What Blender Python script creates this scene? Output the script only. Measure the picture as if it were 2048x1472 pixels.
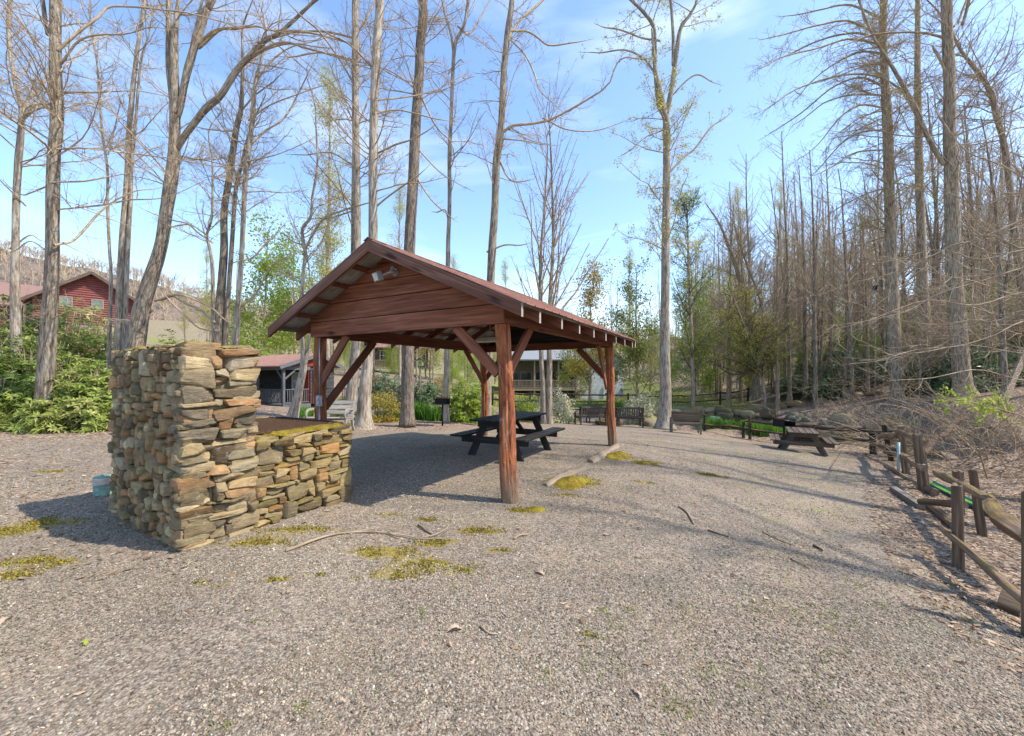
import bpy, math, random
import numpy as np
from mathutils import Vector

for o in list(bpy.data.objects):
    bpy.data.objects.remove(o)
C = bpy.context.scene.collection
SC = bpy.context.scene
PI = math.pi

# ------------------------------------------------------------ camera, light
FPX, HORIZ, EYE = 810.0, 752.0, 1.57          # focal length and horizon in pixels of a 2048 px wide frame, eye height in m
cam = bpy.data.cameras.new('camera')
cam.sensor_width = 36.0
cam.lens = FPX / 2048 * 36
cam.shift_y = (HORIZ - 736) / 2048
cam.clip_start, cam.clip_end = 0.05, 3000
cob = bpy.data.objects.new('camera', cam)
C.objects.link(cob)
cob.location = (0, 0, EYE)
cob.rotation_euler = (PI / 2, 0, 0)
SC.camera = cob

SUN = Vector((0.620, -0.135, 0.773)).normalized()
sl = bpy.data.lights.new('sun', 'SUN')
sl.energy, sl.angle, sl.color = 2.9, math.radians(0.53), (1.0, 0.92, 0.80)
so = bpy.data.objects.new('sun', sl)
C.objects.link(so)
so.rotation_euler = SUN.to_track_quat('Z', 'Y').to_euler()
so.location = SUN * 60

W = bpy.data.worlds.new('World')
SC.world = W
W.use_nodes = True
wn = W.node_tree
wn.nodes.clear()
def wnode(t, **k):
    n = wn.nodes.new(t)
    for a, b in k.items(): setattr(n, a, b)
    return n
sky = wnode('ShaderNodeTexSky', sky_type='NISHITA', sun_disc=False)
sky.sun_elevation = math.asin(SUN.z)
sky.sun_rotation = math.atan2(SUN.x, SUN.y)
sky.air_density, sky.dust_density, sky.ozone_density = 1.0, 0.6, 1.3
tc = wnode('ShaderNodeTexCoord')
mp = wnode('ShaderNodeMapping'); mp.inputs['Scale'].default_value = (1.0, 1.0, 3.6); mp.inputs['Rotation'].default_value = (0.1, 0.25, 0.5)
nz = wnode('ShaderNodeTexNoise'); nz.inputs['Scale'].default_value = 1.7; nz.inputs['Detail'].default_value = 7; nz.inputs['Roughness'].default_value = 0.55; nz.inputs['Distortion'].default_value = 0.5
rp = wnode('ShaderNodeValToRGB')
rp.color_ramp.elements[0].position = 0.52; rp.color_ramp.elements[0].color = (0, 0, 0, 1)
rp.color_ramp.elements[1].position = 0.78; rp.color_ramp.elements[1].color = (0.34, 0.34, 0.34, 1)
mx = wnode('ShaderNodeMix', data_type='RGBA')
mx.inputs[7].default_value = (5.6, 5.9, 6.2, 1)
bg = wnode('ShaderNodeBackground'); bg.inputs['Strength'].default_value = 0.15
ow = wnode('ShaderNodeOutputWorld')
L = wn.links.new
L(tc.outputs['Generated'], mp.inputs['Vector']); L(mp.outputs['Vector'], nz.inputs['Vector'])
tn_ = wnode('ShaderNodeMix', data_type='RGBA', blend_type='MULTIPLY'); tn_.inputs[0].default_value = 1.0; tn_.inputs[7].default_value = (0.93, 1.0, 1.06, 1)   # clear spring air, a little less violet
L(nz.outputs['Fac'], rp.inputs['Fac']); L(rp.outputs['Color'], mx.inputs[0]); L(sky.outputs['Color'], tn_.inputs[6]); L(tn_.outputs[2], mx.inputs[6])
L(mx.outputs[2], bg.inputs['Color']); L(bg.outputs['Background'], ow.inputs['Surface'])
SC.view_settings.view_transform = 'Standard'
SC.view_settings.look = 'None'
SC.view_settings.gamma = 1.0
SC.view_settings.exposure = 1.25
SC.cycles.max_bounces = 6
SC.cycles.diffuse_bounces = 3
SC.cycles.glossy_bounces = 3
SC.cycles.transmission_bounces = 4
SC.cycles.use_denoising = True

# ------------------------------------------------------------ helpers
def at(u, v, Y):
    return np.array([(u - 1024) / FPX * Y, Y, EYE - (v - HORIZ) / FPX * Y])
def sm(x, a, b):
    t = np.clip((np.asarray(x, float) - a) / (b - a), 0, 1)
    return t * t * (3 - 2 * t)
_rs = np.random.RandomState(7)
def vnoise(P, scale, seed=0):
    """smooth value noise, P (n,3) -> (n,) in -1..1"""
    Q = np.asarray(P, float) * scale + seed * 17.31
    I = np.floor(Q).astype(np.int64); f = Q - I; f = f * f * (3 - 2 * f)
    def h(i, j, k):
        n = (i * 374761393 + j * 668265263 + k * 2147483647 + seed * 974711) & 0xffffffff
        n = ((n ^ (n >> 13)) * 1274126177) & 0xffffffff
        return ((n ^ (n >> 16)) & 0xffff) / 32767.5 - 1
    r = 0
    for a in (0, 1):
        for b in (0, 1):
            for c in (0, 1):
                w = (f[:, 0] if a else 1 - f[:, 0]) * (f[:, 1] if b else 1 - f[:, 1]) * (f[:, 2] if c else 1 - f[:, 2])
                r = r + w * h(I[:, 0] + a, I[:, 1] + b, I[:, 2] + c)
    return r

class MB:
    """collects vertices and faces, then links them as ONE mesh object"""
    def __init__(s):
        s.V, s.G, s.T, s.F, s.MI, s.n = [], [], [], [], [], 0
    def add(s, V, F, gc=None, tint=None, mi=0):
        V = np.asarray(V, float).reshape(-1, 3)
        s.V.append(V)
        s.G.append(V.copy() if gc is None else np.asarray(gc, float).reshape(-1, 3))
        if tint is None: tint = (0.5, 0.5, 0.5)
        t = np.asarray(tint, float)
        s.T.append(np.broadcast_to(t, V.shape).copy() if t.ndim == 1 else t)
        for f in (F if isinstance(F, (list, tuple)) and len(F) and isinstance(F[0], np.ndarray) and F[0].ndim == 2 else [np.asarray(F, np.int64)]):
            s.F.append(f + s.n); s.MI.append(np.full(len(f), mi, np.int32))
        s.n += len(V)
        return s
    def mesh(s, name, mats, smooth=False, off=None, sharp=None):
        V = np.concatenate(s.V)
        if off is not None: V = V - np.asarray(off, float)
        me = bpy.data.meshes.new(name)
        lens = np.concatenate([np.full(len(f), f.shape[1], np.int32) for f in s.F])
        loops = np.concatenate([f.ravel() for f in s.F]).astype(np.int32)
        starts = np.concatenate([[0], np.cumsum(lens)[:-1]]).astype(np.int32)
        me.vertices.add(len(V)); me.vertices.foreach_set('co', V.astype(np.float32).ravel())
        me.loops.add(len(loops)); me.loops.foreach_set('vertex_index', loops)
        me.polygons.add(len(lens)); me.polygons.foreach_set('loop_start', starts)
        me.polygons.foreach_set('loop_total', lens)
        me.polygons.foreach_set('material_index', np.concatenate(s.MI))
        me.polygons.foreach_set('use_smooth', np.full(len(lens), bool(smooth)))
        me.update(calc_edges=True)
        a = me.attributes.new('gc', 'FLOAT_VECTOR', 'POINT'); a.data.foreach_set('vector', np.concatenate(s.G).astype(np.float32).ravel())
        T = np.concatenate(s.T); T = np.concatenate([T, np.ones((len(T), 1))], 1)
        a = me.attributes.new('tint', 'FLOAT_COLOR', 'POINT'); a.data.foreach_set('color', T.astype(np.float32).ravel())
        if sharp: me.set_sharp_from_angle(angle=math.radians(sharp))
        for m in (mats if isinstance(mats, (list, tuple)) else [mats]): me.materials.append(m)
        return me
    def build(s, name, mats, parent=None, smooth=False, off=None, sharp=None):
        o = bpy.data.objects.new(name, s.mesh(name, mats, smooth, off, sharp))
        C.objects.link(o)
        if parent is not None: o.parent = parent
        return o

def tag(o, label=None, cat=None, group=None, kind=None):
    if label: o['label'] = label
    if cat: o['category'] = cat
    if group: o['group'] = group
    if kind: o['kind'] = kind
    return o
def thing(name, label, cat, loc=(0, 0, 0), rz=0, group=None):
    o = bpy.data.objects.new(name, None); C.objects.link(o)
    o.location = Vector([float(c) for c in loc]); o.rotation_euler = (0, 0, rz); o.empty_display_size = 0.2
    return tag(o, label, cat, group)
def copy_tree(r, parent=None):
    c = r.copy(); C.objects.link(c)
    if parent is not None: c.parent = parent
    for ch in list(KIDS.get(r, [])) or [x for x in r.children]:
        copy_tree(ch, c)
    return c
KIDS = {}

def nrm(v):
    v = np.asarray(v, float); return v / (np.linalg.norm(v) + 1e-12)
BOXF = np.array([[0, 1, 3, 2], [4, 6, 7, 5], [0, 4, 5, 1], [2, 3, 7, 6], [0, 2, 6, 4], [1, 5, 7, 3]])
def bar(mb, A, B, w, h, up=(0, 0, 1), bev=0.004, tint=None, mi=0, w2=None, h2=None, seed=0):
    """a rectangular timber from A to B; w across, h along up; slightly eased edges"""
    A, B = np.asarray(A, float), np.asarray(B, float)
    d = nrm(B - A); up = np.asarray(up, float); up = nrm(up - d * up.dot(d)); sd = np.cross(d, up)
    ln = np.linalg.norm(B - A)
    w2 = w if w2 is None else w2; h2 = h if h2 is None else h2
    V, G = [], []
    bev = min(bev, w * .3, h * .3)
    for t, P, ww, hh in ((0, A, w, h), (1, B, w2, h2)):
        for x, y in ((-1, -1), (1, -1), (1, 1), (-1, 1)):
            for (bx, by) in (((bev, 0), (0, bev)) if x * y > 0 else ((0, bev), (bev, 0))):
                px, py = x * (ww / 2 - bx), y * (hh / 2 - by)
                V.append(P + sd * px + up * py); G.append((t * ln + seed * 3.7, px + seed * 1.3, py))
    F = [[i, (i + 1) % 8, 8 + (i + 1) % 8, 8 + i] for i in range(8)]
    mb.add(V, [np.array(F), np.array([[7, 6, 5, 4, 3, 2, 1, 0], [8, 9, 10, 11, 12, 13, 14, 15]])], G, tint, mi)
def box(mb, c, s, rz=0, bev=0.004, tint=None, mi=0, seed=0):
    """box centred at c with sizes s; grain along its longest horizontal axis"""
    c = np.asarray(c, float); ca, sa = math.cos(rz), math.sin(rz)
    ex, ey = np.array([ca, sa, 0]), np.array([-sa, ca, 0])
    if s[0] >= s[1] and s[0] >= s[2]: bar(mb, c - ex * s[0] / 2, c + ex * s[0] / 2, s[1], s[2], (0, 0, 1), bev, tint, mi, seed=seed)
    elif s[1] >= s[2]: bar(mb, c - ey * s[1] / 2, c + ey * s[1] / 2, s[0], s[2], (0, 0, 1), bev, tint, mi, seed=seed)
    else: bar(mb, c - np.array([0, 0, s[2] / 2]), c + np.array([0, 0, s[2] / 2]), s[0], s[1], ey, bev, tint, mi, seed=seed)
def prism(mb, poly, A, ex, ey, th, tint=None, mi=0, gcx=None):
    """polygon poly (list of (x,y)) in plane A + x*ex + y*ey, thickness th along -normal"""
    ex, ey = np.asarray(ex, float), np.asarray(ey, float); n = nrm(np.cross(ex, ey))
    k = len(poly)
    f = np.array([np.asarray(A) + x * ex + y * ey for x, y in poly]); b = f - n * th
    g = np.array([(x, 0.0, y) for x, y in poly]); g2 = g + np.array([0, .01, 0])
    F = [np.array([list(range(k)), list(range(2 * k - 1, k - 1, -1))]), np.array([[i, k + i, k + (i + 1) % k, (i + 1) % k] for i in range(k)])]
    mb.add(np.concatenate([f, b]), F, np.concatenate([g, g2]), tint, mi)

def tubes(P, R, sides=6, cap=False):
    """P (N,S,3), R (N,S) -> V, F, G for all tubes at once"""
    P, R = np.asarray(P, float), np.asarray(R, float)
    N, S, _ = P.shape
    T = np.gradient(P, axis=1); T /= np.linalg.norm(T, axis=2, keepdims=True) + 1e-9
    ref = np.where(np.abs(T[:, :1, 2:3]) > .92, np.array([1., 0, 0]), np.array([0, 0, 1.]))
    ref = np.broadcast_to(ref, T.shape)
    X = np.cross(ref, T); X /= np.linalg.norm(X, axis=2, keepdims=True) + 1e-9
    Yv = np.cross(T, X)
    a = np.arange(sides) / sides * 2 * PI
    V = P[:, :, None] + R[:, :, None, None] * (np.cos(a)[None, None, :, None] * X[:, :, None] + np.sin(a)[None, None, :, None] * Yv[:, :, None])
    seg = np.concatenate([np.zeros((N, 1)), np.cumsum(np.linalg.norm(np.diff(P, axis=1), axis=2), 1)], 1)
    G = np.zeros((N, S, sides, 3))
    G[..., 0] = np.cos(a) * R[:, :, None]; G[..., 1] = np.sin(a) * R[:, :, None]; G[..., 2] = (seg + (np.arange(N) * .73)[:, None] * (N > 1))[:, :, None]
    i = (np.arange(N)[:, None, None] * S + np.arange(S - 1)[None, :, None]) * sides
    j = np.arange(sides)[None, None, :]; j2 = (j + 1) % sides
    F = np.stack([i + j, i + j2, i + sides + j2, i + sides + j], -1).reshape(-1, 4)
    Fs = [F]
    if cap:
        b = np.arange(N)[:, None] * S * sides
        Fs.append(b + np.arange(sides)[::-1][None, :]); Fs.append(b + (S - 1) * sides + np.arange(sides)[None, :])
    return V.reshape(-1, 3), Fs, G.reshape(-1, 3)
def tube(mb, P, R, sides=8, cap=True, tint=None, mi=0):
    P = np.asarray(P, float); R = np.broadcast_to(np.asarray(R, float), (len(P),))
    V, F, G = tubes(P[None], R[None], sides, cap)
    mb.add(V, F, G, tint, mi)
def spline(P, n):
    """Catmull-Rom resample of rows (any width)"""
    P = np.asarray(P, float)
    Q = np.concatenate([[2 * P[0] - P[1]], P, [2 * P[-1] - P[-2]]])
    m = len(P) - 1
    t = np.linspace(0, m, n); i = np.minimum(t.astype(int), m - 1); f = (t - i)[:, None]
    a, b, c, d = Q[i], Q[i + 1], Q[i + 2], Q[i + 3]
    return .5 * (2 * b + (c - a) * f + (2 * a - 5 * b + 4 * c - d) * f ** 2 + (3 * b - a - 3 * c + d) * f ** 3)
def lathe(mb, prof, c=(0, 0, 0), sides=24, tint=None, mi=0):
    P = np.array([[c[0], c[1], c[2] + z] for r, z in prof]); R = np.array([r for r, z in prof])
    a = np.arange(sides) / sides * 2 * PI
    V = np.stack([P[:, None, 0] + R[:, None] * np.cos(a), P[:, None, 1] + R[:, None] * np.sin(a), np.repeat(P[:, 2:3], sides, 1)], -1).reshape(-1, 3)
    S = len(prof)
    i = np.arange(S - 1)[:, None] * sides; j = np.arange(sides)[None]; j2 = (j + 1) % sides
    F = np.stack([i + j, i + j2, i + sides + j2, i + sides + j], -1).reshape(-1, 4)
    mb.add(V, [F, np.arange(sides)[::-1][None].copy(), (S - 1) * sides + np.arange(sides)[None]], None, tint, mi)

def leaf_cards(P, r, size, asp=.55, jit=.05, tone=(.2, .9), droop=.3):
    """separate folded leaves at points P"""
    n = len(P); C_ = P + r.normal(0, jit, (n, 3)); d = r.normal(size=(n, 3)); d[:, 2] -= droop; d /= np.linalg.norm(d, axis=1, keepdims=True)
    q = r.normal(size=(n, 3)); s = np.cross(d, q); s /= np.linalg.norm(s, axis=1, keepdims=True) + 1e-9; nn = np.cross(d, s)
    L_ = (size * r.uniform(.6, 1.3, n))[:, None]; w = L_ * asp * .5
    V = np.stack([C_, C_ + d * L_ * .5 + s * w + nn * w * .35, C_ + d * L_, C_ + d * L_ * .5 - s * w + nn * w * .35], 1)
    b = np.arange(n)[:, None] * 4; F = np.concatenate([b + np.array([[0, 1, 2]]), b + np.array([[0, 2, 3]])])
    tv = np.clip(r.uniform(tone[0], tone[1], n) + r.normal(0, .06, n), 0, 1)
    return V.reshape(-1, 3), F, np.repeat(np.stack([tv] * 3, 1), 4, 0)

# ------------------------------------------------------------ materials
def newmat(name):
    m = bpy.data.materials.new(name); m.use_nodes = True
    nt = m.node_tree; nt.nodes.clear()
    out = nt.nodes.new('ShaderNodeOutputMaterial'); b = nt.nodes.new('ShaderNodeBsdfPrincipled')
    nt.links.new(b.outputs[0], out.inputs[0])
    b.inputs['Specular IOR Level'].default_value = 0.25
    return m, nt, b
class N:
    def __init__(s, nt): s.nt = nt
    def n(s, t, **k):
        x = s.nt.nodes.new(t)
        for a, b in k.items(): setattr(x, a, b)
        return x
    def l(s, a, b): s.nt.links.new(a, b)
    def attr(s, name, out='Vector'): 
        x = s.n('ShaderNodeAttribute', attribute_name=name); return x.outputs[out]
    def obj(s): return s.n('ShaderNodeTexCoord').outputs['Object']
    def map(s, v, sc=(1, 1, 1), loc=(0, 0, 0)):
        x = s.n('ShaderNodeMapping'); x.inputs['Scale'].default_value = sc; x.inputs['Location'].default_value = loc; s.l(v, x.inputs['Vector']); return x.outputs[0]
    def noise(s, v, scale=5, detail=4, rough=.55, dist=0, out='Fac'):
        x = s.n('ShaderNodeTexNoise'); s.l(v, x.inputs['Vector'])
        x.inputs['Scale'].default_value = scale; x.inputs['Detail'].default_value = detail; x.inputs['Roughness'].default_value = rough; x.inputs['Distortion'].default_value = dist
        return x.outputs[out]
    def vor(s, v, scale=5, out='Distance', feature='F1', rnd=1.0):
        x = s.n('ShaderNodeTexVoronoi', feature=feature); s.l(v, x.inputs['Vector']); x.inputs['Scale'].default_value = scale; x.inputs['Randomness'].default_value = rnd
        return x.outputs[out]
    def ramp(s, f, stops, interp='LINEAR'):
        x = s.n('ShaderNodeValToRGB'); s.l(f, x.inputs['Fac']); r = x.color_ramp; r.interpolation = interp
        while len(r.elements) < len(stops): r.elements.new(0.5)
        for e, (p, c) in zip(r.elements, stops):
            e.position = p; e.color = (*c, 1) if isinstance(c, tuple) else (c, c, c, 1)
        return x.outputs['Color']
    def mix(s, f, a, b, mode='MIX'):
        x = s.n('ShaderNodeMix', data_type='RGBA', blend_type=mode)
        for sock, val in ((x.inputs[0], f), (x.inputs[6], a), (x.inputs[7], b)):
            if hasattr(val, 'is_linked'): s.l(val, sock)
            elif isinstance(val, tuple): sock.default_value = (*val, 1)
            else: sock.default_value = val
        return x.outputs[2]
    def math(s, op, a, b=0.0, clamp=False):
        x = s.n('ShaderNodeMath', operation=op); x.use_clamp = clamp
        for sock, val in ((x.inputs[0], a), (x.inputs[1], b)):
            if hasattr(val, 'is_linked'): s.l(val, sock)
            else: sock.default_value = val
        return x.outputs[0]
    def sep(s, v):
        x = s.n('ShaderNodeSeparateXYZ'); s.l(v, x.inputs[0]); return x.outputs
    def bump(s, bsdf, h, strength=.5, dist=.01, prev=None):
        x = s.n('ShaderNodeBump'); x.inputs['Strength'].default_value = strength; x.inputs['Distance'].default_value = dist
        s.l(h, x.inputs['Height'])
        if prev is not None: s.l(prev, x.inputs['Normal'])
        s.l(x.outputs[0], bsdf.inputs['Normal']); return x.outputs[0]

def wood(name, dark, mid, light, rough=.8, grain=1.0, knots=True, bumpd=.004):
    m, nt, b = newmat(name); k = N(nt)
    g = k.attr('gc')
    fine = k.noise(k.map(g, (1.6 * grain, 34, 34)), 1.0, 5, .6, .4)
    big = k.noise(k.map(g, (.8, 5, 5)), 1.0, 3, .5)
    f = k.math('ADD', k.math('MULTIPLY', fine, .6), k.math('MULTIPLY', big, .4))
    col = k.ramp(f, [(.33, dark), (.5, mid), (.68, light)])
    col = k.mix(.55, col, k.attr('tint', 'Color'), 'OVERLAY')
    if knots:
        kn = k.vor(k.map(g, (1.3, 4.5, 4.5)), 1.0)
        kf = k.ramp(k.math('ADD', kn, k.math('MULTIPLY', k.math('SUBTRACT', fine, .5), .35)), [(.07, .9), (.2, 0.0)])
        col = k.mix(kf, col, tuple(c * .25 for c in dark))
    k.l(col, b.inputs['Base Color']); b.inputs['Roughness'].default_value = rough
    k.bump(b, fine, .6, bumpd)
    return m
def plain(name, col, rough=.5, metal=0.0, var=.25, scale=8, bump=0.0):
    m, nt, b = newmat(name); k = N(nt)
    n = k.noise(k.obj(), scale, 5, .6)
    c = k.ramp(n, [(.3, tuple(x * (1 - var) for x in col)), (.7, tuple(min(1, x * (1 + var)) for x in col))])
    k.l(c, b.inputs['Base Color']); b.inputs['Roughness'].default_value = rough; b.inputs['Metallic'].default_value = metal
    if bump: k.bump(b, n, .5, bump)
    return m
def bark(name, dark, light, lichen=(.34, .33, .29), lich=.5, ridge=1.0, scale=1.0):
    m, nt, b = newmat(name); k = N(nt)
    g = k.attr('gc')
    r1 = k.noise(k.map(g, (26 * scale, 26 * scale, 3.2 * scale)), 1.0, 5, .62, .5)
    r2 = k.noise(k.map(g, (7, 7, 1.6)), 1.0, 4, .6)
    col = k.ramp(r1, [(.36, dark), (.5, tuple(.55 * a + .45 * c for a, c in zip(dark, light))), (.62, light)])
    li = k.ramp(r2, [(.48, 0.0), (.66, lich)])
    col = k.mix(li, col, lichen)
    oi = k.n('ShaderNodeObjectInfo')
    col = k.mix(.35, col, k.ramp(oi.outputs['Random'], [(0, (.38, .36, .34)), (1, (.62, .6, .58))]), 'OVERLAY')
    k.l(col, b.inputs['Base Color']); b.inputs['Roughness'].default_value = .95; b.inputs['Specular IOR Level'].default_value = .1
    k.bump(b, r1, 1.0 * ridge, .035)
    return m
def leafmat(name, stops, trans=.35, rough=.5, rnd=True):
    m, nt, b = newmat(name); k = N(nt)
    t = k.attr('tint', 'Color'); f = k.sep(t)[0]
    col = k.ramp(f, stops)
    k.l(col, b.inputs['Base Color']); b.inputs['Roughness'].default_value = rough
    tr = k.n('ShaderNodeBsdfTranslucent'); k.l(col, tr.inputs['Color'])
    ms = k.n('ShaderNodeMixShader'); ms.inputs[0].default_value = trans
    k.l(b.outputs[0], ms.inputs[1]); k.l(tr.outputs[0], ms.inputs[2])
    k.l(ms.outputs[0], nt.nodes['Material Output'].inputs[0])
    return m

M = {}
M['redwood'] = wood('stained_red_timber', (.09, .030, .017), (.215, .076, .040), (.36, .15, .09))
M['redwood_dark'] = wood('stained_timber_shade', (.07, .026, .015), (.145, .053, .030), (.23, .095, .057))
M['barge'] = wood('worn_barge_timber', (.09, .04, .026), (.16, .070, .044), (.27, .16, .11))
M['endgrain'] = wood('raw_end_grain', (.28, .24, .19), (.39, .345, .285), (.48, .43, .365), knots=False)
M['greywood'] = wood('weathered_grey_timber', (.09, .075, .058), (.20, .17, .135), (.34, .30, .245))
M['palebench'] = wood('pale_weathered_slats', (.20, .175, .14), (.33, .29, .235), (.46, .42, .35), knots=False)
M['darkbench'] = wood('dark_weathered_slats', (.045, .034, .026), (.085, .064, .05), (.15, .12, .095), knots=False)
M['blackwood'] = wood('black_stained_timber', (.012, .011, .010), (.022, .020, .018), (.045, .042, .038), rough=.6, knots=False)
M['tablewood'] = wood('brown_weathered_timber', (.05, .036, .026), (.10, .074, .053), (.19, .15, .115))
M['blackmetal'] = plain('black_iron', (.016, .016, .017), .5, .3, .4, 20)
M['rust'] = plain('rusty_iron', (.10, .058, .036), .8, .3, .45, 30, .002)
M['galv'] = plain('galvanised_sheet', (.42, .41, .38), .55, .3, .3, 5)
M['conduit'] = plain('grey_conduit', (.42, .42, .41), .4, .6, .2, 12)
M['boxgrey'] = plain('grey_electric_box', (.40, .41, .38), .5, 0, .25, 18)
M['white'] = plain('white_plastic', (.72, .71, .66), .4, 0, .12, 9)
M['glassdark'] = plain('dark_window_glass', (.03, .035, .035), .08, 0, .3, 2)
M['paleglass'] = plain('pale_window_glass', (.30, .34, .33), .12, 0, .35, 3)
M['mortar'] = plain('lime_mortar', (.27, .23, .155), .95, 0, .35, 14, .02)
M['bark_grey'] = bark('grey_bark', (.085, .062, .045), (.38, .305, .23), (.42, .40, .33))
M['bark_pale'] = bark('pale_bark', (.15, .115, .085), (.44, .365, .285), (.50, .47, .41), .7)
M['bark_brown'] = bark('brown_bark', (.13, .096, .066), (.48, .375, .265), (.42, .37, .29), .4)
M['bark_flaky'] = bark('flaky_pine_bark', (.06, .045, .036), (.31, .245, .19), (.38, .34, .29), .35, 1.3, 1.6)
M['twig'] = bark('twig_bark', (.22, .16, .105), (.56, .44, .30), (.46, .40, .31), .3, .3)
M['twig_dark'] = bark('dark_twig_bark', (.075, .053, .038), (.20, .145, .105), (.2, .17, .13), .25, .3)
M['lf_spring'] = leafmat('spring_leaf', [(0, (.30, .33, .04)), (.5, (.46, .45, .07)), (1, (.62, .57, .14))], .55)
M['lf_bright'] = leafmat('bright_leaf', [(0, (.14, .22, .02)), (.5, (.30, .39, .05)), (1, (.48, .52, .10))], .5)
M['lf_rhodo'] = leafmat('rhododendron_leaf', [(0, (.05, .09, .02)), (.35, (.14, .205, .04)), (.7, (.30, .34, .075)), (1, (.50, .47, .19))], .35, .34)
M['lf_laurel'] = leafmat('laurel_leaf', [(0, (.035, .075, .03)), (.5, (.10, .165, .07)), (1, (.26, .31, .17))], .28, .35)
M['lf_rust'] = leafmat('bronze_leaf', [(0, (.30, .19, .045)), (.5, (.44, .33, .065)), (1, (.50, .45, .10))], .5)
M['lf_olive'] = leafmat('olive_leaf', [(0, (.15, .175, .04)), (.5, (.29, .305, .07)), (1, (.46, .43, .13))], .5)
M['lf_blossom'] = leafmat('white_blossom', [(0, (.24, .28, .08)), (.4, (.62, .58, .36)), (1, (.82, .79, .62))], .3, .7)
M['lf_blade'] = leafmat('iris_blade', [(0, (.03, .10, .012)), (.5, (.085, .21, .02)), (1, (.20, .34, .05))], .35)
M['lf_dead'] = leafmat('dead_leaf', [(0, (.15, .09, .05)), (.5, (.31, .205, .125)), (1, (.48, .36, .25))], .15, .8)
M['lf_grass'] = leafmat('grass_blade', [(0, (.13, .17, .03)), (.5, (.25, .28, .06)), (1, (.38, .37, .13))], .3)

def mat_stone():
    m, nt, b = newmat('field_stone'); k = N(nt)
    o = k.obj(); t = k.attr('tint', 'Color')
    n1 = k.noise(o, 9, 6, .65); n2 = k.noise(k.map(o, (9, 9, 38)), 1.0, 5, .65, .6); n3 = k.noise(o, 60, 3, .6)
    col = k.mix(.5, t, k.ramp(n2, [(.3, (.28, .26, .22)), (.7, (.68, .66, .6))]), 'OVERLAY')
    col = k.mix(.5, col, k.ramp(n1, [(.32, (.25, .24, .2)), (.66, (.66, .65, .62))]), 'OVERLAY')
    lich = k.ramp(k.noise(o, 22, 5, .7), [(.58, 0.0), (.68, .5)])
    col = k.mix(lich, col, (.34, .325, .25))
    geo = k.n('ShaderNodeNewGeometry'); nz_ = k.sep(geo.outputs['Normal'])[2]
    zt = k.sep(o)[2]
    mo = k.math('MULTIPLY', k.ramp(nz_, [(.25, 0.0), (.8, 1.0)]), k.ramp(n1, [(.40, 0.0), (.58, 1.0)]))
    mossf = k.math('MULTIPLY', mo, k.attr('gc', 'Vector') and k.sep(k.attr('gc'))[0], True)
    col = k.mix(mossf, col, k.ramp(n3, [(.3, (.10, .075, .012)), (.6, (.22, .17, .02)), (.75, (.30, .25, .035))]))
    k.l(col, b.inputs['Base Color']); b.inputs['Roughness'].default_value = .92
    h = k.math('ADD', n2, k.math('MULTIPLY', n3, .35))
    k.bump(b, h, .9, .016)
    return m
M['stone'] = mat_stone()
def mat_moss():
    m, nt, b = newmat('moss'); k = N(nt); o = k.obj()
    n = k.noise(o, 9, 5, .6); n2 = k.noise(o, 120, 3, .7)
    col = k.ramp(n, [(.3, (.10, .062, .014)), (.5, (.20, .145, .018)), (.7, (.30, .245, .028))])
    col = k.mix(.8, col, k.ramp(n2, [(.32, (.12, .12, .12)), (.68, (.78, .78, .7))]), 'OVERLAY')
    k.l(col, b.inputs['Base Color']); b.inputs['Roughness'].default_value = 1.0
    k.bump(b, n2, 1.0, .012)
    return m
M['moss'] = mat_moss()
def mat_logpost():
    """red stain peeling from a barky log; bare grey-brown wood at the foot (a worn, splashed base)"""
    m, nt, b = newmat('peeling_red_log'); k = N(nt); g = k.attr('gc')
    st = k.noise(k.map(g, (22, 22, 2.4)), 1.0, 6, .68, 1.2)
    pat = k.noise(k.map(g, (9, 9, 3.0)), 1.0, 5, .6, .8)
    col = k.ramp(st, [(.3, (.06, .018, .009)), (.43, (.22, .066, .028)), (.56, (.38, .135, .058)), (.7, (.48, .23, .125))])
    col = k.mix(k.ramp(pat, [(.60, 0.0), (.64, .9)]), col, k.ramp(st, [(.35, (.26, .16, .10)), (.65, (.52, .40, .29))]))
    z = k.sep(g)[2]
    fz = k.math('ADD', z, k.math('MULTIPLY', k.math('SUBTRACT', pat, .5), .9))
    col = k.mix(k.ramp(fz, [(.18, 1.0), (.62, 0.0)]), col, k.ramp(st, [(.3, (.11, .07, .042)), (.7, (.29, .20, .125))]))
    k.l(col, b.inputs['Base Color']); b.inputs['Roughness'].default_value = .85
    k.bump(b, k.math('ADD', st, k.math('MULTIPLY', pat, .5)), 1.0, .03)
    return m
M['logpost'] = mat_logpost()
def mat_roof(name, a, c):
    m, nt, b = newmat(name); k = N(nt); o = k.obj()
    n = k.noise(o, 3.2, 6, .65); n2 = k.noise(o, 24, 4, .6)
    col = k.mix(.5, k.ramp(n, [(.3, a), (.7, c)]), k.ramp(n2, [(.3, (.3, .3, .3)), (.7, (.66, .66, .66))]), 'OVERLAY')
    k.l(col, b.inputs['Base Color']); b.inputs['Roughness'].default_value = .6
    return m
M['roof'] = mat_roof('rusty_red_metal', (.22, .085, .055), (.35, .18, .125))
M['roofpink'] = mat_roof('faded_red_metal', (.29, .17, .145), (.37, .235, .20))

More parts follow.
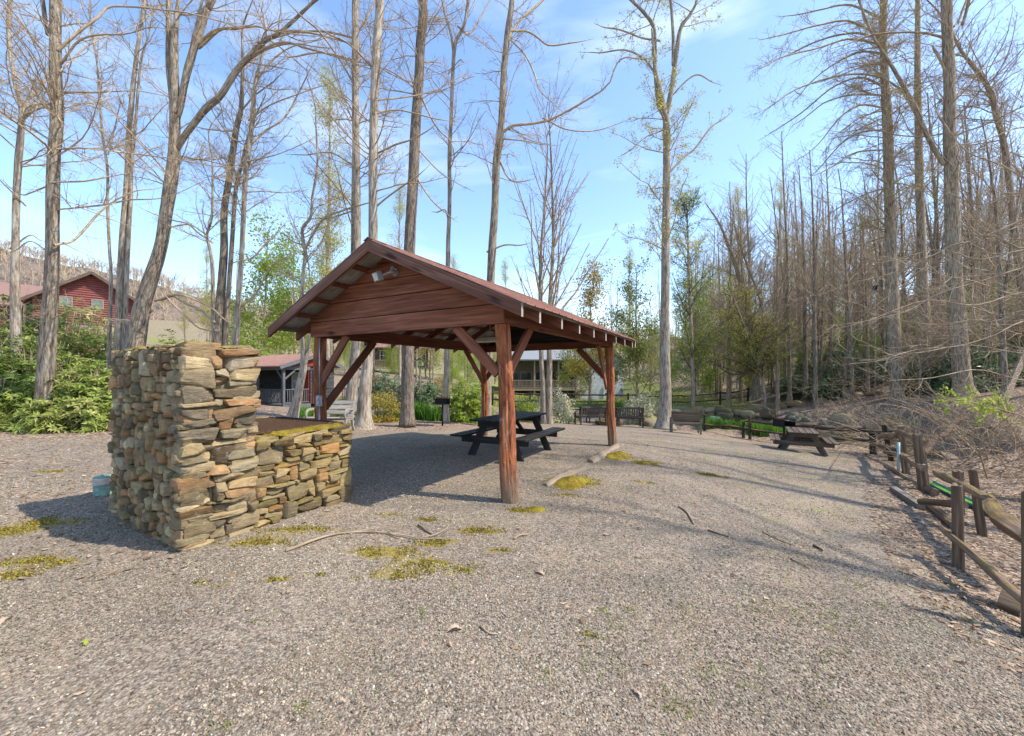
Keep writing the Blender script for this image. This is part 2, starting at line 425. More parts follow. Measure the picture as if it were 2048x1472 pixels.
# ------------------------------------------------------------ terrain
CP = np.array([(-6,0,0),(0,0,0),(0,-12,0),(-12,-12,0),(12,-10,-.6),(1.5,0,-.03),(-8,5,0.02),(-2.9,3.6,0),(0,5,0),(0,3,0),(-4,8,0),(0,9,0),(2.3,9.3,0),(-8,9,0.02),(-4,12,-.1),(0,13,-.2),
 (-16,14,.1),(-12,11.6,.03),(-3.8,13.3,-.2),(4,13,-.28),(4,19.7,-.8),(7.3,17,-.77),(6.8,18.5,-.78),(0,18,-.45),(-5,18,-.22),
 (5.3,4.9,-.72),(4.05,3.2,-.5),(7.35,6.4,-.88),(8.8,8.7,-.75),(10.2,10.5,-.82),(8.3,11.6,-.62),(11.2,12,-.92),(12,13.5,-1.0),(11.6,15,-1.05),(9.8,16.9,-1.07),(8.75,18.4,-.95),
 (3,3,-.28),(3,5,-.3),(2,6.5,-.12),(4.5,8,-.32),(6,12,-.45),(3,1,-.3),(6,1,-.75),
 (9.5,6,-1.15),(11,8,-1.2),(13,11,-1.25),(8,3,-1.0),(11.5,5.5,-.7),(13.5,7.5,-.35),(15.5,10,-.25),(20,18,.6),(20,10,1.6),(14,4,.3),(30,20,3),(30,35,3.4),(50,40,9),(60,20,14),(40,60,8),(80,60,19),(18,23,-.6),(22,26,.1),
 (7,24,-.95),(3,25,-.85),(8,30,-.85),(14,31,-.85),(20,29,-.6),(8,36,-.75),(16,36,-.7),(2,33,-.8),(-2,26,-.6),(25,40,.5),
 (5,45,-1.0),(10,60,-.6),(-5,32,-.2),(-5,45,.6),(-12,24,-.25),(0,75,1.5),(0,130,5),(-20,20,1.0),(-30,30,2.6),(-43,40,4.4),(-30,45,3.8),(-25,16,.6),(-60,60,7),(-120,150,22),(0,220,9),(80,220,16),(150,100,24),(150,0,24),(-100,0,12),(0,-100,0),(100,-100,6),(-100,-100,4)], float)
def _k(d): return d
_A = np.linalg.norm(CP[:, None, :2] - CP[None, :, :2], axis=2)
_n = len(CP)
_S = np.zeros((_n + 3, _n + 3)); _S[:_n, :_n] = _k(_A) - np.eye(_n) * .35
_S[:_n, _n] = 1; _S[:_n, _n + 1:] = CP[:, :2]; _S[_n:, :_n] = _S[:_n, _n:].T
_w = np.linalg.solve(_S, np.concatenate([CP[:, 2], np.zeros(3)]))
PONDZ = -1.32
POND = np.array([(8.6,21.2),(10.2,19.4),(12.2,17.4),(13.2,15.4),(13.2,13.2),(14.6,12.6),(16.5,15),(18.6,19),(18.5,23.5),(15.5,27),(11.5,28),(8.4,27.2),(7.2,24)])
GRAV = np.array([(-40,-40),(-40,9.4),(-9,9.9),(-6.5,11.0),(-4.3,12.7),(-1,13.5),(1,16.3),(2.5,20.0),(5.6,20.2),(7.4,16.9),(9.2,15.8),(10.9,13.3),(10.4,11.7),(9.0,9.6),(7.2,7.6),(4.9,4.6),(3.8,2.9),(3.2,0),(3.2,-40)], float)
def sdist(x, y, poly):
    """signed distance to a polygon, positive inside"""
    x = np.asarray(x, float).ravel(); y = np.asarray(y, float).ravel()
    d = np.full(x.shape, 1e9); ins = np.zeros(x.shape, bool)
    for (x1, y1), (x2, y2) in zip(poly, np.roll(poly, -1, 0)):
        ex, ey = x2 - x1, y2 - y1
        t = np.clip(((x - x1) * ex + (y - y1) * ey) / (ex * ex + ey * ey + 1e-12), 0, 1)
        d = np.minimum(d, np.hypot(x - x1 - t * ex, y - y1 - t * ey))
        ins ^= ((y1 > y) != (y2 > y)) & (x < (ex * (y - y1) / (ey if abs(ey) > 1e-9 else 1e-9) + x1))
    return np.where(ins, d, -d)
def H(x, y):
    sh = np.shape(x); x = np.asarray(x, float).ravel(); y = np.asarray(y, float).ravel()
    z = np.zeros(x.shape)
    for a in range(0, len(x), 20000):
        D = np.hypot(x[a:a + 20000, None] - CP[None, :, 0], y[a:a + 20000, None] - CP[None, :, 1])
        z[a:a + 20000] = _k(D) @ _w[:_n] + _w[_n] + _w[_n + 1] * x[a:a + 20000] + _w[_n + 2] * y[a:a + 20000]
    pd = sdist(x, y, POND)
    z = z * (1 - sm(pd, -.9, .2)) + sm(pd, -.9, .2) * np.minimum(z, PONDZ - .06 - .25 * sm(pd, 0, 1.5))
    P = np.stack([x, y, x * 0], 1)
    gd = sdist(x, y, GRAV)
    z = z + .018 * vnoise(P, .9, 3) + sm(-gd, 0, 3) * (.06 * vnoise(P, 1.7, 4) + .22 * vnoise(P, .23, 5))
    return z.reshape(sh)
def h1(x, y): return float(H(np.array([x]), np.array([y]))[0])
def spread(lo, hi, near0, near1, step, g):
    a = list(np.arange(near0, near1 + 1e-6, step)); s = step
    while a[-1] < hi: s *= g; a.append(a[-1] + s)
    s = step
    while a[0] > lo: s *= g; a.insert(0, a[0] - s)
    return np.array(a)
gx = spread(-400, 400, -9, 14, .11, 1.09); gy = spread(-140, 600, .8, 21, .11, 1.09)
GX, GY = np.meshgrid(gx, gy)
GZ = H(GX, GY)
nx, ny = len(gx), len(gy)
ii = (np.arange(ny - 1)[:, None] * nx + np.arange(nx - 1)[None]).ravel()
gF = np.stack([ii, ii + 1, ii + nx + 1, ii + nx], 1)
gd = sdist(GX, GY, GRAV)
wg = sm(gd + .35 * vnoise(np.stack([GX.ravel(), GY.ravel(), 0 * GX.ravel()], 1), 1.2, 8), -.25, .25)      # gravel
# moss patches on the gravel: (pixel u, v, half width, half depth in m)
def gp(u, v, it=6):
    Y = 5.0
    z = 0.0
    for _ in range(it * 3):
        Y = .5 * Y + .5 * np.clip((EYE - z) * FPX / max(v - HORIZ, 8), .5, 80); z = h1((u - 1024) / FPX * Y, Y)
    return np.array([(u - 1024) / FPX * Y, Y, z])
MOSS = [(1150,962,.55,.4),(1050,1020,.32,.14),(1240,912,.4,.3),(1296,925,.4,.22),(880,1085,.30,.12),(960,1062,.34,.14),(760,1105,.42,.2),(840,1130,.42,.2),(775,1150,.3,.12),(905,1140,.25,.12),
        (20,1062,.42,.2),(100,1045,.5,.18),(75,1125,.5,.16),(20,1150,.3,.14),(405,1165,.17,.07),(430,1172,.12,.05),(520,1085,.45,.16),(600,1060,.5,.12),(110,943,.4,.12),(1130,990,.25,.1),(1155,1025,.18,.08),
        (1000,1100,.2,.07),(780,1030,.2,.07),(860,1040,.22,.08),(550,1160,.15,.06),(1290,965,.3,.1),(1420,950,.5,.15),(1180,1270,.06,.05),(640,1150,.1,.05)]
moss = np.zeros(GX.size)
for u, v, a, bb in MOSS:
    p = gp(u, v)
    r = np.hypot((GX.ravel() - p[0]) / a, (GY.ravel() - p[1]) / bb)
    moss = np.maximum(moss, 1 - sm(r, .35, 1.25))
lit = np.maximum(sm(-gd, -.5, .3), .55 * np.exp(-((GX + 9.5) ** 2 / 18 + (GY - 7.2) ** 2 / 3.0)).ravel())                       # leaf litter
for u, v, a, bb, s_ in ((70, 990, .9, .22, .75), (40, 1030, .5, .2, .6), (90, 1110, .7, .25, .5), (430, 1090, .7, .18, .45), (860, 1075, 1.0, .3, .4)):
    p = gp(u, v); lit = np.maximum(lit, s_ * np.exp(-((GX.ravel() - p[0]) / a) ** 2 - ((GY.ravel() - p[1]) / bb) ** 2))
lit = np.maximum(lit, .45 * sm(GX.ravel(), 2.4, 5.5) * sm(-gd, -2.2, .2))
# grass: field behind the far fence, bank beyond the benches, the far hills
grs = sm(GY, 27, 31).ravel() * sm(-gd, .5, 2) * (1 - .9 * sm(GX, 15, 24).ravel()) * (1 - .45 * sm(GY, 45, 90).ravel()) * (1 - .8 * sm(-GX, 4, 9).ravel() * (1 - sm(GY, 48, 70).ravel()))
grs = np.maximum(grs, .44 * sm(GX.ravel(), 1.2, 4.0) * sm(GY.ravel(), 2, 5.5) * (1 - sm(GY.ravel(), 12, 16)) * sm(gd, 0, .8))
mb = MB()
T = np.stack([wg, moss, lit], 1)
mb.add(np.stack([GX.ravel(), GY.ravel(), GZ.ravel()], 1), gF, np.stack([grs, GX.ravel() * 0, GX.ravel() * 0], 1), T)
def mat_ground():
    m, nt, b = newmat('gravel_ground'); k = N(nt); o = k.obj()
    t = k.sep(k.attr('tint', 'Color')); gr = k.sep(k.attr('gc'))[0]
    vc = k.n('ShaderNodeTexVoronoi'); k.l(o, vc.inputs['Vector']); vc.inputs['Scale'].default_value = 62
    v2 = k.n('ShaderNodeTexVoronoi'); k.l(o, v2.inputs['Vector']); v2.inputs['Scale'].default_value = 33
    cr = k.sep(vc.outputs['Color'])
    stone = k.ramp(cr[0], [(0, (.10, .08, .058)), (.35, (.235, .194, .146)), (.7, (.375, .314, .243)), (1, (.53, .462, .37))])
    stone = k.mix(k.ramp(cr[1], [(.62, 0.0), (.95, .5)]), stone, (.33, .235, .165))
    stone = k.mix(.35, stone, k.ramp(k.sep(v2.outputs['Color'])[0], [(0, (.14, .112, .085)), (1, (.42, .352, .28))]))
    edge = k.ramp(vc.outputs['Distance'], [(.0, 1.0), (.65, .72), (.95, .34)])
    stone = k.mix(1.0, stone, edge, 'MULTIPLY')
    tone = k.ramp(k.noise(o, .8, 5, .65), [(.3, (.37, .36, .35)), (.7, (.63, .62, .60))])
    stone = k.mix(.8, stone, tone, 'OVERLAY')
    dirt = k.ramp(k.noise(o, 18, 6, .7), [(.3, (.14, .095, .062)), (.55, (.24, .17, .115)), (.75, (.36, .27, .19))])
    stone = k.mix(k.ramp(k.noise(o, 1.6, 5, .62), [(.48, 0.0), (.72, .55)]), stone, dirt)
    # leaf litter
    lv = k.n('ShaderNodeTexVoronoi'); k.l(k.map(o, (1, 1.5, 1)), lv.inputs['Vector']); lv.inputs['Scale'].default_value = 17
    lc = k.sep(lv.outputs['Color'])
    litc = k.ramp(lc[0], [(0, (.16, .105, .07)), (.4, (.33, .235, .16)), (.75, (.49, .36, .26)), (1, (.62, .51, .40))])
    litc = k.mix(1.0, litc, k.ramp(lv.outputs['Distance'], [(.1, 1.0), (.7, .45)]), 'MULTIPLY')
    n1 = k.noise(o, 3.5, 6, .68)
    lf = k.math('MULTIPLY', t[2], 1.0)
    lf = k.ramp(k.math('ADD', lf, k.math('MULTIPLY', k.math('SUBTRACT', n1, .5), 1.5)), [(.42, 0.0), (.62, 1.0)])
    col = k.mix(lf, stone, litc)
    col = k.mix(k.math('MULTIPLY', k.math('SUBTRACT', 1.0, t[0], True), 1.0), col, litc)
    gcol = k.ramp(k.noise(o, 26, 5, .7), [(.3, (.09, .115, .025)), (.52, (.20, .22, .045)), (.72, (.34, .31, .12))])
    gf = k.ramp(k.math('ADD', gr, k.math('MULTIPLY', k.math('SUBTRACT', k.noise(o, 2.3, 6, .72), .5), 1.7)), [(.52, 0.0), (.78, .85)])
    col = k.mix(gf, col, gcol)
    mn = k.noise(o, 11, 6, .72)
    mf = k.ramp(k.math('ADD', t[1], k.math('MULTIPLY', k.math('SUBTRACT', mn, .5), 2.2)), [(.52, 0.0), (.95, .85)])
    mcol = k.ramp(k.noise(o, 45, 4, .7), [(.3, (.11, .07, .018)), (.5, (.23, .17, .025)), (.7, (.34, .29, .04))])
    col = k.mix(mf, col, mcol)
    k.l(col, b.inputs['Base Color']); b.inputs['Roughness'].default_value = .95; b.inputs['Specular IOR Level'].default_value = .15
    hgt = k.math('SUBTRACT', 1.0, vc.outputs['Distance'])
    hgt = k.math('ADD', k.math('MULTIPLY', hgt, k.math('SUBTRACT', 1.0, k.math('MULTIPLY', mf, .8))), k.math('MULTIPLY', k.noise(o, 150, 3, .6), .3))
    k.bump(b, hgt, .85, .012)
    return m
M['ground'] = mat_ground()
ground = tag(mb.build('ground', M['ground'], smooth=True), kind='structure')

# pond water
def mat_water():
    m, nt, b = newmat('pond_water'); k = N(nt); o = k.obj()
    b.inputs['Base Color'].default_value = (.030, .026, .012, 1); b.inputs['Roughness'].default_value = .04; b.inputs['Specular IOR Level'].default_value = .5
    k.bump(b, k.noise(k.map(o, (1, 1, 1)), 2.6, 3, .5), .12, .02)
    return m
M['water'] = mat_water()
pp = spline(np.concatenate([POND, POND[:1]]), 80)[:-1]; pc = POND.mean(0)
pp = pc + (pp - pc) * 1.06
mb = MB(); mb.add(np.concatenate([np.c_[pp, np.full(len(pp), PONDZ)], [[pc[0], pc[1], PONDZ]]]), np.array([[i, (i + 1) % len(pp), len(pp)] for i in range(len(pp))]))
tag(mb.build('pond_water', M['water']), kind='structure')

# loose gravel stones near the camera
ICO = np.array([(0,0,1),(.894,0,.447),(.276,.851,.447),(-.724,.526,.447),(-.724,-.526,.447),(.276,-.851,.447),(.724,.526,-.447),(-.276,.851,-.447),(-.894,0,-.447),(-.276,-.851,-.447),(.724,-.526,-.447),(0,0,-1)])
ICOF = np.array([(0,1,2),(0,2,3),(0,3,4),(0,4,5),(0,5,1),(1,6,2),(2,7,3),(3,8,4),(4,9,5),(5,10,1),(2,6,7),(3,7,8),(4,8,9),(5,9,10),(1,10,6),(11,7,6),(11,8,7),(11,9,8),(11,10,9),(11,6,10)])
def stones(n, seed, ymin, ymax, rmin, rmax, xr=1.32):
    r = np.random.RandomState(seed)
    y = np.sqrt(r.uniform(ymin ** 2, ymax ** 2, n)); x = r.uniform(-xr, xr, n) * y
    k = (sdist(x, y, GRAV) > -.3)
    ex, ey = .4908, .8713   # keep out of the barbecue's footprint
    rx, ry = x + 2.91, y - 3.6; a = rx * ex + ry * ey; c = -rx * ey + ry * ex
    k &= ~((a > 0) & (a < 1.7) & (c > 0) & (c < 1.9))
    k &= vnoise(np.stack([x, y, 0 * x], 1), 1.1, 55) + .6 * vnoise(np.stack([x, y, 0 * x], 1), 3.7, 56) + r.uniform(-.6, .6, n) > -.62
    x, y = x[k], y[k]; n = len(x); z = H(x, y)
    R = r.uniform(rmin, rmax, n) * r.uniform(.7, 1.25, n)
    q = r.normal(size=(n, 4)); q /= np.linalg.norm(q, axis=1, keepdims=True)
    w_, a_, b_, c_ = q.T
    Rm = np.stack([1-2*(b_*b_+c_*c_), 2*(a_*b_-w_*c_), 2*(a_*c_+w_*b_), 2*(a_*b_+w_*c_), 1-2*(a_*a_+c_*c_), 2*(b_*c_-w_*a_), 2*(a_*c_-w_*b_), 2*(b_*c_+w_*a_), 1-2*(a_*a_+b_*b_)], 1).reshape(n, 3, 3)
    S = r.uniform(.55, 1.15, (n, 1, 3)) * np.array([1.2, .9, .6])
    V = ICO[None] * (1 + r.uniform(-.22, .22, (n, 12, 1))) * S * R[:, None, None]
    V = np.einsum('nij,nkj->nki', Rm, V); V[..., 2] *= .75
    V += np.stack([x, y, z + R * .22], 1)[:, None]
    g = r.beta(2.0, 2.6, n); warm = r.uniform(0, 1, n) ** 3
    base = (.045 + .43 * g) * (1 + .30 * vnoise(np.stack([x, y, 0 * x], 1), .8, 77) + .12 * vnoise(np.stack([x, y, 0 * x], 1), 3.1, 78))
    col = np.stack([base * (1 + .12 * warm), base * (.875 - .10 * warm), base * (.665 - .17 * warm)], 1)
    mm = r.rand(n) < .012
    col[mm] = np.array([.34, .21, .11]) * r.uniform(.6, 1.2, (mm.sum(), 1))
    col[r.rand(n) < .008] = (.60, .53, .44)
    F = (ICOF[None] + (np.arange(n) * 12)[:, None, None]).reshape(-1, 3)
    return V.reshape(-1, 3), F, np.repeat(col, 12, 0)
m, nt, b = newmat('crushed_gravel'); k = N(nt); k.l(k.attr('tint', 'Color'), b.inputs['Base Color']); b.inputs['Roughness'].default_value = .9
M['gravelstone'] = m
mb = MB()
for n, sd, y0, y1, a, c in ((82000, 1, 1.35, 3.4, .0036, .0088), (48000, 2, 3.2, 6.2, .0052, .0105), (14000, 3, 6, 11, .008, .013)):
    V, F, T = stones(n, sd, y0, y1, a, c); mb.add(V, F, None, T)
tag(mb.build('loose_gravel', M['gravelstone']), 'grey crushed gravel stones lying loose over the yard', kind='stuff')

# moss: a mat of tiny fronds over each mossy patch
r = np.random.RandomState(19); P = []
for u, v, a, bb in MOSS:
    p = gp(u, v); m_ = int(5200 * a * bb / .08 * .6); q = r.normal(0, .5, (m_, 2)); x, y = p[0] + q[:, 0] * a, p[1] + q[:, 1] * bb
    k_ = vnoise(np.stack([x, y, 0 * x], 1), 9, 3) + .7 * vnoise(np.stack([x, y, 0 * x], 1), 23, 4) + r.uniform(-.5, .5, m_) > np.hypot(q[:, 0], q[:, 1]) * 1.1 - .35
    P.append(np.stack([x[k_], y[k_]], 1))
P = np.concatenate(P); z = H(P[:, 0], P[:, 1]); P = np.c_[P, z]; MOSSP = P
# hills behind
def hill(name, ridge, depth, col, seed):
    """a ridge of hills: rows run from a foot line up to the crest line and down behind"""
    rr = spline(np.array(ridge, float), 120); rows = []
    prof = [(-1.0, 0), (-.7, .12), (-.45, .32), (-.2, .68), (0, .97), (.12, 1.0), (.35, .8), (.8, .1), (1.0, -.05)]
    pf = spline(np.array(prof, float), 34)
    V = []
    for s, hgt in pf:
        for x, y, z in rr: V.append((x + .12 * s * depth * (x / 300), y + s * depth, z * hgt - 3))
    V = np.array(V); V[:, 2] += vnoise(V, .05, seed) * 2.2 + vnoise(V, .2, seed + 1) * .9
    n = len(rr); i = (np.arange(len(pf) - 1)[:, None] * n + np.arange(n - 1)[None]).ravel()
    m, nt, b = newmat(name + '_cover'); k = N(nt); o = k.obj()
    f = k.noise(k.map(o, (1, .4, 1)), .35, 7, .75); g = k.noise(o, .02, 3, .5)
    c1 = k.ramp(f, [(.3, tuple(c * .55 for c in col)), (.7, tuple(c * 1.25 for c in col))])
    c2 = k.ramp(k.noise(o, .5, 5, .7), [(.3, (.24, .23, .09)), (.7, (.40, .37, .17))])
    zz = k.sep(o)[2]
    cc = k.mix(k.ramp(k.math('ADD', k.math('MULTIPLY', zz, .02), k.math('MULTIPLY', g, .9)), [(.62, .9), (1.0, 0.0)]), c1, c2)
    k.l(cc, b.inputs['Base Color']); b.inputs['Roughness'].default_value = 1.0
    mb = MB(); mb.add(V, np.stack([i, i + 1, i + n + 1, i + n], 1))
    return tag(mb.build(name, m, smooth=True), kind='structure'), rr
hill1, rid1 = hill('far_hill', [(-620,300,150),(-430,300,112),(-330,290,86),(-256,280,71),(-200,280,52),(-120,290,40),(0,300,30),(120,300,34),(260,290,56),(420,280,95),(600,280,140)], 120, (.20, .155, .125), 21)
# the bare woods on the hill's crest and face: one mass of thin stems and twig fans
r = np.random.RandomState(5); mb = MB(); P, R = [], []
for i in range(2600):
    s = r.uniform(0, 1); q = rid1[int(s * 119)]; d = r.uniform(-.42, .12) if r.rand() < .75 else r.uniform(.0, .1)
    hh = np.interp(d, [-1, -.7, -.45, -.2, 0, .12], [0, .12, .32, .68, .97, 1])
    x, y, z = q[0] + r.normal(0, 3), q[1] + d * 120, q[2] * hh - 4
    t = r.uniform(7, 13)
    P.append([(x, y, z), (x + r.normal(0, .4), y, z + t * .5), (x + r.normal(0, .8), y, z + t)]); R.append((.22, .15, .04))
    for j in range(7):
        a = r.uniform(.35, .8) * t; l = r.uniform(2, 4.2); aa = r.uniform(0, 6.28)
        P.append([(x, y, z + a), (x + l * .5 * math.cos(aa), y + l * .4 * math.sin(aa), z + a + l * .45), (x + l * .85 * math.cos(aa), y + l * .7 * math.sin(aa), z + a + l)]); R.append((.13, .09, .04))
V, F, G = tubes(np.array(P), np.array(R), 3); mb.add(V, F, G)
tag(mb.build('far_woods', M['twig']), 'bare brown woods covering the hill crest beyond the houses', kind='stuff')

# ------------------------------------------------------------ picnic pavilion
PR = np.array([-.0996, 5.04]); PL = np.array([-3.435, 6.936]); PFR = np.array([2.325, 9.344]); PRL = np.array([-.80, 11.42])
PWID, PDEP = 3.836, 4.94
def PV(a, b, z):
    """pavilion frame: a metres from the sunny side along the front, b metres back, z up"""
    s, t = a / PWID, b / PDEP
    p = PR * (1 - s) * (1 - t) + PL * s * (1 - t) + PFR * (1 - s) * t + PRL * s * t
    return np.array([p[0], p[1], z])
eW = nrm(PV(PWID, 0, 0) - PV(0, 0, 0)); eD = nrm(PV(0, PDEP, 0) - PV(0, 0, 0)); eZ = np.array([0, 0, 1.])
EV, OF, OB = .476, .416, .24
ZB, ZR0, ZP0, RISE = 2.23, 2.205, 2.377, 1.077
SL = RISE / (PWID / 2 + EV)
def zroof(a): return ZP0 + SL * (min(a, PWID - a) + EV)
rnd = random.Random(11)
def tn(lo=.42, hi=.6):
    x = rnd.uniform(lo, hi); return (x, x, x)
pav = thing('picnic_pavilion', 'red brown timber picnic pavilion with bark log posts and rusty metal roof', 'pavilion', PV(PWID / 2, PDEP / 2, 0))
po = np.array(pav.location)
def PB(mb, name, mat, smooth=False, sharp=None): return mb.build(name, mat, pav, smooth, po, sharp)

def log_post(top, foot, r0, r1, seed):
    top, foot = np.asarray(top, float), np.asarray(foot, float)
    n, s = 110, 40
    t = np.linspace(0, 1, n)[:, None]
    P = foot - np.array([0, 0, .12]) + (top - foot + np.array([0, 0, .12])) * t
    P[:, 0] += .012 * np.sin(t[:, 0] * 7 + seed); P[:, 1] += .012 * np.cos(t[:, 0] * 5 + seed)
    V, F, G = tubes(P[None], (r0 + (r1 - r0) * t[:, 0])[None], s, True)
    a = np.arctan2(G[:, 1], G[:, 0]); q = np.stack([np.cos(a) * 1.6, np.sin(a) * 1.6, G[:, 2] * .7], 1)
    d = .014 * vnoise(q, 2.2, seed) + .010 * vnoise(q * np.array([3, 3, 1]), 2, seed + 1) + .008 * vnoise(q * np.array([4, 4, 1.6]), 3, seed + 2)
    step = np.where(vnoise(q * np.array([1.3, 1.3, .8]), 1.4, seed + 5) > .05, .013, 0)     # bark plates standing proud
    rad = np.stack([np.cos(a), np.sin(a)], 1)
    ctr = np.repeat(P, s, 0)
    out = V[:, :2] - ctr[:, :2]; ln = np.linalg.norm(out, axis=1, keepdims=True) + 1e-9
    V[:, :2] += out / ln * (d + step)[:, None]
    mb = MB(); mb.add(V, F, G); return mb
posts = [((.09, .10), PV(.09, .10, ZB), np.array([-.012, 5.06, 0.0]), .092, .083),
         ((PWID - .09, .10), PV(PWID - .09, .10, ZB), PV(PWID - .09, .10, 0), .088, .082),
         ((.09, PDEP - .1), PV(.07, PDEP - .1, ZB), np.array([2.30, 9.24, .0]), .088, .080),
         ((PWID - .09, PDEP - .1), PV(PWID - .09, PDEP - .1, ZB), PV(PWID - .12, PDEP - .1, 0), .088, .080)]
for i, (ab, tp, ft, r0, r1) in enumerate(posts):
    ft = ft.copy(); ft[2] = h1(ft[0], ft[1])
    PB(log_post(tp, ft, r0, r1, i * 9 + 3), 'post', M['logpost'], True)
# beams: both eaves, front (behind the boards) and rear
for a0 in (.045, PWID - .045):
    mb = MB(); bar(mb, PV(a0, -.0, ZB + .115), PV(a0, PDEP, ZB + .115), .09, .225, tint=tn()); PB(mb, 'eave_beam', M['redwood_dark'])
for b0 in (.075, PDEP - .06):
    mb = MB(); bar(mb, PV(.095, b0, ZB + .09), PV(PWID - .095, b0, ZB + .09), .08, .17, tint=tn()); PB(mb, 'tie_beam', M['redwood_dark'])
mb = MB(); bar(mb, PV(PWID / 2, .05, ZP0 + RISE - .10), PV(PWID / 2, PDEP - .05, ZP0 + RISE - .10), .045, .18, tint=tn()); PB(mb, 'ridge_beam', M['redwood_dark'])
# gable boards, front and rear, each board of its own
def clip_board(z0, z1):
    """outline (a, z) of a horizontal board between z0 and z1 clipped to the roof slope"""
    top = lambda z: (z - ZP0 + .045) / SL - EV          # a at which the roof underside is at z
    aL0, aL1 = max(0.0, top(z0)), max(0.0, top(z1))
    pts = [(aL0, z0), (PWID - aL0, z0)]
    apex = ZP0 + RISE - .045
    if z1 >= apex: pts.append((PWID / 2, apex))
    else:
        if aL1 > 0 and aL0 <= 0:
            zz = ZP0 - .045 + SL * EV
            pts += [(PWID, zz)] if zz > z0 else []
        pts.append((PWID - aL1, z1)); pts.append((aL1, z1))
        if aL1 > 0 and aL0 <= 0:
            zz = ZP0 - .045 + SL * EV
            pts += [(0.0, zz)] if zz > z0 else []
    return pts
zs = [ZB, 2.470, 2.745, 2.998, 3.25, 3.5]
for b0, sgn in ((0.0, 1), (PDEP, -1)):
    ex0 = -nrm(PV(PWID, b0, 0) - PV(0, b0, 0)) if sgn > 0 else nrm(PV(PWID, b0, 0) - PV(0, b0, 0)); w0 = np.linalg.norm(PV(0, b0, 0) - PV(PWID, b0, 0))
    A0 = PV(PWID if sgn > 0 else 0, b0, 0) - np.cross(ex0, eZ) * .020
    mb = MB(); prism(mb, [(.12, ZB + .03), (w0 - .12, ZB + .03), (w0 - .12, ZP0 + .02), (w0 / 2, ZP0 + RISE - .16), (.12, ZP0 + .02)], A0, ex0, eZ, .012); PB(mb, 'gable_gap_shade', M['blackwood'])  # black sheet added behind the boards, standing in for shade in their gaps
    for i in range(5):
        pl = clip_board(zs[i] + (.013 if i else 0), zs[i + 1])
        ex = -eW if sgn > 0 else eW
        A = PV(PWID, b0, 0) if sgn > 0 else PV(0, b0, 0)
        w_ = PWID if sgn > 0 else np.linalg.norm(PV(0, b0, 0) - PV(PWID, b0, 0))
        q = [((PWID - a) * (w_ / PWID), z) if sgn > 0 else (a * (w_ / PWID), z) for a, z in pl]
        area = sum(q[j][0] * q[(j + 1) % len(q)][1] - q[(j + 1) % len(q)][0] * q[j][1] for j in range(len(q)))
        if area < 0: q = q[::-1]
        exx = -nrm(PV(PWID, b0, 0) - PV(0, b0, 0)) if sgn > 0 else nrm(PV(PWID, b0, 0) - PV(0, b0, 0))
        nrm_out = np.cross(exx, eZ)
        mb = MB(); prism(mb, q, A + nrm_out * (.012 + .010 * i / 4), exx, eZ, .028, tint=tn(.38, .62))
        mb.G[-1] = mb.G[-1] + np.array([i * 3.1, 0, i * .7])
        PB(mb, 'gable_board', M['redwood'])
# rafters, fly rafters (barge boards), purlins
def rafter(b, side, name, mat, zt=-.04, hgt=.135, w=.045, ext=0):
    a0, a1 = (-EV, PWID / 2) if side == 0 else (PWID + EV, PWID / 2)
    A = PV(a0, b, ZP0 + zt - hgt / 2); B = PV(a1, b, ZP0 + RISE + zt - hgt / 2)
    u = nrm(B - A); mb = MB()
    up = nrm(eZ - u * u[2]); sd = nrm(np.cross(u, up))
    V, G = [], []
    for P, xx in ((A, 0), (B, np.linalg.norm(B - A))):
        for sx, sz in ((-1, -1), (1, -1), (1, 1), (-1, 1)):
            V.append(P + sd * sx * w / 2 + eZ * sz * hgt / 2); G.append((xx + b * 1.7, sx * w / 2 + b, sz * hgt / 2))
    t = tn()
    mb.add(np.array(V), np.array([[0, 1, 5, 4], [1, 2, 6, 5], [2, 3, 7, 6], [3, 0, 4, 7], [4, 5, 6, 7]]), np.array(G), t)
    mb.add(np.array(V[:4]) - u * .001, np.array([[3, 2, 1, 0]]), np.array(G[:4]), (.5, .5, .5), 1)
    return PB(mb, name, [mat, M['endgrain'] if side == 0 else M['redwood']])
for side in (0, 1):
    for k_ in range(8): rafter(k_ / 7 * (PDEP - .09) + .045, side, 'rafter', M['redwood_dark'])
    rafter(-OF, side, 'barge_board', M['barge'], zt=0.0, hgt=.155)
    rafter(PDEP + OB, side, 'barge_board', M['redwood'], zt=0.0, hgt=.155)
for side in (0, 1):
    for k_ in range(6):
        s = (.02 + .19 * k_) * (PWID / 2 + EV) if k_ else .045
        a = -EV + s
        if side: a = PWID - a
        z = zroof(a) - .02
        mb = MB(); tlt = nrm(np.array([*(eW * (1 if side == 0 else -1))[:2], SL]))
        up = nrm(np.cross(tlt, eD)); up = up if up[2] > 0 else -up
        bar(mb, PV(a, -OF + .024, z), PV(a, PDEP + OB - .024, z), .085, .036, up, tint=tn(), seed=k_)
        PB(mb, 'purlin', M['greywood'] if (k_ == 0) else M['redwood'])
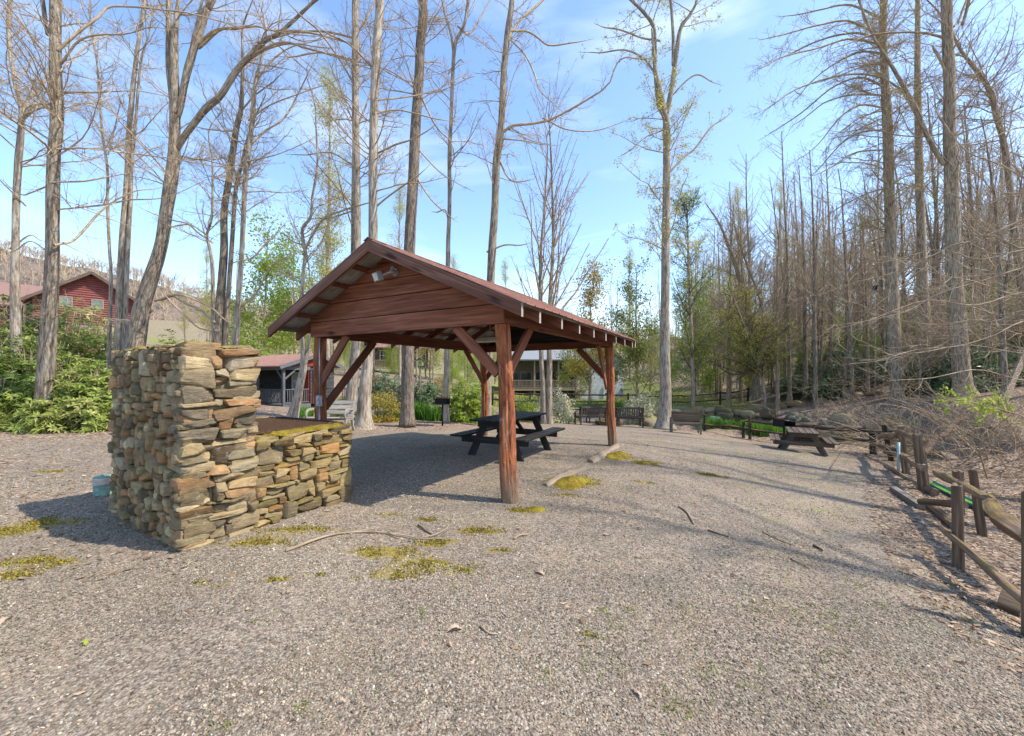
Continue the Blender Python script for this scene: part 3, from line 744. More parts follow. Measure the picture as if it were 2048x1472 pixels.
# ribbed metal roof sheets: rusty red above, bare metal below
for side in (0, 1):
    sp = .24; half = PDEP + OF + OB + .04
    prof = []; b = -OF - .02
    while b < PDEP + OB + .02:
        for db, dz in ((0, 0), (.012, .017), (.030, .017), (.042, 0), (.10, 0), (.106, .005), (.118, .005), (.124, 0), (.18, 0), (.186, .005), (.198, .005), (.204, 0)): prof.append((b + db, dz))
        b += sp
    prof = [p for p in prof if p[0] <= PDEP + OB + .02]
    nA = 9; V = []
    for i in range(nA):
        s = -.045 + (PWID / 2 + EV + .045) * i / (nA - 1); a = -EV + s; z = ZP0 + SL * s + .012
        if side: a = PWID - a
        for b, dz in prof: V.append(PV(a, b, z + dz + .004 * math.sin(b * 3 + i)))
    V = np.array(V); n = len(prof)
    i = (np.arange(nA - 1)[:, None] * n + np.arange(n - 1)[None]).ravel()
    F = np.stack([i, i + n, i + n + 1, i + 1], 1)
    if side: F = F[:, ::-1]
    if np.cross(V[F[0][1]] - V[F[0][0]], V[F[0][2]] - V[F[0][1]])[2] < 0: F = F[:, ::-1]
    mb = MB(); mb.add(V, F, None, None, 0); mb.add(V - np.array([0, 0, .004]), F[:, ::-1], None, None, 1)
    # the sheet's cut edges
    for row in (np.arange(n), np.arange(n) + (nA - 1) * n):
        E_ = np.concatenate([V[row], V[row] - np.array([0, 0, .004])]); q = np.arange(n - 1)
        mb.add(E_, np.stack([q, q + 1, q + 1 + n, q + n], 1), None, None, 0)
    PB(mb, 'roof_sheet', [M['roof'], M['galv']])
mb = MB()
for side in (-1, 1):
    A, B = PV(PWID / 2, -OF - .03, ZP0 + RISE + .040), PV(PWID / 2, PDEP + OB + .03, ZP0 + RISE + .040)
    o = -eW * side * .085 + np.array([0, 0, -.040]); dn = np.array([0, 0, -.004])
    V = np.array([A, B, B + o, A + o, A + dn, B + dn, B + o + dn, A + o + dn])
    mb.add(V, np.array([[0, 1, 2, 3], [7, 6, 5, 4], [3, 2, 6, 7], [0, 3, 7, 4], [1, 5, 6, 2]]))
PB(mb, 'ridge_cap', M['roof'])
# knee braces
def brace(p0, p1, mat='redwood'):
    mb = MB(); A, B = np.asarray(p0, float), np.asarray(p1, float); d = nrm(B - A)
    up = nrm(eZ - d * d[2]); bar(mb, A, B, .048, .135, up, tint=tn(.42, .58), seed=rnd.random() * 5); PB(mb, 'knee_brace', M[mat])
ab0, ab1 = .13, .10
brace(PV(.13, .07, 1.60), PV(.80, .07, ZB - .0)); brace(PV(.10, .18, 1.50), PV(.07, .86, ZB + .02))
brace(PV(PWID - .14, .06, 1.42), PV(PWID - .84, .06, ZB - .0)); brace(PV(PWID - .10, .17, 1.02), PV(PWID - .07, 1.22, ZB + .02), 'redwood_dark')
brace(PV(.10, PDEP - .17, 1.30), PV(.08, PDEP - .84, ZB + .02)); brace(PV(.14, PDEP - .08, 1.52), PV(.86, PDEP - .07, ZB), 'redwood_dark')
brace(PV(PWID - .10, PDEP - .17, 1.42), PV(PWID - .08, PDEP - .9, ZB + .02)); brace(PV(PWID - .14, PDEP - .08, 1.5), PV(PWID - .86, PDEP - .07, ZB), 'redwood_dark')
# conduit, switch box, floodlight
cp_ = PV(PWID - .19, .02, 0); cp2 = cp_ - eD * .0
mb = MB(); tube(mb, [cp2 + eZ * .02, cp2 + eZ * 1.06], .014, 10); PB(mb, 'conduit', M['conduit'], True)
mb = MB(); tube(mb, [cp2 + eZ * 1.24, cp2 + eZ * (ZB + .05)], .012, 10); PB(mb, 'conduit', M['conduit'], True)
mb = MB(); c = cp2 + eZ * 1.15 - eD * .01; box(mb, c, (.11, .055, .18), math.atan2(-eW[1], -eW[0]), .006)
sb = PB(mb, 'switch_box', M['boxgrey'])
mb = MB(); c2 = c - eD * .031; box(mb, c2, (.075, .008, .13), math.atan2(-eW[1], -eW[0]), .002); tube(mb, [c2 + eZ * .02, c2 + eZ * .02 - eD * .022], .012, 10)
o = mb.build('switch_plate', M['conduit'], sb, off=po)
g0 = PV(PWID / 2 - .10, 0, 3.08)
mb = MB(); tube(mb, [g0 - eD * .02, g0 - eD * .05], .055, 16); tube(mb, [g0 - eD * .05, g0 - eD * .12 + eW * .02], .034, 14); tube(mb, [g0 - eD * .1 + eZ * .02, g0 - eD * .15 + eZ * .03 - eW * .05], .028, 12)
fl = PB(mb, 'floodlight', M['conduit'], True, 40)
lc = g0 - eD * .20 + eW * .14 - eZ * .07
fd = nrm(-eD * .86 + eW * .25 - eZ * .35); fx = nrm(np.cross(fd, eZ)); fu = np.cross(fx, fd)
mb = MB(); bar(mb, lc, lc + fd * .07, .15, .14, fu, .012); tube(mb, [g0 - eD * .1 + eW * .02, lc - fd * .0], .016, 10)
mb.build('lamp_housing', M['conduit'], fl, off=po)
mb = MB(); bar(mb, lc + fd * .0705, lc + fd * .083, .128, .118, fu, .01); mb.build('lamp_glass', M['white'], fl, off=po)
# hanging work lamp
lp = PV(1.9, 2.55, 2.27)
lamp = thing('hanging_lamp', 'white shaded work lamp hanging under the pavilion roof', 'lamp', lp)
mb = MB()
for s0, z0, s1, z1 in ((.30, 0, .22, .07), (.22, .07, .08, .09)):
    a = [np.array([x * s0, y * .16 * s0 / .3, z0]) for x, y in ((-1, -1), (1, -1), (1, 1), (-1, 1))]; b_ = [np.array([x * s1, y * .16 * s1 / .3, z1]) for x, y in ((-1, -1), (1, -1), (1, 1), (-1, 1))]
    mb.add(np.array(a + b_), np.array([[0, 1, 5, 4], [1, 2, 6, 5], [2, 3, 7, 6], [3, 0, 4, 7], [4, 5, 6, 7]]))
mb.build('lamp_shade', M['white'], lamp)
mb = MB(); box(mb, (0, 0, .15), (.13, .11, .12), 0, .01); mb.build('ballast_box', M['boxgrey'], lamp)
mb = MB(); tube(mb, [(0, 0, .21), (0, 0, zroof(1.9) - .16 - lp[2])], .008, 6); mb.build('hanging_rod', M['conduit'], lamp)
mb = MB(); tube(mb, [(-.2, 0, .035), (.2, 0, .035)], .018, 10); mb.build('tube_bulb', M['white'], lamp, True)
lamp.rotation_euler = (0, 0, math.atan2(-eW[1], -eW[0]))

# ------------------------------------------------------------ stone barbecue
BC = np.array([-2.94, 3.62, 0.0])
bw = np.array([-.854, .520, 0]); bd = np.array([.520, .854, 0])
CUBE = None
def unit_stone(n=5):
    """surface grid of a cube, welded"""
    g = np.linspace(-1, 1, n); pts = {}; V, F = [], []
    def idx(p):
        key = tuple(np.round(p, 5))
        if key not in pts: pts[key] = len(V); V.append(p)
        return pts[key]
    for ax in range(3):
        for s in (-1, 1):
            for i in range(n - 1):
                for j in range(n - 1):
                    q = []
                    for di, dj in ((0, 0), (1, 0), (1, 1), (0, 1)):
                        p = [0, 0, 0]; p[ax] = s; p[(ax + 1) % 3] = g[i + di]; p[(ax + 2) % 3] = g[j + dj]; q.append(idx(p))
                    F.append(q if s > 0 else q[::-1])
    return np.array(V, float), np.array(F)
SV, SF = unit_stone(8)
PAL = np.array([(.40,.335,.20),(.34,.285,.17),(.37,.285,.165),(.29,.245,.155),(.45,.38,.24),(.33,.235,.135),(.40,.27,.15),(.26,.22,.15),(.35,.315,.215),(.47,.405,.27),(.32,.265,.155),(.30,.265,.17),(.36,.325,.24),(.30,.27,.205),(.22,.175,.11),(.40,.25,.13)])
STINT = np.array([.92, .85, .82])
def stone(mb, c, ex, ey, ez, sx, sy, sz, r, moss=.4, pw=5.5, shade=1.0):
    """one field stone: half sizes sx (along), sy (depth), sz (height)"""
    pw = pw * r.uniform(1.4, 3.4); V = SV / (np.abs(SV) ** pw).sum(1, keepdims=True) ** (1 / pw)
    sd = int(r.uniform(0, 9999))
    V = V * (1 + .07 * vnoise(V, 1.1, sd)[:, None]); V = V * (1 + .03 * vnoise(V, 3.4, sd + 1)[:, None])
    for _ in range(r.randint(3, 7)):                                     # split faces
        n = nrm(r.normal(size=3) * np.array([1, 1.1, .45])); d = r.uniform(.74, 1.02) * (np.abs(n) ** 1.3).sum() ** .6
        ov = V @ n - d; V = V - np.maximum(ov, 0)[:, None] * n * .92
    sk = r.uniform(-.28, .28); V[:, 2] *= (1 + sk * V[:, 0]); V[:, 0] *= (1 + r.uniform(-.18, .18) * V[:, 2])
    V[:, 2] += .05 * np.round(2.5 * vnoise(V * np.array([.6, .6, 2.5]), 1.4, sd + 4)) / 2.5 * (abs(V[:, 1]) > .5)
    t = r.normal(0, .075); ct, st = math.cos(t), math.sin(t)
    X, Z = V[:, 0] * sx, V[:, 2] * sz
    X, Z = X * ct - Z * st, X * st + Z * ct
    W_ = np.asarray(c) + X[:, None] * ex + (V[:, 1] * sy)[:, None] * ey + Z[:, None] * ez
    col = PAL[r.randint(len(PAL))] * STINT * r.uniform(.42, 1.12) * shade
    g = np.zeros_like(W_); g[:, 0] = moss; g[:, 1] = sd
    mb.add(W_, SF, g, col)
def rubble(mb, A, ex, n, L_, Ht, r, wr=(.13, .34), hr=(.05, .115), big=.1, dep=.13, moss=.4, zb=lambda s: 0.0, ends=(0, 0), pw=5.5):
    """irregular coursed rubble over a face: skyline packing of separate stones"""
    cs = .02; m = int(round(L_ / cs)); sky_ = np.array([zb((i + .5) * cs) for i in range(m)])
    ez = np.array([0, 0, 1.]); guard = 0
    while guard < 3000:
        guard += 1
        i0 = int(np.argmin(sky_)); lo = sky_[i0]
        if lo >= Ht - .03: break
        a = i0
        while a > 0 and sky_[a - 1] <= lo + .022: a -= 1
        b = i0 + 1
        while b < m and sky_[b] <= lo + .022: b += 1
        run = b - a; w = int(r.uniform(*wr) / cs)
        h_ = r.uniform(*hr)
        if r.rand() < big: h_ *= 1.75; w = int(w * 1.15)
        if run - w < int(wr[0] * .6 / cs): w = run
        w = min(w, run)
        if w * cs < wr[0] * .75: h_ = min(h_, max(.04, w * cs * 1.1))
        s0 = a if r.rand() < .5 else b - w
        base = sky_[s0:s0 + w].max(); top = base + h_
        for nb_ in (s0 - 1, s0 + w):
            if 0 <= nb_ < m and abs(sky_[nb_] - top) < .028: top = sky_[nb_]
        if top > Ht - .035: top = Ht + r.uniform(-.012, .02)
        if top - base < .022: sky_[s0:s0 + w] = base + .03; continue
        gap = .008
        x0 = s0 * cs - (ends[0] if s0 == 0 else 0); x1 = (s0 + w) * cs + (ends[1] if s0 + w == m else 0)
        sx = (x1 - x0) / 2 - gap * .4; sz = (top - base) / 2 - gap * .3
        pr = r.uniform(-.014, .048)
        c = np.asarray(A) + ex * (x0 + x1) / 2 + n * (pr - dep + .02) + ez * (base + top) / 2
        stone(mb, c, ex, n, ez, sx * 1.03, dep, sz * 1.04, r, moss=moss, pw=pw)
        sky_[s0:s0 + w] = top
    return sky_
bbq = thing('stone_barbecue', 'mossy field stone barbecue with tall chimney block and low firebox walls', 'barbecue', BC)
bo = np.array(bbq.location)
def pb(mb, name, mat, smooth=True, sharp=None): return mb.build(name, mat, bbq, smooth, bo, sharp)
CW, CD, CH = 1.80, .60, 1.84
rs = np.random.RandomState(41)
gz = lambda w, d: h1(*(BC + bw * w + bd * d)[:2]) - .05
mb = MB()
rubble(mb, BC, bd, -bw, CD, CH, rs, (.13, .36), (.045, .125), .22, zb=lambda s: gz(0, s), ends=(.025, .02), moss=.35)       # sunny face
rubble(mb, BC + bw * CW, -bw, -bd, CW, CH, rs, (.09, .21), (.06, .14), .16, zb=lambda s: gz(CW - s, 0), ends=(.03, .03), moss=.5, pw=3.2)   # shaded broad face
rubble(mb, BC + bw * CW + bd * CD, -bd, bw, CD, CH, rs, (.14, .3), (.06, .12), .12, zb=lambda s: gz(CW, CD - s), ends=(.02, .02))
rubble(mb, BC + bd * CD, bw, bd, CW, CH, rs, (.14, .3), (.06, .12), .12, zb=lambda s: gz(s, CD), ends=(.02, .02), moss=.5)
chim = pb(mb, 'chimney', M['stone'], True, 24)
def core(mb, o, ex, ey, lx, ly, z0, z1, ins=.055):
    a = np.asarray(o) + ex * ins + ey * ins; P = [a, a + ex * (lx - 2 * ins), a + ex * (lx - 2 * ins) + ey * (ly - 2 * ins), a + ey * (ly - 2 * ins)]
    V = np.array([p + np.array([0, 0, z]) for z in (z0, z1) for p in P])
    if np.cross(ex, ey)[2] < 0: mb.add(V, np.array([[0, 4, 5, 1], [1, 5, 6, 2], [2, 6, 7, 3], [3, 7, 4, 0], [4, 7, 6, 5]]))
    else: mb.add(V, np.array([[0, 1, 5, 4], [1, 2, 6, 5], [2, 3, 7, 6], [3, 0, 4, 7], [4, 5, 6, 7]]))
mb = MB(); core(mb, BC, bd, bw, CD, CW, -.1, CH - .05, .05); mb.build('mortar', M['mortar'], chim, off=bo)
# mossy slab top
mb = MB()
for i in range(5):
    for j in range(2):
        c = BC + bw * (.18 + i * .36) + bd * (.16 + j * .29) + np.array([0, 0, CH - .005 + rs.uniform(-.012, .012)])
        stone(mb, c, bw, bd, eZ, .19, .155, .03, rs, moss=1.0, pw=7)
mb.build('cap_stone', M['stone'], chim, True, bo, 24)
def moss_pad(mb, fx, fy, n, seed, thick=.02):
    """a lumpy sheet of moss; fx(s,t)->point on the surface below"""
    r = np.random.RandomState(seed); s, t = np.meshgrid(np.linspace(0, 1, n), np.linspace(0, 1, n)); s, t = s.ravel(), t.ravel()
    P = np.array([fx(a, b) for a, b in zip(s, t)])
    e = np.minimum(np.minimum(s, 1 - s), np.minimum(t, 1 - t)) * 2
    q = vnoise(P, 11, seed) * .5 + vnoise(P, 26, seed + 1) * .35
    P[:, 2] += thick * (sm(e + q * .5, .05, .5) * 1.2 - .45) + .006 * vnoise(P, 60, seed + 2)
    i = (np.arange(n - 1)[:, None] * n + np.arange(n - 1)[None]).ravel(); F = np.stack([i, i + 1, i + n + 1, i + n], 1)
    mb.add(P, F)
mb = MB(); moss_pad(mb, lambda a, b: BC + bw * (-.01 + a * (CW + .02)) + bd * (-.01 + b * (CD + .02)) + np.array([0, 0, CH + .016]), None, 90, 3, .034)
mb.build('moss', M['moss'], chim, True, bo)
# low firebox walls
FW, FL, FH = .30, 1.12, .90
def low_wall(w0, name, seed, outer):
    global STINT
    STINT = np.array([.88, .77, .63])
    r = np.random.RandomState(seed); mb = MB()
    O = BC + bw * w0 + bd * CD
    rubble(mb, O, bd, -bw, FL, FH, r, (.11, .33), (.04, .11), .16, dep=.09, zb=lambda s: gz(w0, CD + s), ends=(.0, .03), moss=.85)
    rubble(mb, O + bw * FW + bd * FL, -bd, bw, FL, FH, r, (.14, .3), (.05, .1), .1, dep=.09, zb=lambda s: gz(w0 + FW, CD + FL - s), ends=(.03, 0), moss=.7)
    rubble(mb, O + bd * FL, bw, bd, FW, FH, r, (.12, .26), (.05, .1), .1, dep=.09, zb=lambda s: gz(w0 + s, CD + FL), ends=(.0, .0), moss=.8)
    for i in range(4):
        stone(mb, O + bd * (.15 + i * .275) + bw * FW / 2 + eZ * (FH + .005 + r.uniform(-.01, .01)), bd, bw, eZ, .145, .16, .034, r, moss=1.0, pw=7)
    p = pb(mb, name, M['stone'], True, 24)
    mb = MB(); core(mb, O, bd, bw, FL, FW, -.1, FH - .04, .055); mb.build('mortar', M['mortar'], p, off=bo)
    mb = MB(); moss_pad(mb, lambda a, b: O + bd * (.02 + a * (FL + .01)) + bw * (-.0 + b * FW) + eZ * (FH + .028 + .03 * a), None, 60, seed + 8, .03)
    mb.build('moss', M['moss'], p, True, bo)
low_wall(0.0, 'firebox_wall', 61, True); low_wall(CW - FW, 'firebox_wall', 77, False)
mb = MB(); O = BC + bw * FW + bd * CD
core(mb, O, bd, bw, FL - .1, CW - 2 * FW, -.1, .50, 0.0); pb(mb, 'hearth', M['blackmetal'], False)
# cooking grate of expanded mesh
GZ0 = FH + .06; mb = MB()
ga, gb = (CW - 2 * FW + .16), FL + .02
G0 = BC + bw * (FW - .10) + bd * (CD + .02) + eZ * GZ0
for a, b_ in (((0, 0), (ga, 0)), ((0, gb), (ga, gb)), ((0, 0), (0, gb)), ((ga, 0), (ga, gb))):
    bar(mb, G0 + bw * a[0] + bd * a[1], G0 + bw * b_[0] + bd * b_[1], .035, .03, bev=.003)
gr_ = pb(mb, 'grate', M['rust'], False)
mb = MB(); n = 24
for i in range(-n, n * 2):
    for sg in (1, -1):
        s = i * ga / n * 1.0; k1 = .55
        a0, b0, a1, b1 = s, 0.0, s + sg * gb * k1, gb
        def clampseg(a0, b0, a1, b1):
            t0, t1 = 0.0, 1.0; da = a1 - a0
            for lo, sgn in ((0, 1), (ga, -1)):
                f0 = sgn * (a0 - lo); f1 = sgn * (a1 - lo)
                if f0 < 0 and f1 < 0: return None
                if f0 < 0: t0 = max(t0, f0 / (f0 - f1))
                if f1 < 0: t1 = min(t1, f0 / (f0 - f1))
            return (t0, t1) if t1 > t0 + .02 else None
        c_ = clampseg(a0, b0, a1, b1)
        if not c_: continue
        A_ = G0 + bw * (a0 + (a1 - a0) * c_[0]) + bd * gb * c_[0]; B_ = G0 + bw * (a0 + (a1 - a0) * c_[1]) + bd * gb * c_[1]
        bar(mb, A_ + eZ * .004 * sg, B_ + eZ * .004 * sg, .011, .006, bev=.0)
mb.build('grate_mesh', M['rust'], gr_, off=bo)

# ------------------------------------------------------------ picnic tables
def picnic_table(label, loc, rz, mat, ln=1.85, top_h=.74, group=None, tilt=0):
    t = thing('picnic_table', label, 'picnic table', loc, rz, group)
    r = random.Random(int(ln * 100)); tv = lambda: (lambda x: (x, x, x))(r.uniform(.40, .62))
    mb = MB()
    for i in range(5): box(mb, (0, -.30 + i * .15, top_h - .02), (ln, .142, .040), 0, .006, tv(), seed=i)
    mb.build('tabletop', mat, t)
    for s in (-1, 1):
        mb = MB()
        for j in range(2): box(mb, (0, s * (.60 + j * .145), .43), (ln, .138, .040), 0, .006, tv(), seed=j + 7)
        mb.build('seat', mat, t)
    for sx in (-1, 1):
        x = sx * (ln / 2 - .33)
        for s in (-1, 1):
            mb = MB(); bar(mb, (x, s * .56, -.03), (x, s * .20, top_h - .04), .045, .14, (0, 1, .4), .004, tv()); mb.build('leg', mat, t)
        mb = MB(); box(mb, (x + sx * .046, 0, .345), (.042, 1.46, .13), 0, .004, tv()); mb.build('seat_beam', mat, t)
        mb = MB(); box(mb, (x + sx * .046, 0, top_h - .105), (.042, .70, .13), 0, .004, tv()); mb.build('top_beam', mat, t)
        mb = MB(); bar(mb, (x - sx * .05, 0, .34), (x - sx * .52, 0, top_h - .05), .085, .04, (0, 0, 1), .004, tv()); mb.build('brace', mat, t)
    return t
TY = np.array([-.0, 8.35]); 
tbl1 = picnic_table('black stained picnic table standing under the pavilion roof', (-.02, 8.28, h1(0, 8.3)), math.radians(62), M['blackwood'], 1.95, .76)
tbl2 = picnic_table('weathered brown picnic table beside the pond fence', (8.72, 12.2, h1(8.72, 12.2) - .04), math.radians(59), M['tablewood'], 1.45, .70)

def grill(label, loc, rz, hgt, group):
    g = thing('park_grill', label, 'grill', loc, rz, group)
    mb = MB(); tube(mb, [(0, 0, -.1), (0, 0, hgt - .10)], .030, 12); mb.build('post', M['blackmetal'], g, True)
    mb = MB(); a, b, z0, z1 = .26, .20, hgt - .10, hgt + .14
    box(mb, (0, 0, z0), (2 * a, 2 * b, .012), 0, .002)
    box(mb, (0, b - .004, (z0 + z1) / 2 + .006), (2 * a, .008, z1 - z0), 0, .001)
    for s in (-1, 1): box(mb, (s * (a - .004), -.004, (z0 + z1) / 2 + .006), (.008, 2 * b - .01, z1 - z0), 0, .001)
    mb.build('firebox', M['blackmetal'], g)
    mb = MB()
    for i in range(13): tube(mb, [(-a + .04 + i * (2 * a - .08) / 12, -b - .03, z1 - .02), (-a + .04 + i * (2 * a - .08) / 12, b - .01, z1 - .02)], .006, 6)
    for y in (-b - .03, b - .012): tube(mb, [(-a + .02, y, z1 - .02), (a - .02, y, z1 - .02)], .008, 6)
    mb.build('grate', M['rust'], g, True)
    for s in (-1, 1):
        mb = MB(); tube(mb, [(s * (a - .03), -b - .03, z1 - .02), (s * (a - .03), -b - .13, z1 - .01)], .011, 8); mb.build('handle', M['galv'], g, True)
    return g
p = at(885, 850, 14.3); grill('black pedestal grill standing by the iris bed behind the pavilion', (p[0], 14.3, h1(p[0], 14.3)), .12, .88, 'pedestal grills')
p = at(1568, 888, 13.4); grill('black pedestal grill behind the brown picnic table', (p[0], 13.4, h1(p[0], 13.4)), .35, .80, 'pedestal grills')

# ------------------------------------------------------------ benches
def slat_bench(name, label, loc, rz, mat, ln, kind, group=None, leg=None):
    """seat along x, sitter faces -y"""
    t = thing(name, label, 'bench', loc, rz, group); leg = leg or mat
    r = random.Random(int(ln * 1000) + len(label)); tv = lambda: (lambda x: (x, x, x))(r.uniform(.42, .62))
    mb = MB()
    for i in range(4 if kind != 'curved' else 3): box(mb, (0, -.20 + i * (.125 if kind != 'curved' else .15), .42 - .008 * i), (ln, .11 if kind != 'curved' else .13, .032), 0, .005, tv(), seed=i)
    mb.build('seat', mat, t)
    if kind == 'vertical':
        mb = MB(); n = int(ln / .105)
        for i in range(n): bar(mb, (-ln / 2 + .10 + i * (ln - .2) / (n - 1), .235, .50), (-ln / 2 + .10 + i * (ln - .2) / (n - 1), .31, .83), .055, .018, (0, 1, 0), .003, tv())
        bar(mb, (-ln / 2 + .05, .315, .86), (ln / 2 - .05, .315, .86), .04, .085, (0, 0, 1), .006, tv()); bar(mb, (-ln / 2 + .05, .23, .49), (ln / 2 - .05, .23, .49), .035, .07, (0, 0, 1), .005, tv())
        mb.build('backrest', mat, t)
    else:
        mb = MB()
        for i in range(3): bar(mb, (-ln / 2, .27 + i * .045, .56 + i * .145), (ln / 2, .27 + i * .045, .56 + i * .145), .03, .125, (0, .3, 1), .005, tv(), seed=i + 4)
        mb.build('backrest', mat, t)
    for s in (-1, 1):
        x = s * (ln / 2 - .04)
        if kind == 'curved':
            for side in (-1, 1):
                mb = MB()
                pts = [(x, -.30, 0), (x, -.24, .2), (x, -.22, .38)] if side < 0 else [(x, .34, 0), (x, .24, .18), (x, .21, .40), (x, .28, .60), (x, .39, .90)]
                q = spline(pts, 14)
                for a_, b_ in zip(q[:-1], q[1:]): bar(mb, a_, b_ + (b_ - a_) * .1, .07, .06, (0, 1, .01), .004)
                mb.build('leg', leg, t)
            mb = MB(); q = spline([(x, .30, .64), (x, .05, .67), (x, -.2, .64), (x, -.27, .52), (x, -.23, .40)], 14)
            for a_, b_ in zip(q[:-1], q[1:]): bar(mb, a_, b_ + (b_ - a_) * .1, .06, .045, (1, 0, 0), .004)
            mb.build('arm', leg, t)
        else:
            mb = MB(); bar(mb, (x, -.23, 0), (x, -.23, .62), .06, .06, (0, 1, 0), .005, tv()); mb.build('leg', leg, t)
            mb = MB(); bar(mb, (x, .24, 0), (x, .24, .44), .06, .07, (0, 1, 0), .005, tv()); bar(mb, (x, .24, .43), (x, .325, .90), .06, .06, (0, 1, 0), .005, tv()); mb.build('leg', leg, t)
            if kind == 'vertical':
                mb = MB(); bar(mb, (x, -.27, .635), (x, .29, .645), .07, .03, (0, 0, 1), .006, tv()); mb.build('arm', mat, t)
        mb = MB(); bar(mb, (x, -.22, .375), (x, .22, .365), .05, .06, (0, 0, 1), .004, tv()); mb.build('seat_rail', leg, t)
    return t
p = at(668, 856, 12.2)
slat_bench('slatted_bench', 'pale weathered slatted bench with curved arms beside the big pale trunk', (p[0] - .12, 12.2, h1(p[0], 12.2)), math.radians(-3), M['palebench'], 1.25, 'curved')
p = at(1368, 862, 16.4)
slat_bench('slatted_bench', 'grey brown slatted bench facing the pond beside the tall leafing poplar', (p[0] + .05, 16.4, h1(p[0], 16.4)), math.radians(180 - 14), M['tablewood'], 1.15, 'flat', leg=M['greywood'])
gb = 'dark slatted benches round the fire ring'
p = at(1181, 848, 18.7); slat_bench('slatted_bench', 'dark slatted bench with its back half turned beside the white azalea', (p[0], 18.7, h1(p[0], 18.7)), math.radians(180 + 24), M['darkbench'], 1.45, 'vertical', gb)
p = at(1200, 842, 20.6); slat_bench('slatted_bench', 'dark slatted bench facing the pavilion in front of the iris clump', (p[0] + .0, 20.7, h1(p[0], 20.7)), math.radians(8), M['darkbench'], 1.3, 'vertical', gb)
p = at(1259, 852, 18.5); slat_bench('slatted_bench', 'dark slatted bench seen from behind beside the mossy boulder', (p[0] - .05, 18.3, h1(p[0], 18.3)), math.radians(180 - 4), M['darkbench'], 1.12, 'vertical', gb)

# a field boulder builder
def boulder(name, label, cat, loc, s, seed, mat=None, moss=1.0, group=None, rz=0):
    r = np.random.RandomState(seed); t = thing(name, label, cat, loc, rz, group)
    V = SV / (np.abs(SV) ** 2.6).sum(1, keepdims=True) ** (1 / 2.6)
    V = V * (1 + .22 * vnoise(V, 1.1, seed)[:, None] + .08 * vnoise(V, 3, seed + 1)[:, None])
    for _ in range(6):
        n = nrm(r.normal(size=3)); V -= np.maximum(V @ n - r.uniform(.7, .95), 0)[:, None] * n
    g = np.zeros_like(V); g[:, 0] = moss
    mb = MB(); mb.add(V * np.array(s), SF, g, PAL[seed % len(PAL)] * r.uniform(.6, .9)); mb.build('rock', M['stone'], t, True, None, 50)
    return t
p = at(1300, 845, 19.4); boulder('boulder', 'mossy boulder beside the far dark bench', 'boulder', (p[0] + .15, 19.4, h1(p[0], 19.4) + .12), (.5, .35, .32), 12)
# fire ring
fr = np.array([at(1218, 0, 19.6)[0], 19.6]); t = thing('fire_ring', 'low ring of field stones between the dark benches', 'fire ring', (fr[0], fr[1], h1(*fr)))
r = np.random.RandomState(3)
for i in range(11):
    a = i / 11 * 2 * PI; mb = MB(); stone(mb, (.55 * math.cos(a), .55 * math.sin(a), .10), np.array([-math.sin(a), math.cos(a), 0]), np.array([math.cos(a), math.sin(a), 0]), eZ, .16, .11, .13, r, .3, shade=.6)
    mb.build('ring_stone', M['stone'], t, True, None, 48)

# ------------------------------------------------------------ pond notice
p = at(1429, 838, 19.2)
t = thing('pond_notice', 'small white notice board tilted over the iris bed at the pond edge', 'sign', (p[0], 19.2, h1(p[0], 19.2)), -.25)
zc = p[2] - h1(p[0], 19.2)
mb = MB(); tube(mb, [(-.02, .03, -.2), (-.04, .03, zc - .06)], .02, 8); mb.build('post', M['greywood'], t, True)
tl = np.array([.985, 0, -.14]); tu = np.cross(np.array([0, -1, 0]), tl); tu = nrm(np.array([.14, .0, .985]))
mb = MB(); bar(mb, tu * -.13 + eZ * zc, tu * .13 + eZ * zc, .43, .018, (0, 1, 0), .003); o = mb.build('panel', M['white'], t)
M['ink'] = plain('faded_blue_ink', (.10, .16, .20), .7, 0, .3, 20)
mb = MB(); r = random.Random(9)
for row in range(4):
    x = -.18
    while x < .15:
        w_ = r.uniform(.03, .09); z = .085 - row * .057
        c = eZ * zc + tl * (x + w_ / 2) + tu * z + np.array([0, -.0105, 0]); bar(mb, c - tl * w_ / 2, c + tl * w_ / 2, .003, .024, tu, .0); x += w_ + .025
mb.build('lettering', M['ink'], o)

# ------------------------------------------------------------ split rail fences
def split_rail(mb, A, B, r0, r1, seed, sag=.0, sides=13, moss=None):
    n = 22; t = np.linspace(0, 1, n)[:, None]; A, B = np.asarray(A, float), np.asarray(B, float)
    P = A + (B - A) * t; r = np.random.RandomState(seed); ln = np.linalg.norm(B - A)
    P[:, 2] -= sag * np.sin(t[:, 0] * PI); q = np.c_[t * ln * .9, np.full(n, seed * 1.7), np.zeros(n)]
    P[:, 2] += .05 * vnoise(q, 1.6, seed); sd = nrm(np.cross(B - A, eZ)); P += sd * (.055 * vnoise(q, 1.3, seed + 3))[:, None]
    R = np.linspace(r0, r1, n) * (1 + .13 * vnoise(q, 3, seed + 5))
    V, F, G = tubes(P[None], R[None], sides, True)
    c = np.repeat(P, sides, 0); a = np.tile(np.arange(sides), n)
    w_ = r.uniform(.78, 1.16, sides)[a] * (1 + .14 * vnoise(np.c_[G[:, 2] * 2.0, a * .9, G[:, 2] * 0 + seed], 1.0, seed)); V = c + (V - c) * w_[:, None]
    G = np.c_[G[:, 2], G[:, 0], G[:, 1]]
    mb.add(V, F, G)
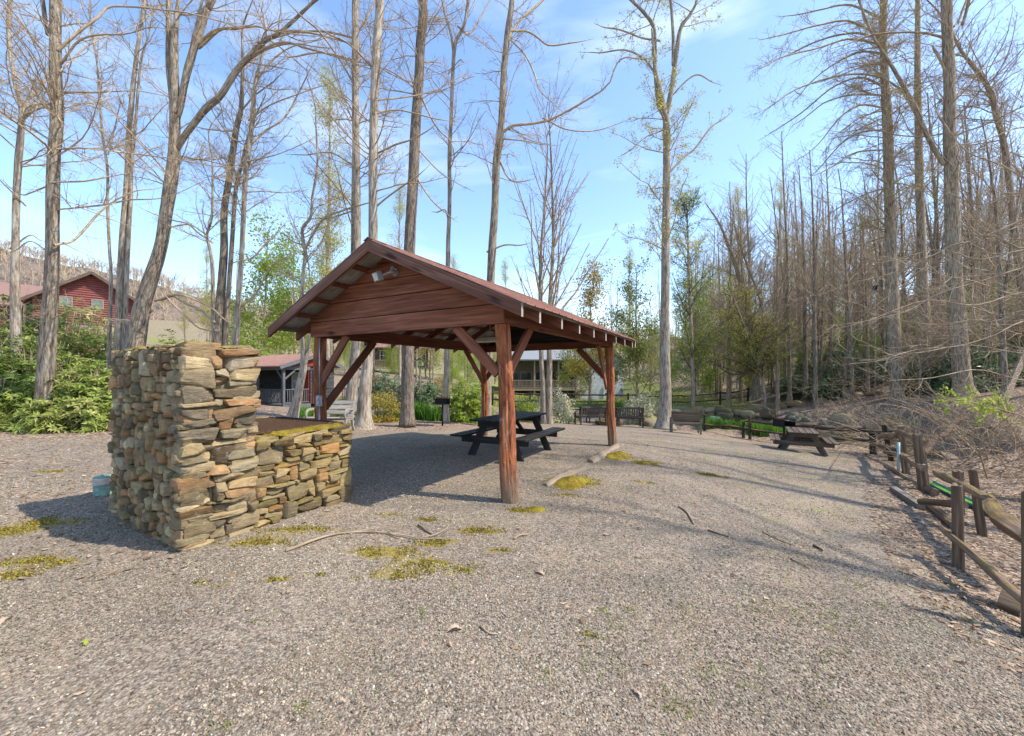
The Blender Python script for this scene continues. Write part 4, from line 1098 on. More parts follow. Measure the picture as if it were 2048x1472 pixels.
def mat_rail(name, d, m_, l_, mossy):
    m = wood(name, d, m_, l_, .9, .8, False, .02); nt = m.node_tree; k = N(nt); b = nt.nodes['Principled BSDF']
    src = b.inputs['Base Color'].links[0].from_socket
    geo = k.n('ShaderNodeNewGeometry'); z = k.sep(geo.outputs['Normal'])[2]
    f = k.math('MULTIPLY', k.ramp(z, [(.0, 0.0), (.6, 1.0)]), k.ramp(k.noise(k.obj(), 3.5, 5, .65), [(.5 - .16 * mossy, 0.0), (.66 - .12 * mossy, .85)]))
    k.l(k.mix(f, src, k.ramp(k.noise(k.obj(), 50, 3, .6), [(.3, (.12, .075, .025)), (.7, (.32, .225, .055))])), b.inputs['Base Color'])
    return m
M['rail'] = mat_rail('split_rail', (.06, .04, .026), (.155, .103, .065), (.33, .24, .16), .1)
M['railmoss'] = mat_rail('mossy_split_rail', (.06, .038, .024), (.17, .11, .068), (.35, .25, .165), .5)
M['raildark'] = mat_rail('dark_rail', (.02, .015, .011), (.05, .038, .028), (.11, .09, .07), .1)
def fence_post(mb, foot, top, r0, seed):
    foot, top = np.asarray(foot, float), np.asarray(top, float); foot = foot - nrm(top - foot) * .12
    n, s = 18, 10; t = np.linspace(0, 1, n)[:, None]; P = foot + (top - foot) * t
    R = np.full(n, r0) * np.linspace(1.08, .94, n)
    V, F, G = tubes(P[None], R[None], s, True); c = np.repeat(P, s, 0); a = np.tile(np.arange(s), n); r = np.random.RandomState(seed)
    w_ = r.uniform(.70, 1.2, s)[a] * (1 + .10 * vnoise(np.c_[G[:, 2] * 2.6, a * .9, G[:, 2] * 0], 1.0, seed) + .05 * vnoise(G, 6, seed)); V = c + (V - c) * w_[:, None]
    top_ = G[:, 2] > G[:, 2].max() - 1e-6; V[top_, 2] += r.uniform(-.02, .02, top_.sum())
    mb.add(V, F, np.c_[G[:, 2], G[:, 0], G[:, 1]])
def fpix(u, v, Y): return at(u, v, Y)
pf = thing('split_rail_fence', 'rustic split rail fence of mossy round rails running along the pond yard', 'fence', (5.4, 4.9, h1(5.4, 4.9)))
fo = np.array(pf.location)
def fbuild(mb, name, mat): return mb.build(name, mat, pf, True, fo, 50)
# posts: foot pixel, top pixel, distance
FP = [((1409, 861), (1409, 829), 18.2, .055), ((1487, 876), (1487, 843), 17.0, .06), ((1500, 880), (1500, 832), 16.7, .06),
      ((1588, 886), (1588, 852), 15.2, .055), ((1747, 906), (1744, 862), 13.2, .075), ((1783, 920), (1768, 850), 11.9, .065),
      ((1812, 940), (1802, 852), 9.9, .075), ((1848, 968), (1836, 868), 8.35, .078), ((1917, 1143), (1914, 970), 4.78, .052), ((1966, 1072), (1946, 940), 6.2, .055), ((2066, 1290), (2064, 985), 3.22, .05), ((1918, 985), (1916, 942), 7.2, .062)]
feet = []
for i, (f, tp, Y, r0) in enumerate(FP):
    A, B = fpix(*f, Y), fpix(*tp, Y); A[2] = min(A[2], h1(A[0], Y))
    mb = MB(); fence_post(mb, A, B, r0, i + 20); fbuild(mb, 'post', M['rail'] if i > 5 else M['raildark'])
RL = [((1318, 822, 19.6), (1412, 829, 18.1), .045, .04, 0), ((1400, 848, 18.3), (1500, 857, 16.8), .05, .055, 0), ((1490, 843, 17.0), (1596, 851, 15.1), .055, .05, 0), ((1484, 858, 17.0), (1600, 870, 15.1), .05, .045, 0),
      ((1580, 852, 15.3), (1760, 860, 13.0), .06, .07, 0), ((1590, 872, 15.2), (1748, 882, 13.2), .05, .055, 0),
      ((1738, 862, 13.2), (1782, 866, 11.7), .075, .07, 0), ((1744, 890, 13.2), (1800, 899, 10.6), .055, .06, 0),
      ((1762, 872, 11.9), (1800, 868, 10.0), .07, .075, 1), ((1792, 862, 10.1), (1842, 882, 8.3), .06, .065, 1),
      ((1774, 902, 11.7), (1812, 916, 9.9), .06, .06, 1), ((1800, 908, 9.9), (1845, 934, 8.2), .078, .075, 1),
      ((1874, 944, 7.2), (1972, 1000, 5.35), .065, .07, 1), ((1960, 992, 5.6), (2066, 1085, 4.1), .08, .10, 1),
      ((1893, 1062, 4.95), (2075, 1222, 3.2), .042, .048, 0), ((1925, 1010, 6.2), (1842, 1002, 6.9), .065, .06, 0)]
for i, (a, b_, r0, r1, mo) in enumerate(RL):
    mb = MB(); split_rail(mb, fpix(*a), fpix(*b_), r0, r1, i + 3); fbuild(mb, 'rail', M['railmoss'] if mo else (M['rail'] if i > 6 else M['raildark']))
# fallen rails and squared timber by the fence
def ground_log(name, label, cat, pts, radii, mat, seed, group=None, sides=10, lift=.8):
    P = []
    for (u, v), rr in zip(pts, radii): q = gp(u, v); q[2] += rr * lift; P.append(q)
    P = np.array(P); c = P.mean(0); t = thing(name, label, cat, (c[0], c[1], c[2]))
    mb = MB()
    for a, b_, r0, r1 in zip(P[:-1], P[1:], radii[:-1], radii[1:]): split_rail(mb, a, b_, r0, r1, seed, 0, sides)
    mb.build('rail', mat, t, True, c, 50); return t
ground_log('fallen_rail', 'long crooked grey rail lying on the ground inside the fence', 'rail', [(1778, 940), (1868, 995)], [.035, .075], M['rail'], 5)
ground_log('fallen_rail', 'split grey rail lying flat, its jagged end against the near fence post', 'rail', [(1850, 1010), (1908, 1060)], [.07, .075], M['rail'], 8)
A, B = gp(1786, 982), gp(1842, 1020); c = (A + B) / 2; t = thing('squared_timber', 'squared grey timber lying on the ground in front of the fallen rail', 'timber', c)
mb = MB(); bar(mb, A + eZ * .05 - c, B + eZ * .05 - c, .13, .11, (0, 0, 1), .008); mb.build('beam', M['greywood'], t)
ground_log('stump', 'short dark log chunk lying under the thick mossy fence rail', 'log', [(2000, 1215), (2046, 1232)], [.12, .11], M['rail'], 15)
# gutter trough
A, B, Cc = at(1856, 912, 8.9), at(1925, 948, 7.9), at(2075, 1012, 6.5)
for q in (A, B, Cc): q[2] = h1(q[0], q[1]) + .10
def mat_teal(name, a, c_):
    m, nt, b = newmat(name); k = N(nt); f = k.noise(k.obj(), 9, 5, .6); k.l(k.ramp(f, [(.3, a), (.6, c_), (.75, (.34, .36, .26))]), b.inputs['Base Color']); b.inputs['Roughness'].default_value = .5; return m
M['teal'] = mat_teal('teal_gutter', (.04, .20, .17), (.09, .33, .28)); M['algae'] = mat_teal('green_algae', (.07, .17, .01), (.15, .30, .02))
t = thing('gutter', 'long teal half pipe gutter full of algae lying on leaves behind the fence', 'gutter', (B[0], B[1], B[2])); c = np.array(t.location)
Q = spline([A, B, Cc], 30); mb = MB(); a = np.linspace(PI, 2 * PI, 9); V = []
for i, q in enumerate(Q):
    d = nrm(Q[min(i + 1, 29)] - Q[max(i - 1, 0)]); sd = nrm(np.cross(d, eZ))
    for rr in (.095, .088):
        for x in (a if rr > .09 else a[::-1]): V.append(q + sd * rr * math.cos(x) + eZ * rr * math.sin(x))
V = np.array(V).reshape(30, 18, 3); i = (np.arange(29)[:, None] * 18 + np.arange(18)[None]); j = np.arange(29)[:, None] * 18 + (np.arange(18)[None] + 1) % 18
mb.add(V.reshape(-1, 3), np.stack([i, j, j + 18, i + 18], -1).reshape(-1, 4)); mb.build('trough', M['teal'], t, True, c, 40)
mb = MB(); V = []
for i, q in enumerate(Q):
    d = nrm(Q[min(i + 1, 29)] - Q[max(i - 1, 0)]); sd = nrm(np.cross(d, eZ)); V += [q + sd * .078 - eZ * .035, q - sd * .078 - eZ * .035]
i = np.arange(29) * 2; mb.add(np.array(V), np.stack([i, i + 1, i + 3, i + 2], 1)); mb.build('algae', M['algae'], t, False, c)
t = thing('downpipe', 'short upright pale blue pipe by the mossy rails', 'pipe', at(1797, 905, 9.6)); mb = MB(); tube(mb, [(0, 0, -.45), (0, 0, .24)], .03, 10)
M['bluepipe'] = plain('pale_blue_pipe', (.36, .47, .46), .4, 0, .2, 12); mb.build('tube', M['bluepipe'], t, True)
# capped standpipe beside the barbecue
p = gp(207, 989); t = thing('standpipe', 'short capped teal and cream standpipe beside the stone barbecue', 'standpipe', p)
M['tealpaint'] = plain('flaking_teal_paint', (.16, .26, .21), .6, 0, .35, 18); M['cream'] = plain('cream_plastic', (.48, .42, .35), .5, 0, .25, 14)
mb = MB(); lathe(mb, [(.10, -.08), (.10, .135), (.097, .14)]); mb.build('pipe', M['tealpaint'], t, True, None, 40)
mb = MB(); lathe(mb, [(.104, .14), (.107, .145), (.107, .175), (.103, .178), (.103, .184), (.107, .187), (.107, .222), (.10, .228)]); mb.build('collar', M['cream'], t, True, None, 40)
mb = MB(); lathe(mb, [(.098, .228), (.096, .243), (.08, .25), (.03, .252), (.03, .262), (.0, .263)]); mb.build('lid', M['tealpaint'], t, True, None, 40)
# log kerb at the pavilion edge
def klog(label, pts, rr, seed):
    P = np.array([gp(u, v) for u, v in pts]); P[:, 2] -= np.array(rr) * .25; c = P.mean(0)
    t = thing('kerb_log', label, 'log', c, group=None); mb = MB()
    q = spline(np.c_[P, rr], 26); V, F, G = tubes(q[None, :, :3], q[None, :, 3], 14, True); ctr = np.repeat(q[:, :3], 14, 0)
    V = ctr + (V - ctr) * (1 + .24 * vnoise(V, 4, seed) + .14 * vnoise(V, 13, seed + 1))[:, None]
    mb.add(V, F, np.c_[G[:, 2], G[:, 0], G[:, 1]]); mb.build('log', M['logbare'], t, True, c, 60)
M['logbare'] = wood('bare_half_buried_log', (.13, .098, .068), (.225, .172, .122), (.32, .255, .19), .9, .7, False, .01)
klog('bare pale log half buried at the pavilion edge, ending at the far post', [(1180, 925), (1232, 893)], [.085, .10], 3)
klog('bare pale log half buried in gravel beside the long moss mound', [(1090, 972), (1130, 950), (1165, 938)], [.045, .075, .075], 9)
# moss mounds
def mound(label, u, v, a, b_, hgt, seed, rz=0.0):
    p = gp(u, v); t = thing('moss_mound', label, 'moss', p, rz); n = 40; r_, th = np.meshgrid(np.linspace(0, 1, n), np.arange(64) / 64 * 2 * PI, indexing='ij')
    rr = r_ * (1 + .16 * vnoise(np.stack([np.cos(th).ravel(), np.sin(th).ravel(), 0 * th.ravel()], 1), 1.8, seed).reshape(th.shape))
    x, y = a * rr * np.cos(th), b_ * rr * np.sin(th); P = np.stack([x.ravel(), y.ravel(), 0 * x.ravel()], 1)
    z = hgt * (1 - r_.ravel() ** 2.2) + .035 * vnoise(P, 6, seed) * (1 - r_.ravel() ** 4) + .014 * vnoise(P, 16, seed + 1) + .005 * vnoise(P, 50, seed + 2) - .02
    ca, sa = math.cos(rz), math.sin(rz); g = H(p[0] + P[:, 0] * ca - P[:, 1] * sa, p[1] + P[:, 0] * sa + P[:, 1] * ca) - p[2]
    P[:, 2] = z + g; i = (np.arange(n - 1)[:, None] * 64 + np.arange(64)[None]); j = np.arange(n - 1)[:, None] * 64 + (np.arange(64)[None] + 1) % 64
    mb = MB(); mb.add(P, np.stack([i, i + 64, j + 64, j], -1).reshape(-1, 4)); mb.build('cushion', M['moss'], t, True)
mound('long yellow green moss mound beside the half buried log', 1147, 966, .52, .24, .10, 4, .9); mound('yellow moss mound at the foot of the far pavilion post', 1236, 913, .42, .24, .10, 8, .8)
mound('flat bright moss cushion beyond the far post mound', 1290, 926, .34, .2, .05, 13, .3); mound('small golden moss cushion at the foot of the near pavilion post', 1056, 1020, .26, .12, .045, 17, .2)
V, F, T = leaf_cards(MOSSP, np.random.RandomState(2), .017, .7, .004, (.0, 1.0), -.6)
M['lf_moss'] = leafmat('moss_frond', [(0, (.10, .07, .018)), (.5, (.26, .195, .03)), (1, (.43, .37, .06))], .2, .9)
mb = MB(); mb.add(V, F, None, T); tag(mb.build('moss_fronds', M['lf_moss']), 'yellow green moss creeping over the gravel', kind='stuff')
# fallen sticks
def stick(label, pts, r0, r1, seed, mat='twig', twigs=()):
    P = np.array([gp(u, v) for u, v in pts]); P[:, 2] += r0 * .9 + .004; c = P.mean(0); t = thing('fallen_stick', label, 'stick', c)
    def one(P, a, b_):
        q = spline(P, 5 * len(P)); q += .006 * np.stack([vnoise(q, 9, seed), vnoise(q, 9, seed + 1), vnoise(q, 9, seed + 2)], 1); return q, np.linspace(a, b_, len(q))
    mb = MB(); q, R = one(P, r0, r1); tube(mb, q, R, 7)
    for tw in twigs:
        Q = np.array([gp(u, v) for u, v in tw]); Q[:, 2] += r0 + .01; Q[-1, 2] += .03; q, R = one(Q, r0 * .5, r1 * .6); tube(mb, q, R, 6)
    mb.build('branch', M[mat], t, True, c)
stick('long bare fallen branch lying across the moss in front of the barbecue', [(572, 1105), (640, 1080), (700, 1067), (775, 1069), (840, 1080), (910, 1080)], .013, .005, 3, 'twig', [[(775, 1069), (800, 1078), (850, 1090)], [(840, 1080), (880, 1070), (902, 1050), (908, 1038)], [(700, 1067), (750, 1062), (800, 1064)]])
stick('thin dark stick lying between the barbecue and the near post', [(837, 1053), (850, 1062), (865, 1071)], .010, .005, 6, 'twig_dark')
stick('pale bent stick on the gravel below the near post', [(1028, 1080), (1040, 1073), (1056, 1072)], .010, .007, 7)
stick('reddish strip of bark lying on the open gravel', [(1358, 1015), (1375, 1028), (1388, 1050)], .012, .010, 8, 'twig')
stick('straight thin stick on the gravel near the brown picnic table', [(1660, 938), (1672, 920), (1683, 903)], .010, .006, 9, 'twig_dark')
stick('short dark stick lying mid yard', [(1628, 1093), (1645, 1103)], .014, .010, 10, 'twig_dark')
stick('very thin straight twig lying in front of the fallen rails', [(1524, 1065), (1560, 1082), (1590, 1094)], .006, .004, 11, 'twig_dark')
stick('thin twig pointing at the near fence post', [(1580, 1120), (1620, 1140)], .007, .004, 12, 'twig_dark')
stick('curved thin twig lying on gravel among the oak leaves', [(960, 1254), (978, 1268), (996, 1270)], .007, .004, 13, 'twig')
stick('dark stick with a knot lying beside the shadow band', [(1416, 1062), (1440, 1070), (1470, 1080)], .009, .005, 14, 'twig_dark')
# big fallen oak leaves
OAK = [(0, -1), (.08, -.7), (.34, -.62), (.2, -.42), (.5, -.22), (.24, -.08), (.58, .2), (.27, .28), (.44, .6), (.18, .58), (.12, .82), (0, 1)]
def oak_leaf(label, u, v, s, rz, col, curl, name='oak_leaf', outline=OAK):
    p = gp(u, v); t = thing(name, label, 'leaf', (p[0], p[1], p[2] + .012), rz); R = np.array(outline); mid = np.c_[np.zeros(len(R)), R[:, 1]]
    V = np.concatenate([np.c_[R * s, np.abs(R[:, 0]) ** 1.3 * s * curl + .01 * np.cos(R[:, 1] * 3)], np.c_[mid * s, .01 * np.cos(R[:, 1] * 3)], np.c_[-R[:, 0] * s, R[:, 1] * s, np.abs(R[:, 0]) ** 1.3 * s * curl * .6 + .01 * np.cos(R[:, 1] * 3)]]); n = len(R)
    i = np.arange(n - 1); F = np.concatenate([np.stack([i, i + 1, i + n + 1, i + n], 1), np.stack([i + n, i + n + 1, i + 2 * n + 1, i + 2 * n], 1)])
    mb = MB(); mb.add(V, F, None, (col, col, col)); mb.build('blade', M['lf_bright'] if name == 'green_leaf' else M['lf_dead'], t)
oak_leaf('orange brown oak leaf lying on gravel below the moss patch', 1080, 1148, 0.056, 1.0, .75, .5); oak_leaf('tan lobed oak leaf beside the curved thin twig', 908, 1262, 0.056, -1.2, .95, .8)
oak_leaf('curled dry brown leaf just below the tan oak leaf', 902, 1291, 0.030, .4, .8, 1.2); oak_leaf('dry brown leaf lying far out on the open gravel', 1135, 1220, 0.033, 2.0, .8, .8)
oak_leaf('rust brown leaf on the gravel close to the lens corner', 683, 1409, 0.026, 2.0, .85, .9); oak_leaf('green fallen leaf lying alone on grey gravel', 172, 1287, 0.036, .8, .8, .3, 'green_leaf')
oak_leaf('tan leaf lying at the yard edge beside the orange litter', 12, 1243, 0.053, .3, .9, .6); oak_leaf('large russet leaf lying by the log chunk under the fence', 2015, 1262, 0.066, 1.4, .7, .8)

# ------------------------------------------------------------ trees
def samp(P, R, ln, idx, t):
    """point, tangent and radius on paths P[idx] at fraction t"""
    S = P.shape[1]; x = np.clip(t, 0, .9999) * (S - 1); i = x.astype(int); f = (x - i)[:, None]
    a, b = P[idx, i], P[idx, i + 1]; T = b - a; T = T / (np.linalg.norm(T, axis=1, keepdims=True) + 1e-9)
    return a + (b - a) * f, T, R[idx, i] * (1 - f[:, 0]) + R[idx, i + 1] * f[:, 0]
def grow(P, R, ln, cnt, r, t0=.2, t1=1.0, ang=(.7, .2), lf=lambda t: .5 * (1.1 - t), S=5, wander=.12, up=.0, rr=.6, rmin=.003, flat=0.0, ref=None):
    """next order of branches on paths P (N,S,3)"""
    N_ = len(P); idx = np.repeat(np.arange(N_), cnt) if np.ndim(cnt) else np.repeat(np.arange(N_), [cnt] * N_)
    n = len(idx)
    if n == 0: return np.zeros((0, S, 3)), np.zeros((0, S)), np.zeros(0)
    t = t0 + (t1 - t0) * r.uniform(0, 1, n); p, T, r0 = samp(P, R, ln, idx, t)
    q = r.normal(size=(n, 3)); q[:, 2] *= (1 - flat); q -= T * (q * T).sum(1, keepdims=True); q /= np.linalg.norm(q, axis=1, keepdims=True) + 1e-9
    a = np.clip(r.normal(ang[0], ang[1], n), .12, 1.9)[:, None]; d = T * np.cos(a) + q * np.sin(a)
    L_ = (ln[idx] if ref is None else ref) * lf(t) * r.uniform(.65, 1.25, n)
    path = np.zeros((n, S, 3)); path[:, 0] = p; st = (L_ / (S - 1))[:, None]
    for k_ in range(1, S):
        d = d + r.normal(0, wander, (n, 3)); d[:, 2] += up; d /= np.linalg.norm(d, axis=1, keepdims=True)
        path[:, k_] = path[:, k_ - 1] + d * st
    ra = np.maximum(np.minimum(r0 * rr, .0085 * L_ + .003), rmin)
    rad = ra[:, None] * np.linspace(1, .35, S)[None]; rad = np.maximum(rad, rmin * .6)
    return path, rad, L_
def path3(pts, Y, dy=0.0, r=None):
    """pixel polyline (u, v, width) at distance Y -> 3-D path with radius"""
    out = []
    for i, (u, v, w) in enumerate(pts):
        yy = Y + dy * i / max(1, len(pts) - 1); p = at(u, v, yy); out.append([*p, .88 * max(w, 1.2) / 2 / FPX * yy * yy / math.hypot(p[0], yy)])
    return np.array(out)
def emit(mb, P, R, sides, mi=0):
    if len(P): V, F, G = tubes(P, R, sides); mb.add(V, F, G, None, mi)

def big_tree(label, trunks, limbs=(), Y=15, seed=1, mat='bark_grey', tw='twig', leaves=None, nb=26, blen=3.2, bang=(1.05, .25), bup=.05, start=.35, ext=7.0,
             lsize=.07, ldens=1.0, foot=None, flare=.14, dens=2.0, twup=.03, sec=(1.0, .28), cat='tree', name='bare_tree', group=None, wander=.13, rmin=.0042, litnoise=0):
    """a tree after its trunk line: trunks = pixel polylines from foot to top; limbs = pixel polylines with a depth drift"""
    r = np.random.RandomState(seed)
    T3 = [path3(t, Y) for t in trunks]
    main = T3[0]
    if main[0][2] < main[-1][2]: pass
    fx, fy = main[0][0], main[0][1]; fz = h1(fx, fy) if foot is None else foot
    # bring the foot of every trunk that starts low down to the ground
    for t in T3:
        if abs(t[0][2] - main[0][2]) < .6:
            d = t[0].copy(); d[2] = fz - .12; d[0] += (t[0][0] - t[1][0]) / (t[0][2] - t[1][2] + 1e-6) * (d[2] - t[0][2]) if abs(t[0][2] - t[1][2]) > .2 else 0
            if t[0][2] > fz + .15: t[:] = t; T3[[id(x) for x in T3].index(id(t))] = np.concatenate([[d], t])
    root = thing(name, label, cat, (T3[0][0][0], T3[0][0][1], fz), 0, group); o = np.array(root.location)
    mbT, mbC = MB(), MB(); PP, RR, LL = [], [], []
    for t in T3:
        e = t[-1]; dirn = nrm(t[-1][:3] - t[-2][:3]); k_ = ext * r.uniform(.8, 1.1)
        if k_ > 0 and e[3] > .02:
            dirn = nrm(dirn + np.array([r.normal(0, .08), r.normal(0, .08), .2])); t = np.concatenate([t, [[*(e[:3] + dirn * k_ * .5), e[3] * .7], [*(e[:3] + dirn * k_ + np.array([r.normal(0, .3), r.normal(0, .3), 0])), max(.015, e[3] * .25)]]])
        ln = np.linalg.norm(np.diff(t[:, :3], axis=0), axis=1).sum(); n = int(max(14, min(70, ln / .3)))
        q = spline(t, n); q[:, 3] = np.maximum(q[:, 3], .008)
        hh = q[:, 2] - fz; q[:, 3] *= 1 + flare * np.exp(-np.maximum(hh, 0) / .28) * (abs(t[0][2] - fz) < .5)
        sd = 18 if q[:, 3].max() > .12 else 10
        V, F, G = tubes(q[None, :, :3], q[None, :, 3], sd, True); ctr = np.repeat(q[:, :3], sd, 0); rad = np.repeat(q[:, 3], sd)
        a = np.tile(np.arange(sd) / sd * 2 * PI, n); qq = np.stack([np.cos(a), np.sin(a), G[:, 2] * .6], 1)
        root_f = np.exp(-np.maximum(np.repeat(hh, sd), 0) / .3) * (abs(t[0][2] - fz) < .5)
        V = ctr + (V - ctr) * (1 + .06 * vnoise(qq, 2.2, seed) + .035 * vnoise(qq * np.array([2.5, 2.5, 3]), 2, seed + 2) + .10 * root_f * np.maximum(0, np.cos(a * 4 + seed)))[:, None]
        mbT.add(V, F, G); m_ = q[np.linspace(0, n - 1, 24).astype(int)]
        PP.append(m_[:, :3]); RR.append(m_[:, 3]); LL.append(ln)
    # explicit limbs
    XP, XR, XL = [], [], []
    for lb in limbs:
        dy = lb[1]; t = path3(lb[0], Y, dy); s_ = t[0].copy(); s_[:3] -= nrm(t[1, :3] - t[0, :3]) * .22; t = np.concatenate([[s_], t]); ln = np.linalg.norm(np.diff(t[:, :3], axis=0), axis=1).sum()
        e_ = t[-1, :3] + (t[-1, :3] - t[-2, :3]) * .8 + np.array([0, 0, .1]); t = np.concatenate([t, [[*e_, .004]]]); q = spline(t, 24); q[:, 3] = np.maximum(q[:, 3] * .9, .005); q[:, :3] += .03 * np.stack([vnoise(q[:, :3], 1.5, seed + i) for i in (1, 2, 3)], 1) * np.linspace(0, 1, 24)[:, None]
        XP.append(q[:, :3]); XR.append(q[:, 3]); XL.append(ln)
    P0, R0, L0 = np.array(PP), np.array(RR), np.array(LL)
    cnt = np.maximum(1, (nb * dens * L0 / L0.sum()).astype(int))
    ts = np.clip(start, 0, .95)
    P1, R1, L1 = grow(P0, R0, L0, cnt, r, ts, .985, bang, lambda t: (1.15 - .75 * (t - ts) / (1 - ts)), 9, wander, bup, .5, .007, ref=np.full(cnt.sum(), blen))
    emit(mbC, P1, R1, 6)
    if XP:
        XP, XR, XL = np.array(XP), np.array(XR), np.array(XL); emit(mbC, XP, XR, 9)
        X9 = XP[:, np.linspace(0, 23, 9).astype(int)]; XR9 = XR[:, np.linspace(0, 23, 9).astype(int)]
        P1, R1, L1 = np.concatenate([P1, X9]), np.concatenate([R1, XR9]), np.concatenate([L1, XL * .75])
    c2 = np.maximum(2, (L1 * 2.6 * dens).astype(int))
    P2, R2, L2 = grow(P1, R1, L1, c2, r, .15, 1.0, (.85, .25), lambda t: sec[1] * (1.35 - t), 6, .14, twup, .6, rmin * 1.25)
    emit(mbC, P2, R2, 4)
    c3 = np.maximum(1, np.minimum(9, L2 * 5.0 * dens)).astype(int)
    P3, R3, L3 = grow(P2, R2, L2, c3, r, .15, 1.0, (.8, .25), lambda t: .55 * (1.3 - t * .7), 4, .14, twup, .7, rmin)
    emit(mbC, P3, R3, 3)
    mbT.build('trunk', M[mat], root, True, o); mbC.build('crown', M[tw], root, True, o)
    if leaves:
        n = int(len(P3) * 3 * ldens); idx = r.randint(0, len(P3), n); p, T, _ = samp(P3, R3, L3, idx, r.uniform(.3, 1, n))
        cl = .5 + .5 * vnoise(p, .9, seed + 3)
        V, F, T_ = leaf_cards(p, r, lsize, .6, .04, (.15, .95)); mb = MB(); mb.add(V, F, None, T_); mb.build('leaves', M[leaves], root, False, o)
    return root

big_tree('stout furrowed grey trunk rising from the rhododendrons with long level limbs',
  [[(80,866,62),(84,840,52),(88,800,47),(93,720,45),(98,640,41),(103,560,37),(105,500,35),(105,444,34),(106,376,33),(108,308,32),(113,260,33),(114,226,34),(114,198,33),(111,137,32),(111,51,29),(111,0,29)],
   [(96,70,12),(90,40,12),(85,0,12)]],
  [([(128,90,10),(165,58,9),(195,35,9),(215,15,7),(250,13,6),(310,18,5),(376,26,4),(440,42,3),(480,55,2)],1.0),
   ([(128,120,8),(155,85,7),(190,70,6),(250,68,4),(300,55,3),(340,60,2)],-.6),
   ([(124,298,7),(170,297,6),(240,303,5),(340,317,4),(440,333,2)],-1.5),([(124,364,6),(170,362,6),(220,353,4),(262,345,2)],.8),
   ([(123,418,6),(205,410,6),(256,400,5),(318,396,3),(370,380,2)],-1.2),([(124,487,9),(145,482,8),(171,458,8),(205,420,7),(240,396,5),(273,380,4),(310,377,2)],1.5),
   ([(128,184,6),(205,184,5),(270,181,3),(330,192,2)],-.8),([(90,374,6),(62,385,5),(44,390,5),(20,375,3)],.5),([(90,500,5),(60,482,4),(35,500,3)],.3),([(128,135,6),(165,100,5),(205,75,4),(250,62,3)],1.2),([(98,640,5),(150,620,4),(210,636,3)],-1)],
  Y=11.6, seed=3, nb=30, blen=2.6, start=.52, bup=.02, ext=8, rmin=.0036, foot=0.02)
big_tree('slim lichen spotted tree at the yard edge behind the stout furrowed trunk',
  [[(33,700,29),(30,600,25),(31,499,21),(32,427,20),(34,369,19),(38,308,19),(43,253,17),(43,219,15),(31,164,14),(22,113,12),(17,51,13),(20,0,13)]],
  [([(43,225,9),(55,200,8),(75,185,8),(92,157,7),(100,120,5)],.6),([(44,245,8),(60,228,7),(92,212,6),(120,195,4)],-.5),([(40,400,6),(20,380,5),(0,360,4)],-.5),([(31,490,6),(60,470,5),(80,480,3)],.3)],
  Y=14, seed=5, mat='bark_pale', nb=20, blen=2.2, start=.4, ext=6)
big_tree('thin straight sapling between the stout furrowed trunk and the pale double trunk',
  [[(218,690,11),(222,560,9),(219,500,8),(215,410,8),(215,342,7),(205,267,7),(198,191,6),(195,130,6),(181,51,5),(181,0,5)]], [([(219,300,4),(240,210,3),(250,180,2)],.5)],
  Y=17, seed=7, mat='bark_pale', nb=18, blen=1.8, start=.45, ext=3, bup=.1)
big_tree('pale double trunk of two close stems behind the barbecue chimney',
  [[(236,690,21),(244,500,18),(251,410,17),(256,342,17),(258,273,15),(263,205,13),(270,137,11),(280,62,10),(289,0,10)],
   [(248,690,13),(256,500,11),(261,410,10),(263,342,9),(270,260,8),(277,171,7),(284,113,6),(300,60,4)]],
  [([(268,325,4),(300,300,3),(320,294,3)],.5),([(290,40,5),(310,20,4),(335,5,4)],.8)],
  Y=17, seed=9, mat='bark_pale', nb=24, blen=2.2, start=.4, ext=5)
big_tree('big leaning pale trunk forking into three great limbs above the barbecue',
  [[(252,800,56),(270,690,50),(285,610,42),(320,500,33),(332,427,32),(342,359,32),(347,318,30),(349,284,28),(350,225,26)],
   [(349,235,22),(343,191,14),(337,137,13),(337,68,13),(337,0,13)],[(352,235,20),(362,205,17),(372,154,18),(386,103,18),(400,62,18),(413,20,18),(424,0,16)],
   [(352,300,18),(362,284,17),(376,263,16),(410,219,17),(441,191,16),(472,143,15),(499,113,14),(533,79,11),(564,62,9)]],
  [([(564,62,8),(615,65,6),(660,76,4),(700,86,3)],.5),([(499,113,7),(560,85,6),(620,98,5),(680,115,4),(720,125,3)],-.8),([(480,135,6),(530,100,5),(585,88,4),(640,95,3)],.8),([(400,85,8),(430,60,7),(470,58,6),(510,52,5),(540,60,4),(600,70,3)],-1),
   ([(377,130,9),(385,80,8),(395,40,8),(405,0,7)],.5),([(405,90,8),(440,60,7),(480,55,6)],-.6),([(338,455,5),(380,450,4),(412,470,3)],-.5),([(318,600,7),(360,590,6),(420,615,5),(450,640,3)],-.8)],
  Y=15.5, seed=11, mat='bark_grey', nb=34, blen=2.6, start=.5, ext=6, bup=.02)
big_tree('straight grey trunk pair with a kinked second stem behind the chimney top',
  [[(436,690,26),(441,600,22),(448,500,19),(448,427,17),(458,359,16),(465,308,16),(473,256,14),(482,219,12),(485,154,9),(485,103,6)],
   [(450,690,14),(456,600,12),(463,500,11),(472,376,10),(485,325,9),(492,290,7)]],
  [([(470,262,5),(440,262,4),(400,255,3)],.5),([(480,225,5),(510,190,4),(545,165,3)],-.5)], Y=17, seed=13, nb=22, blen=2.2, start=.4, ext=2, bup=.06)
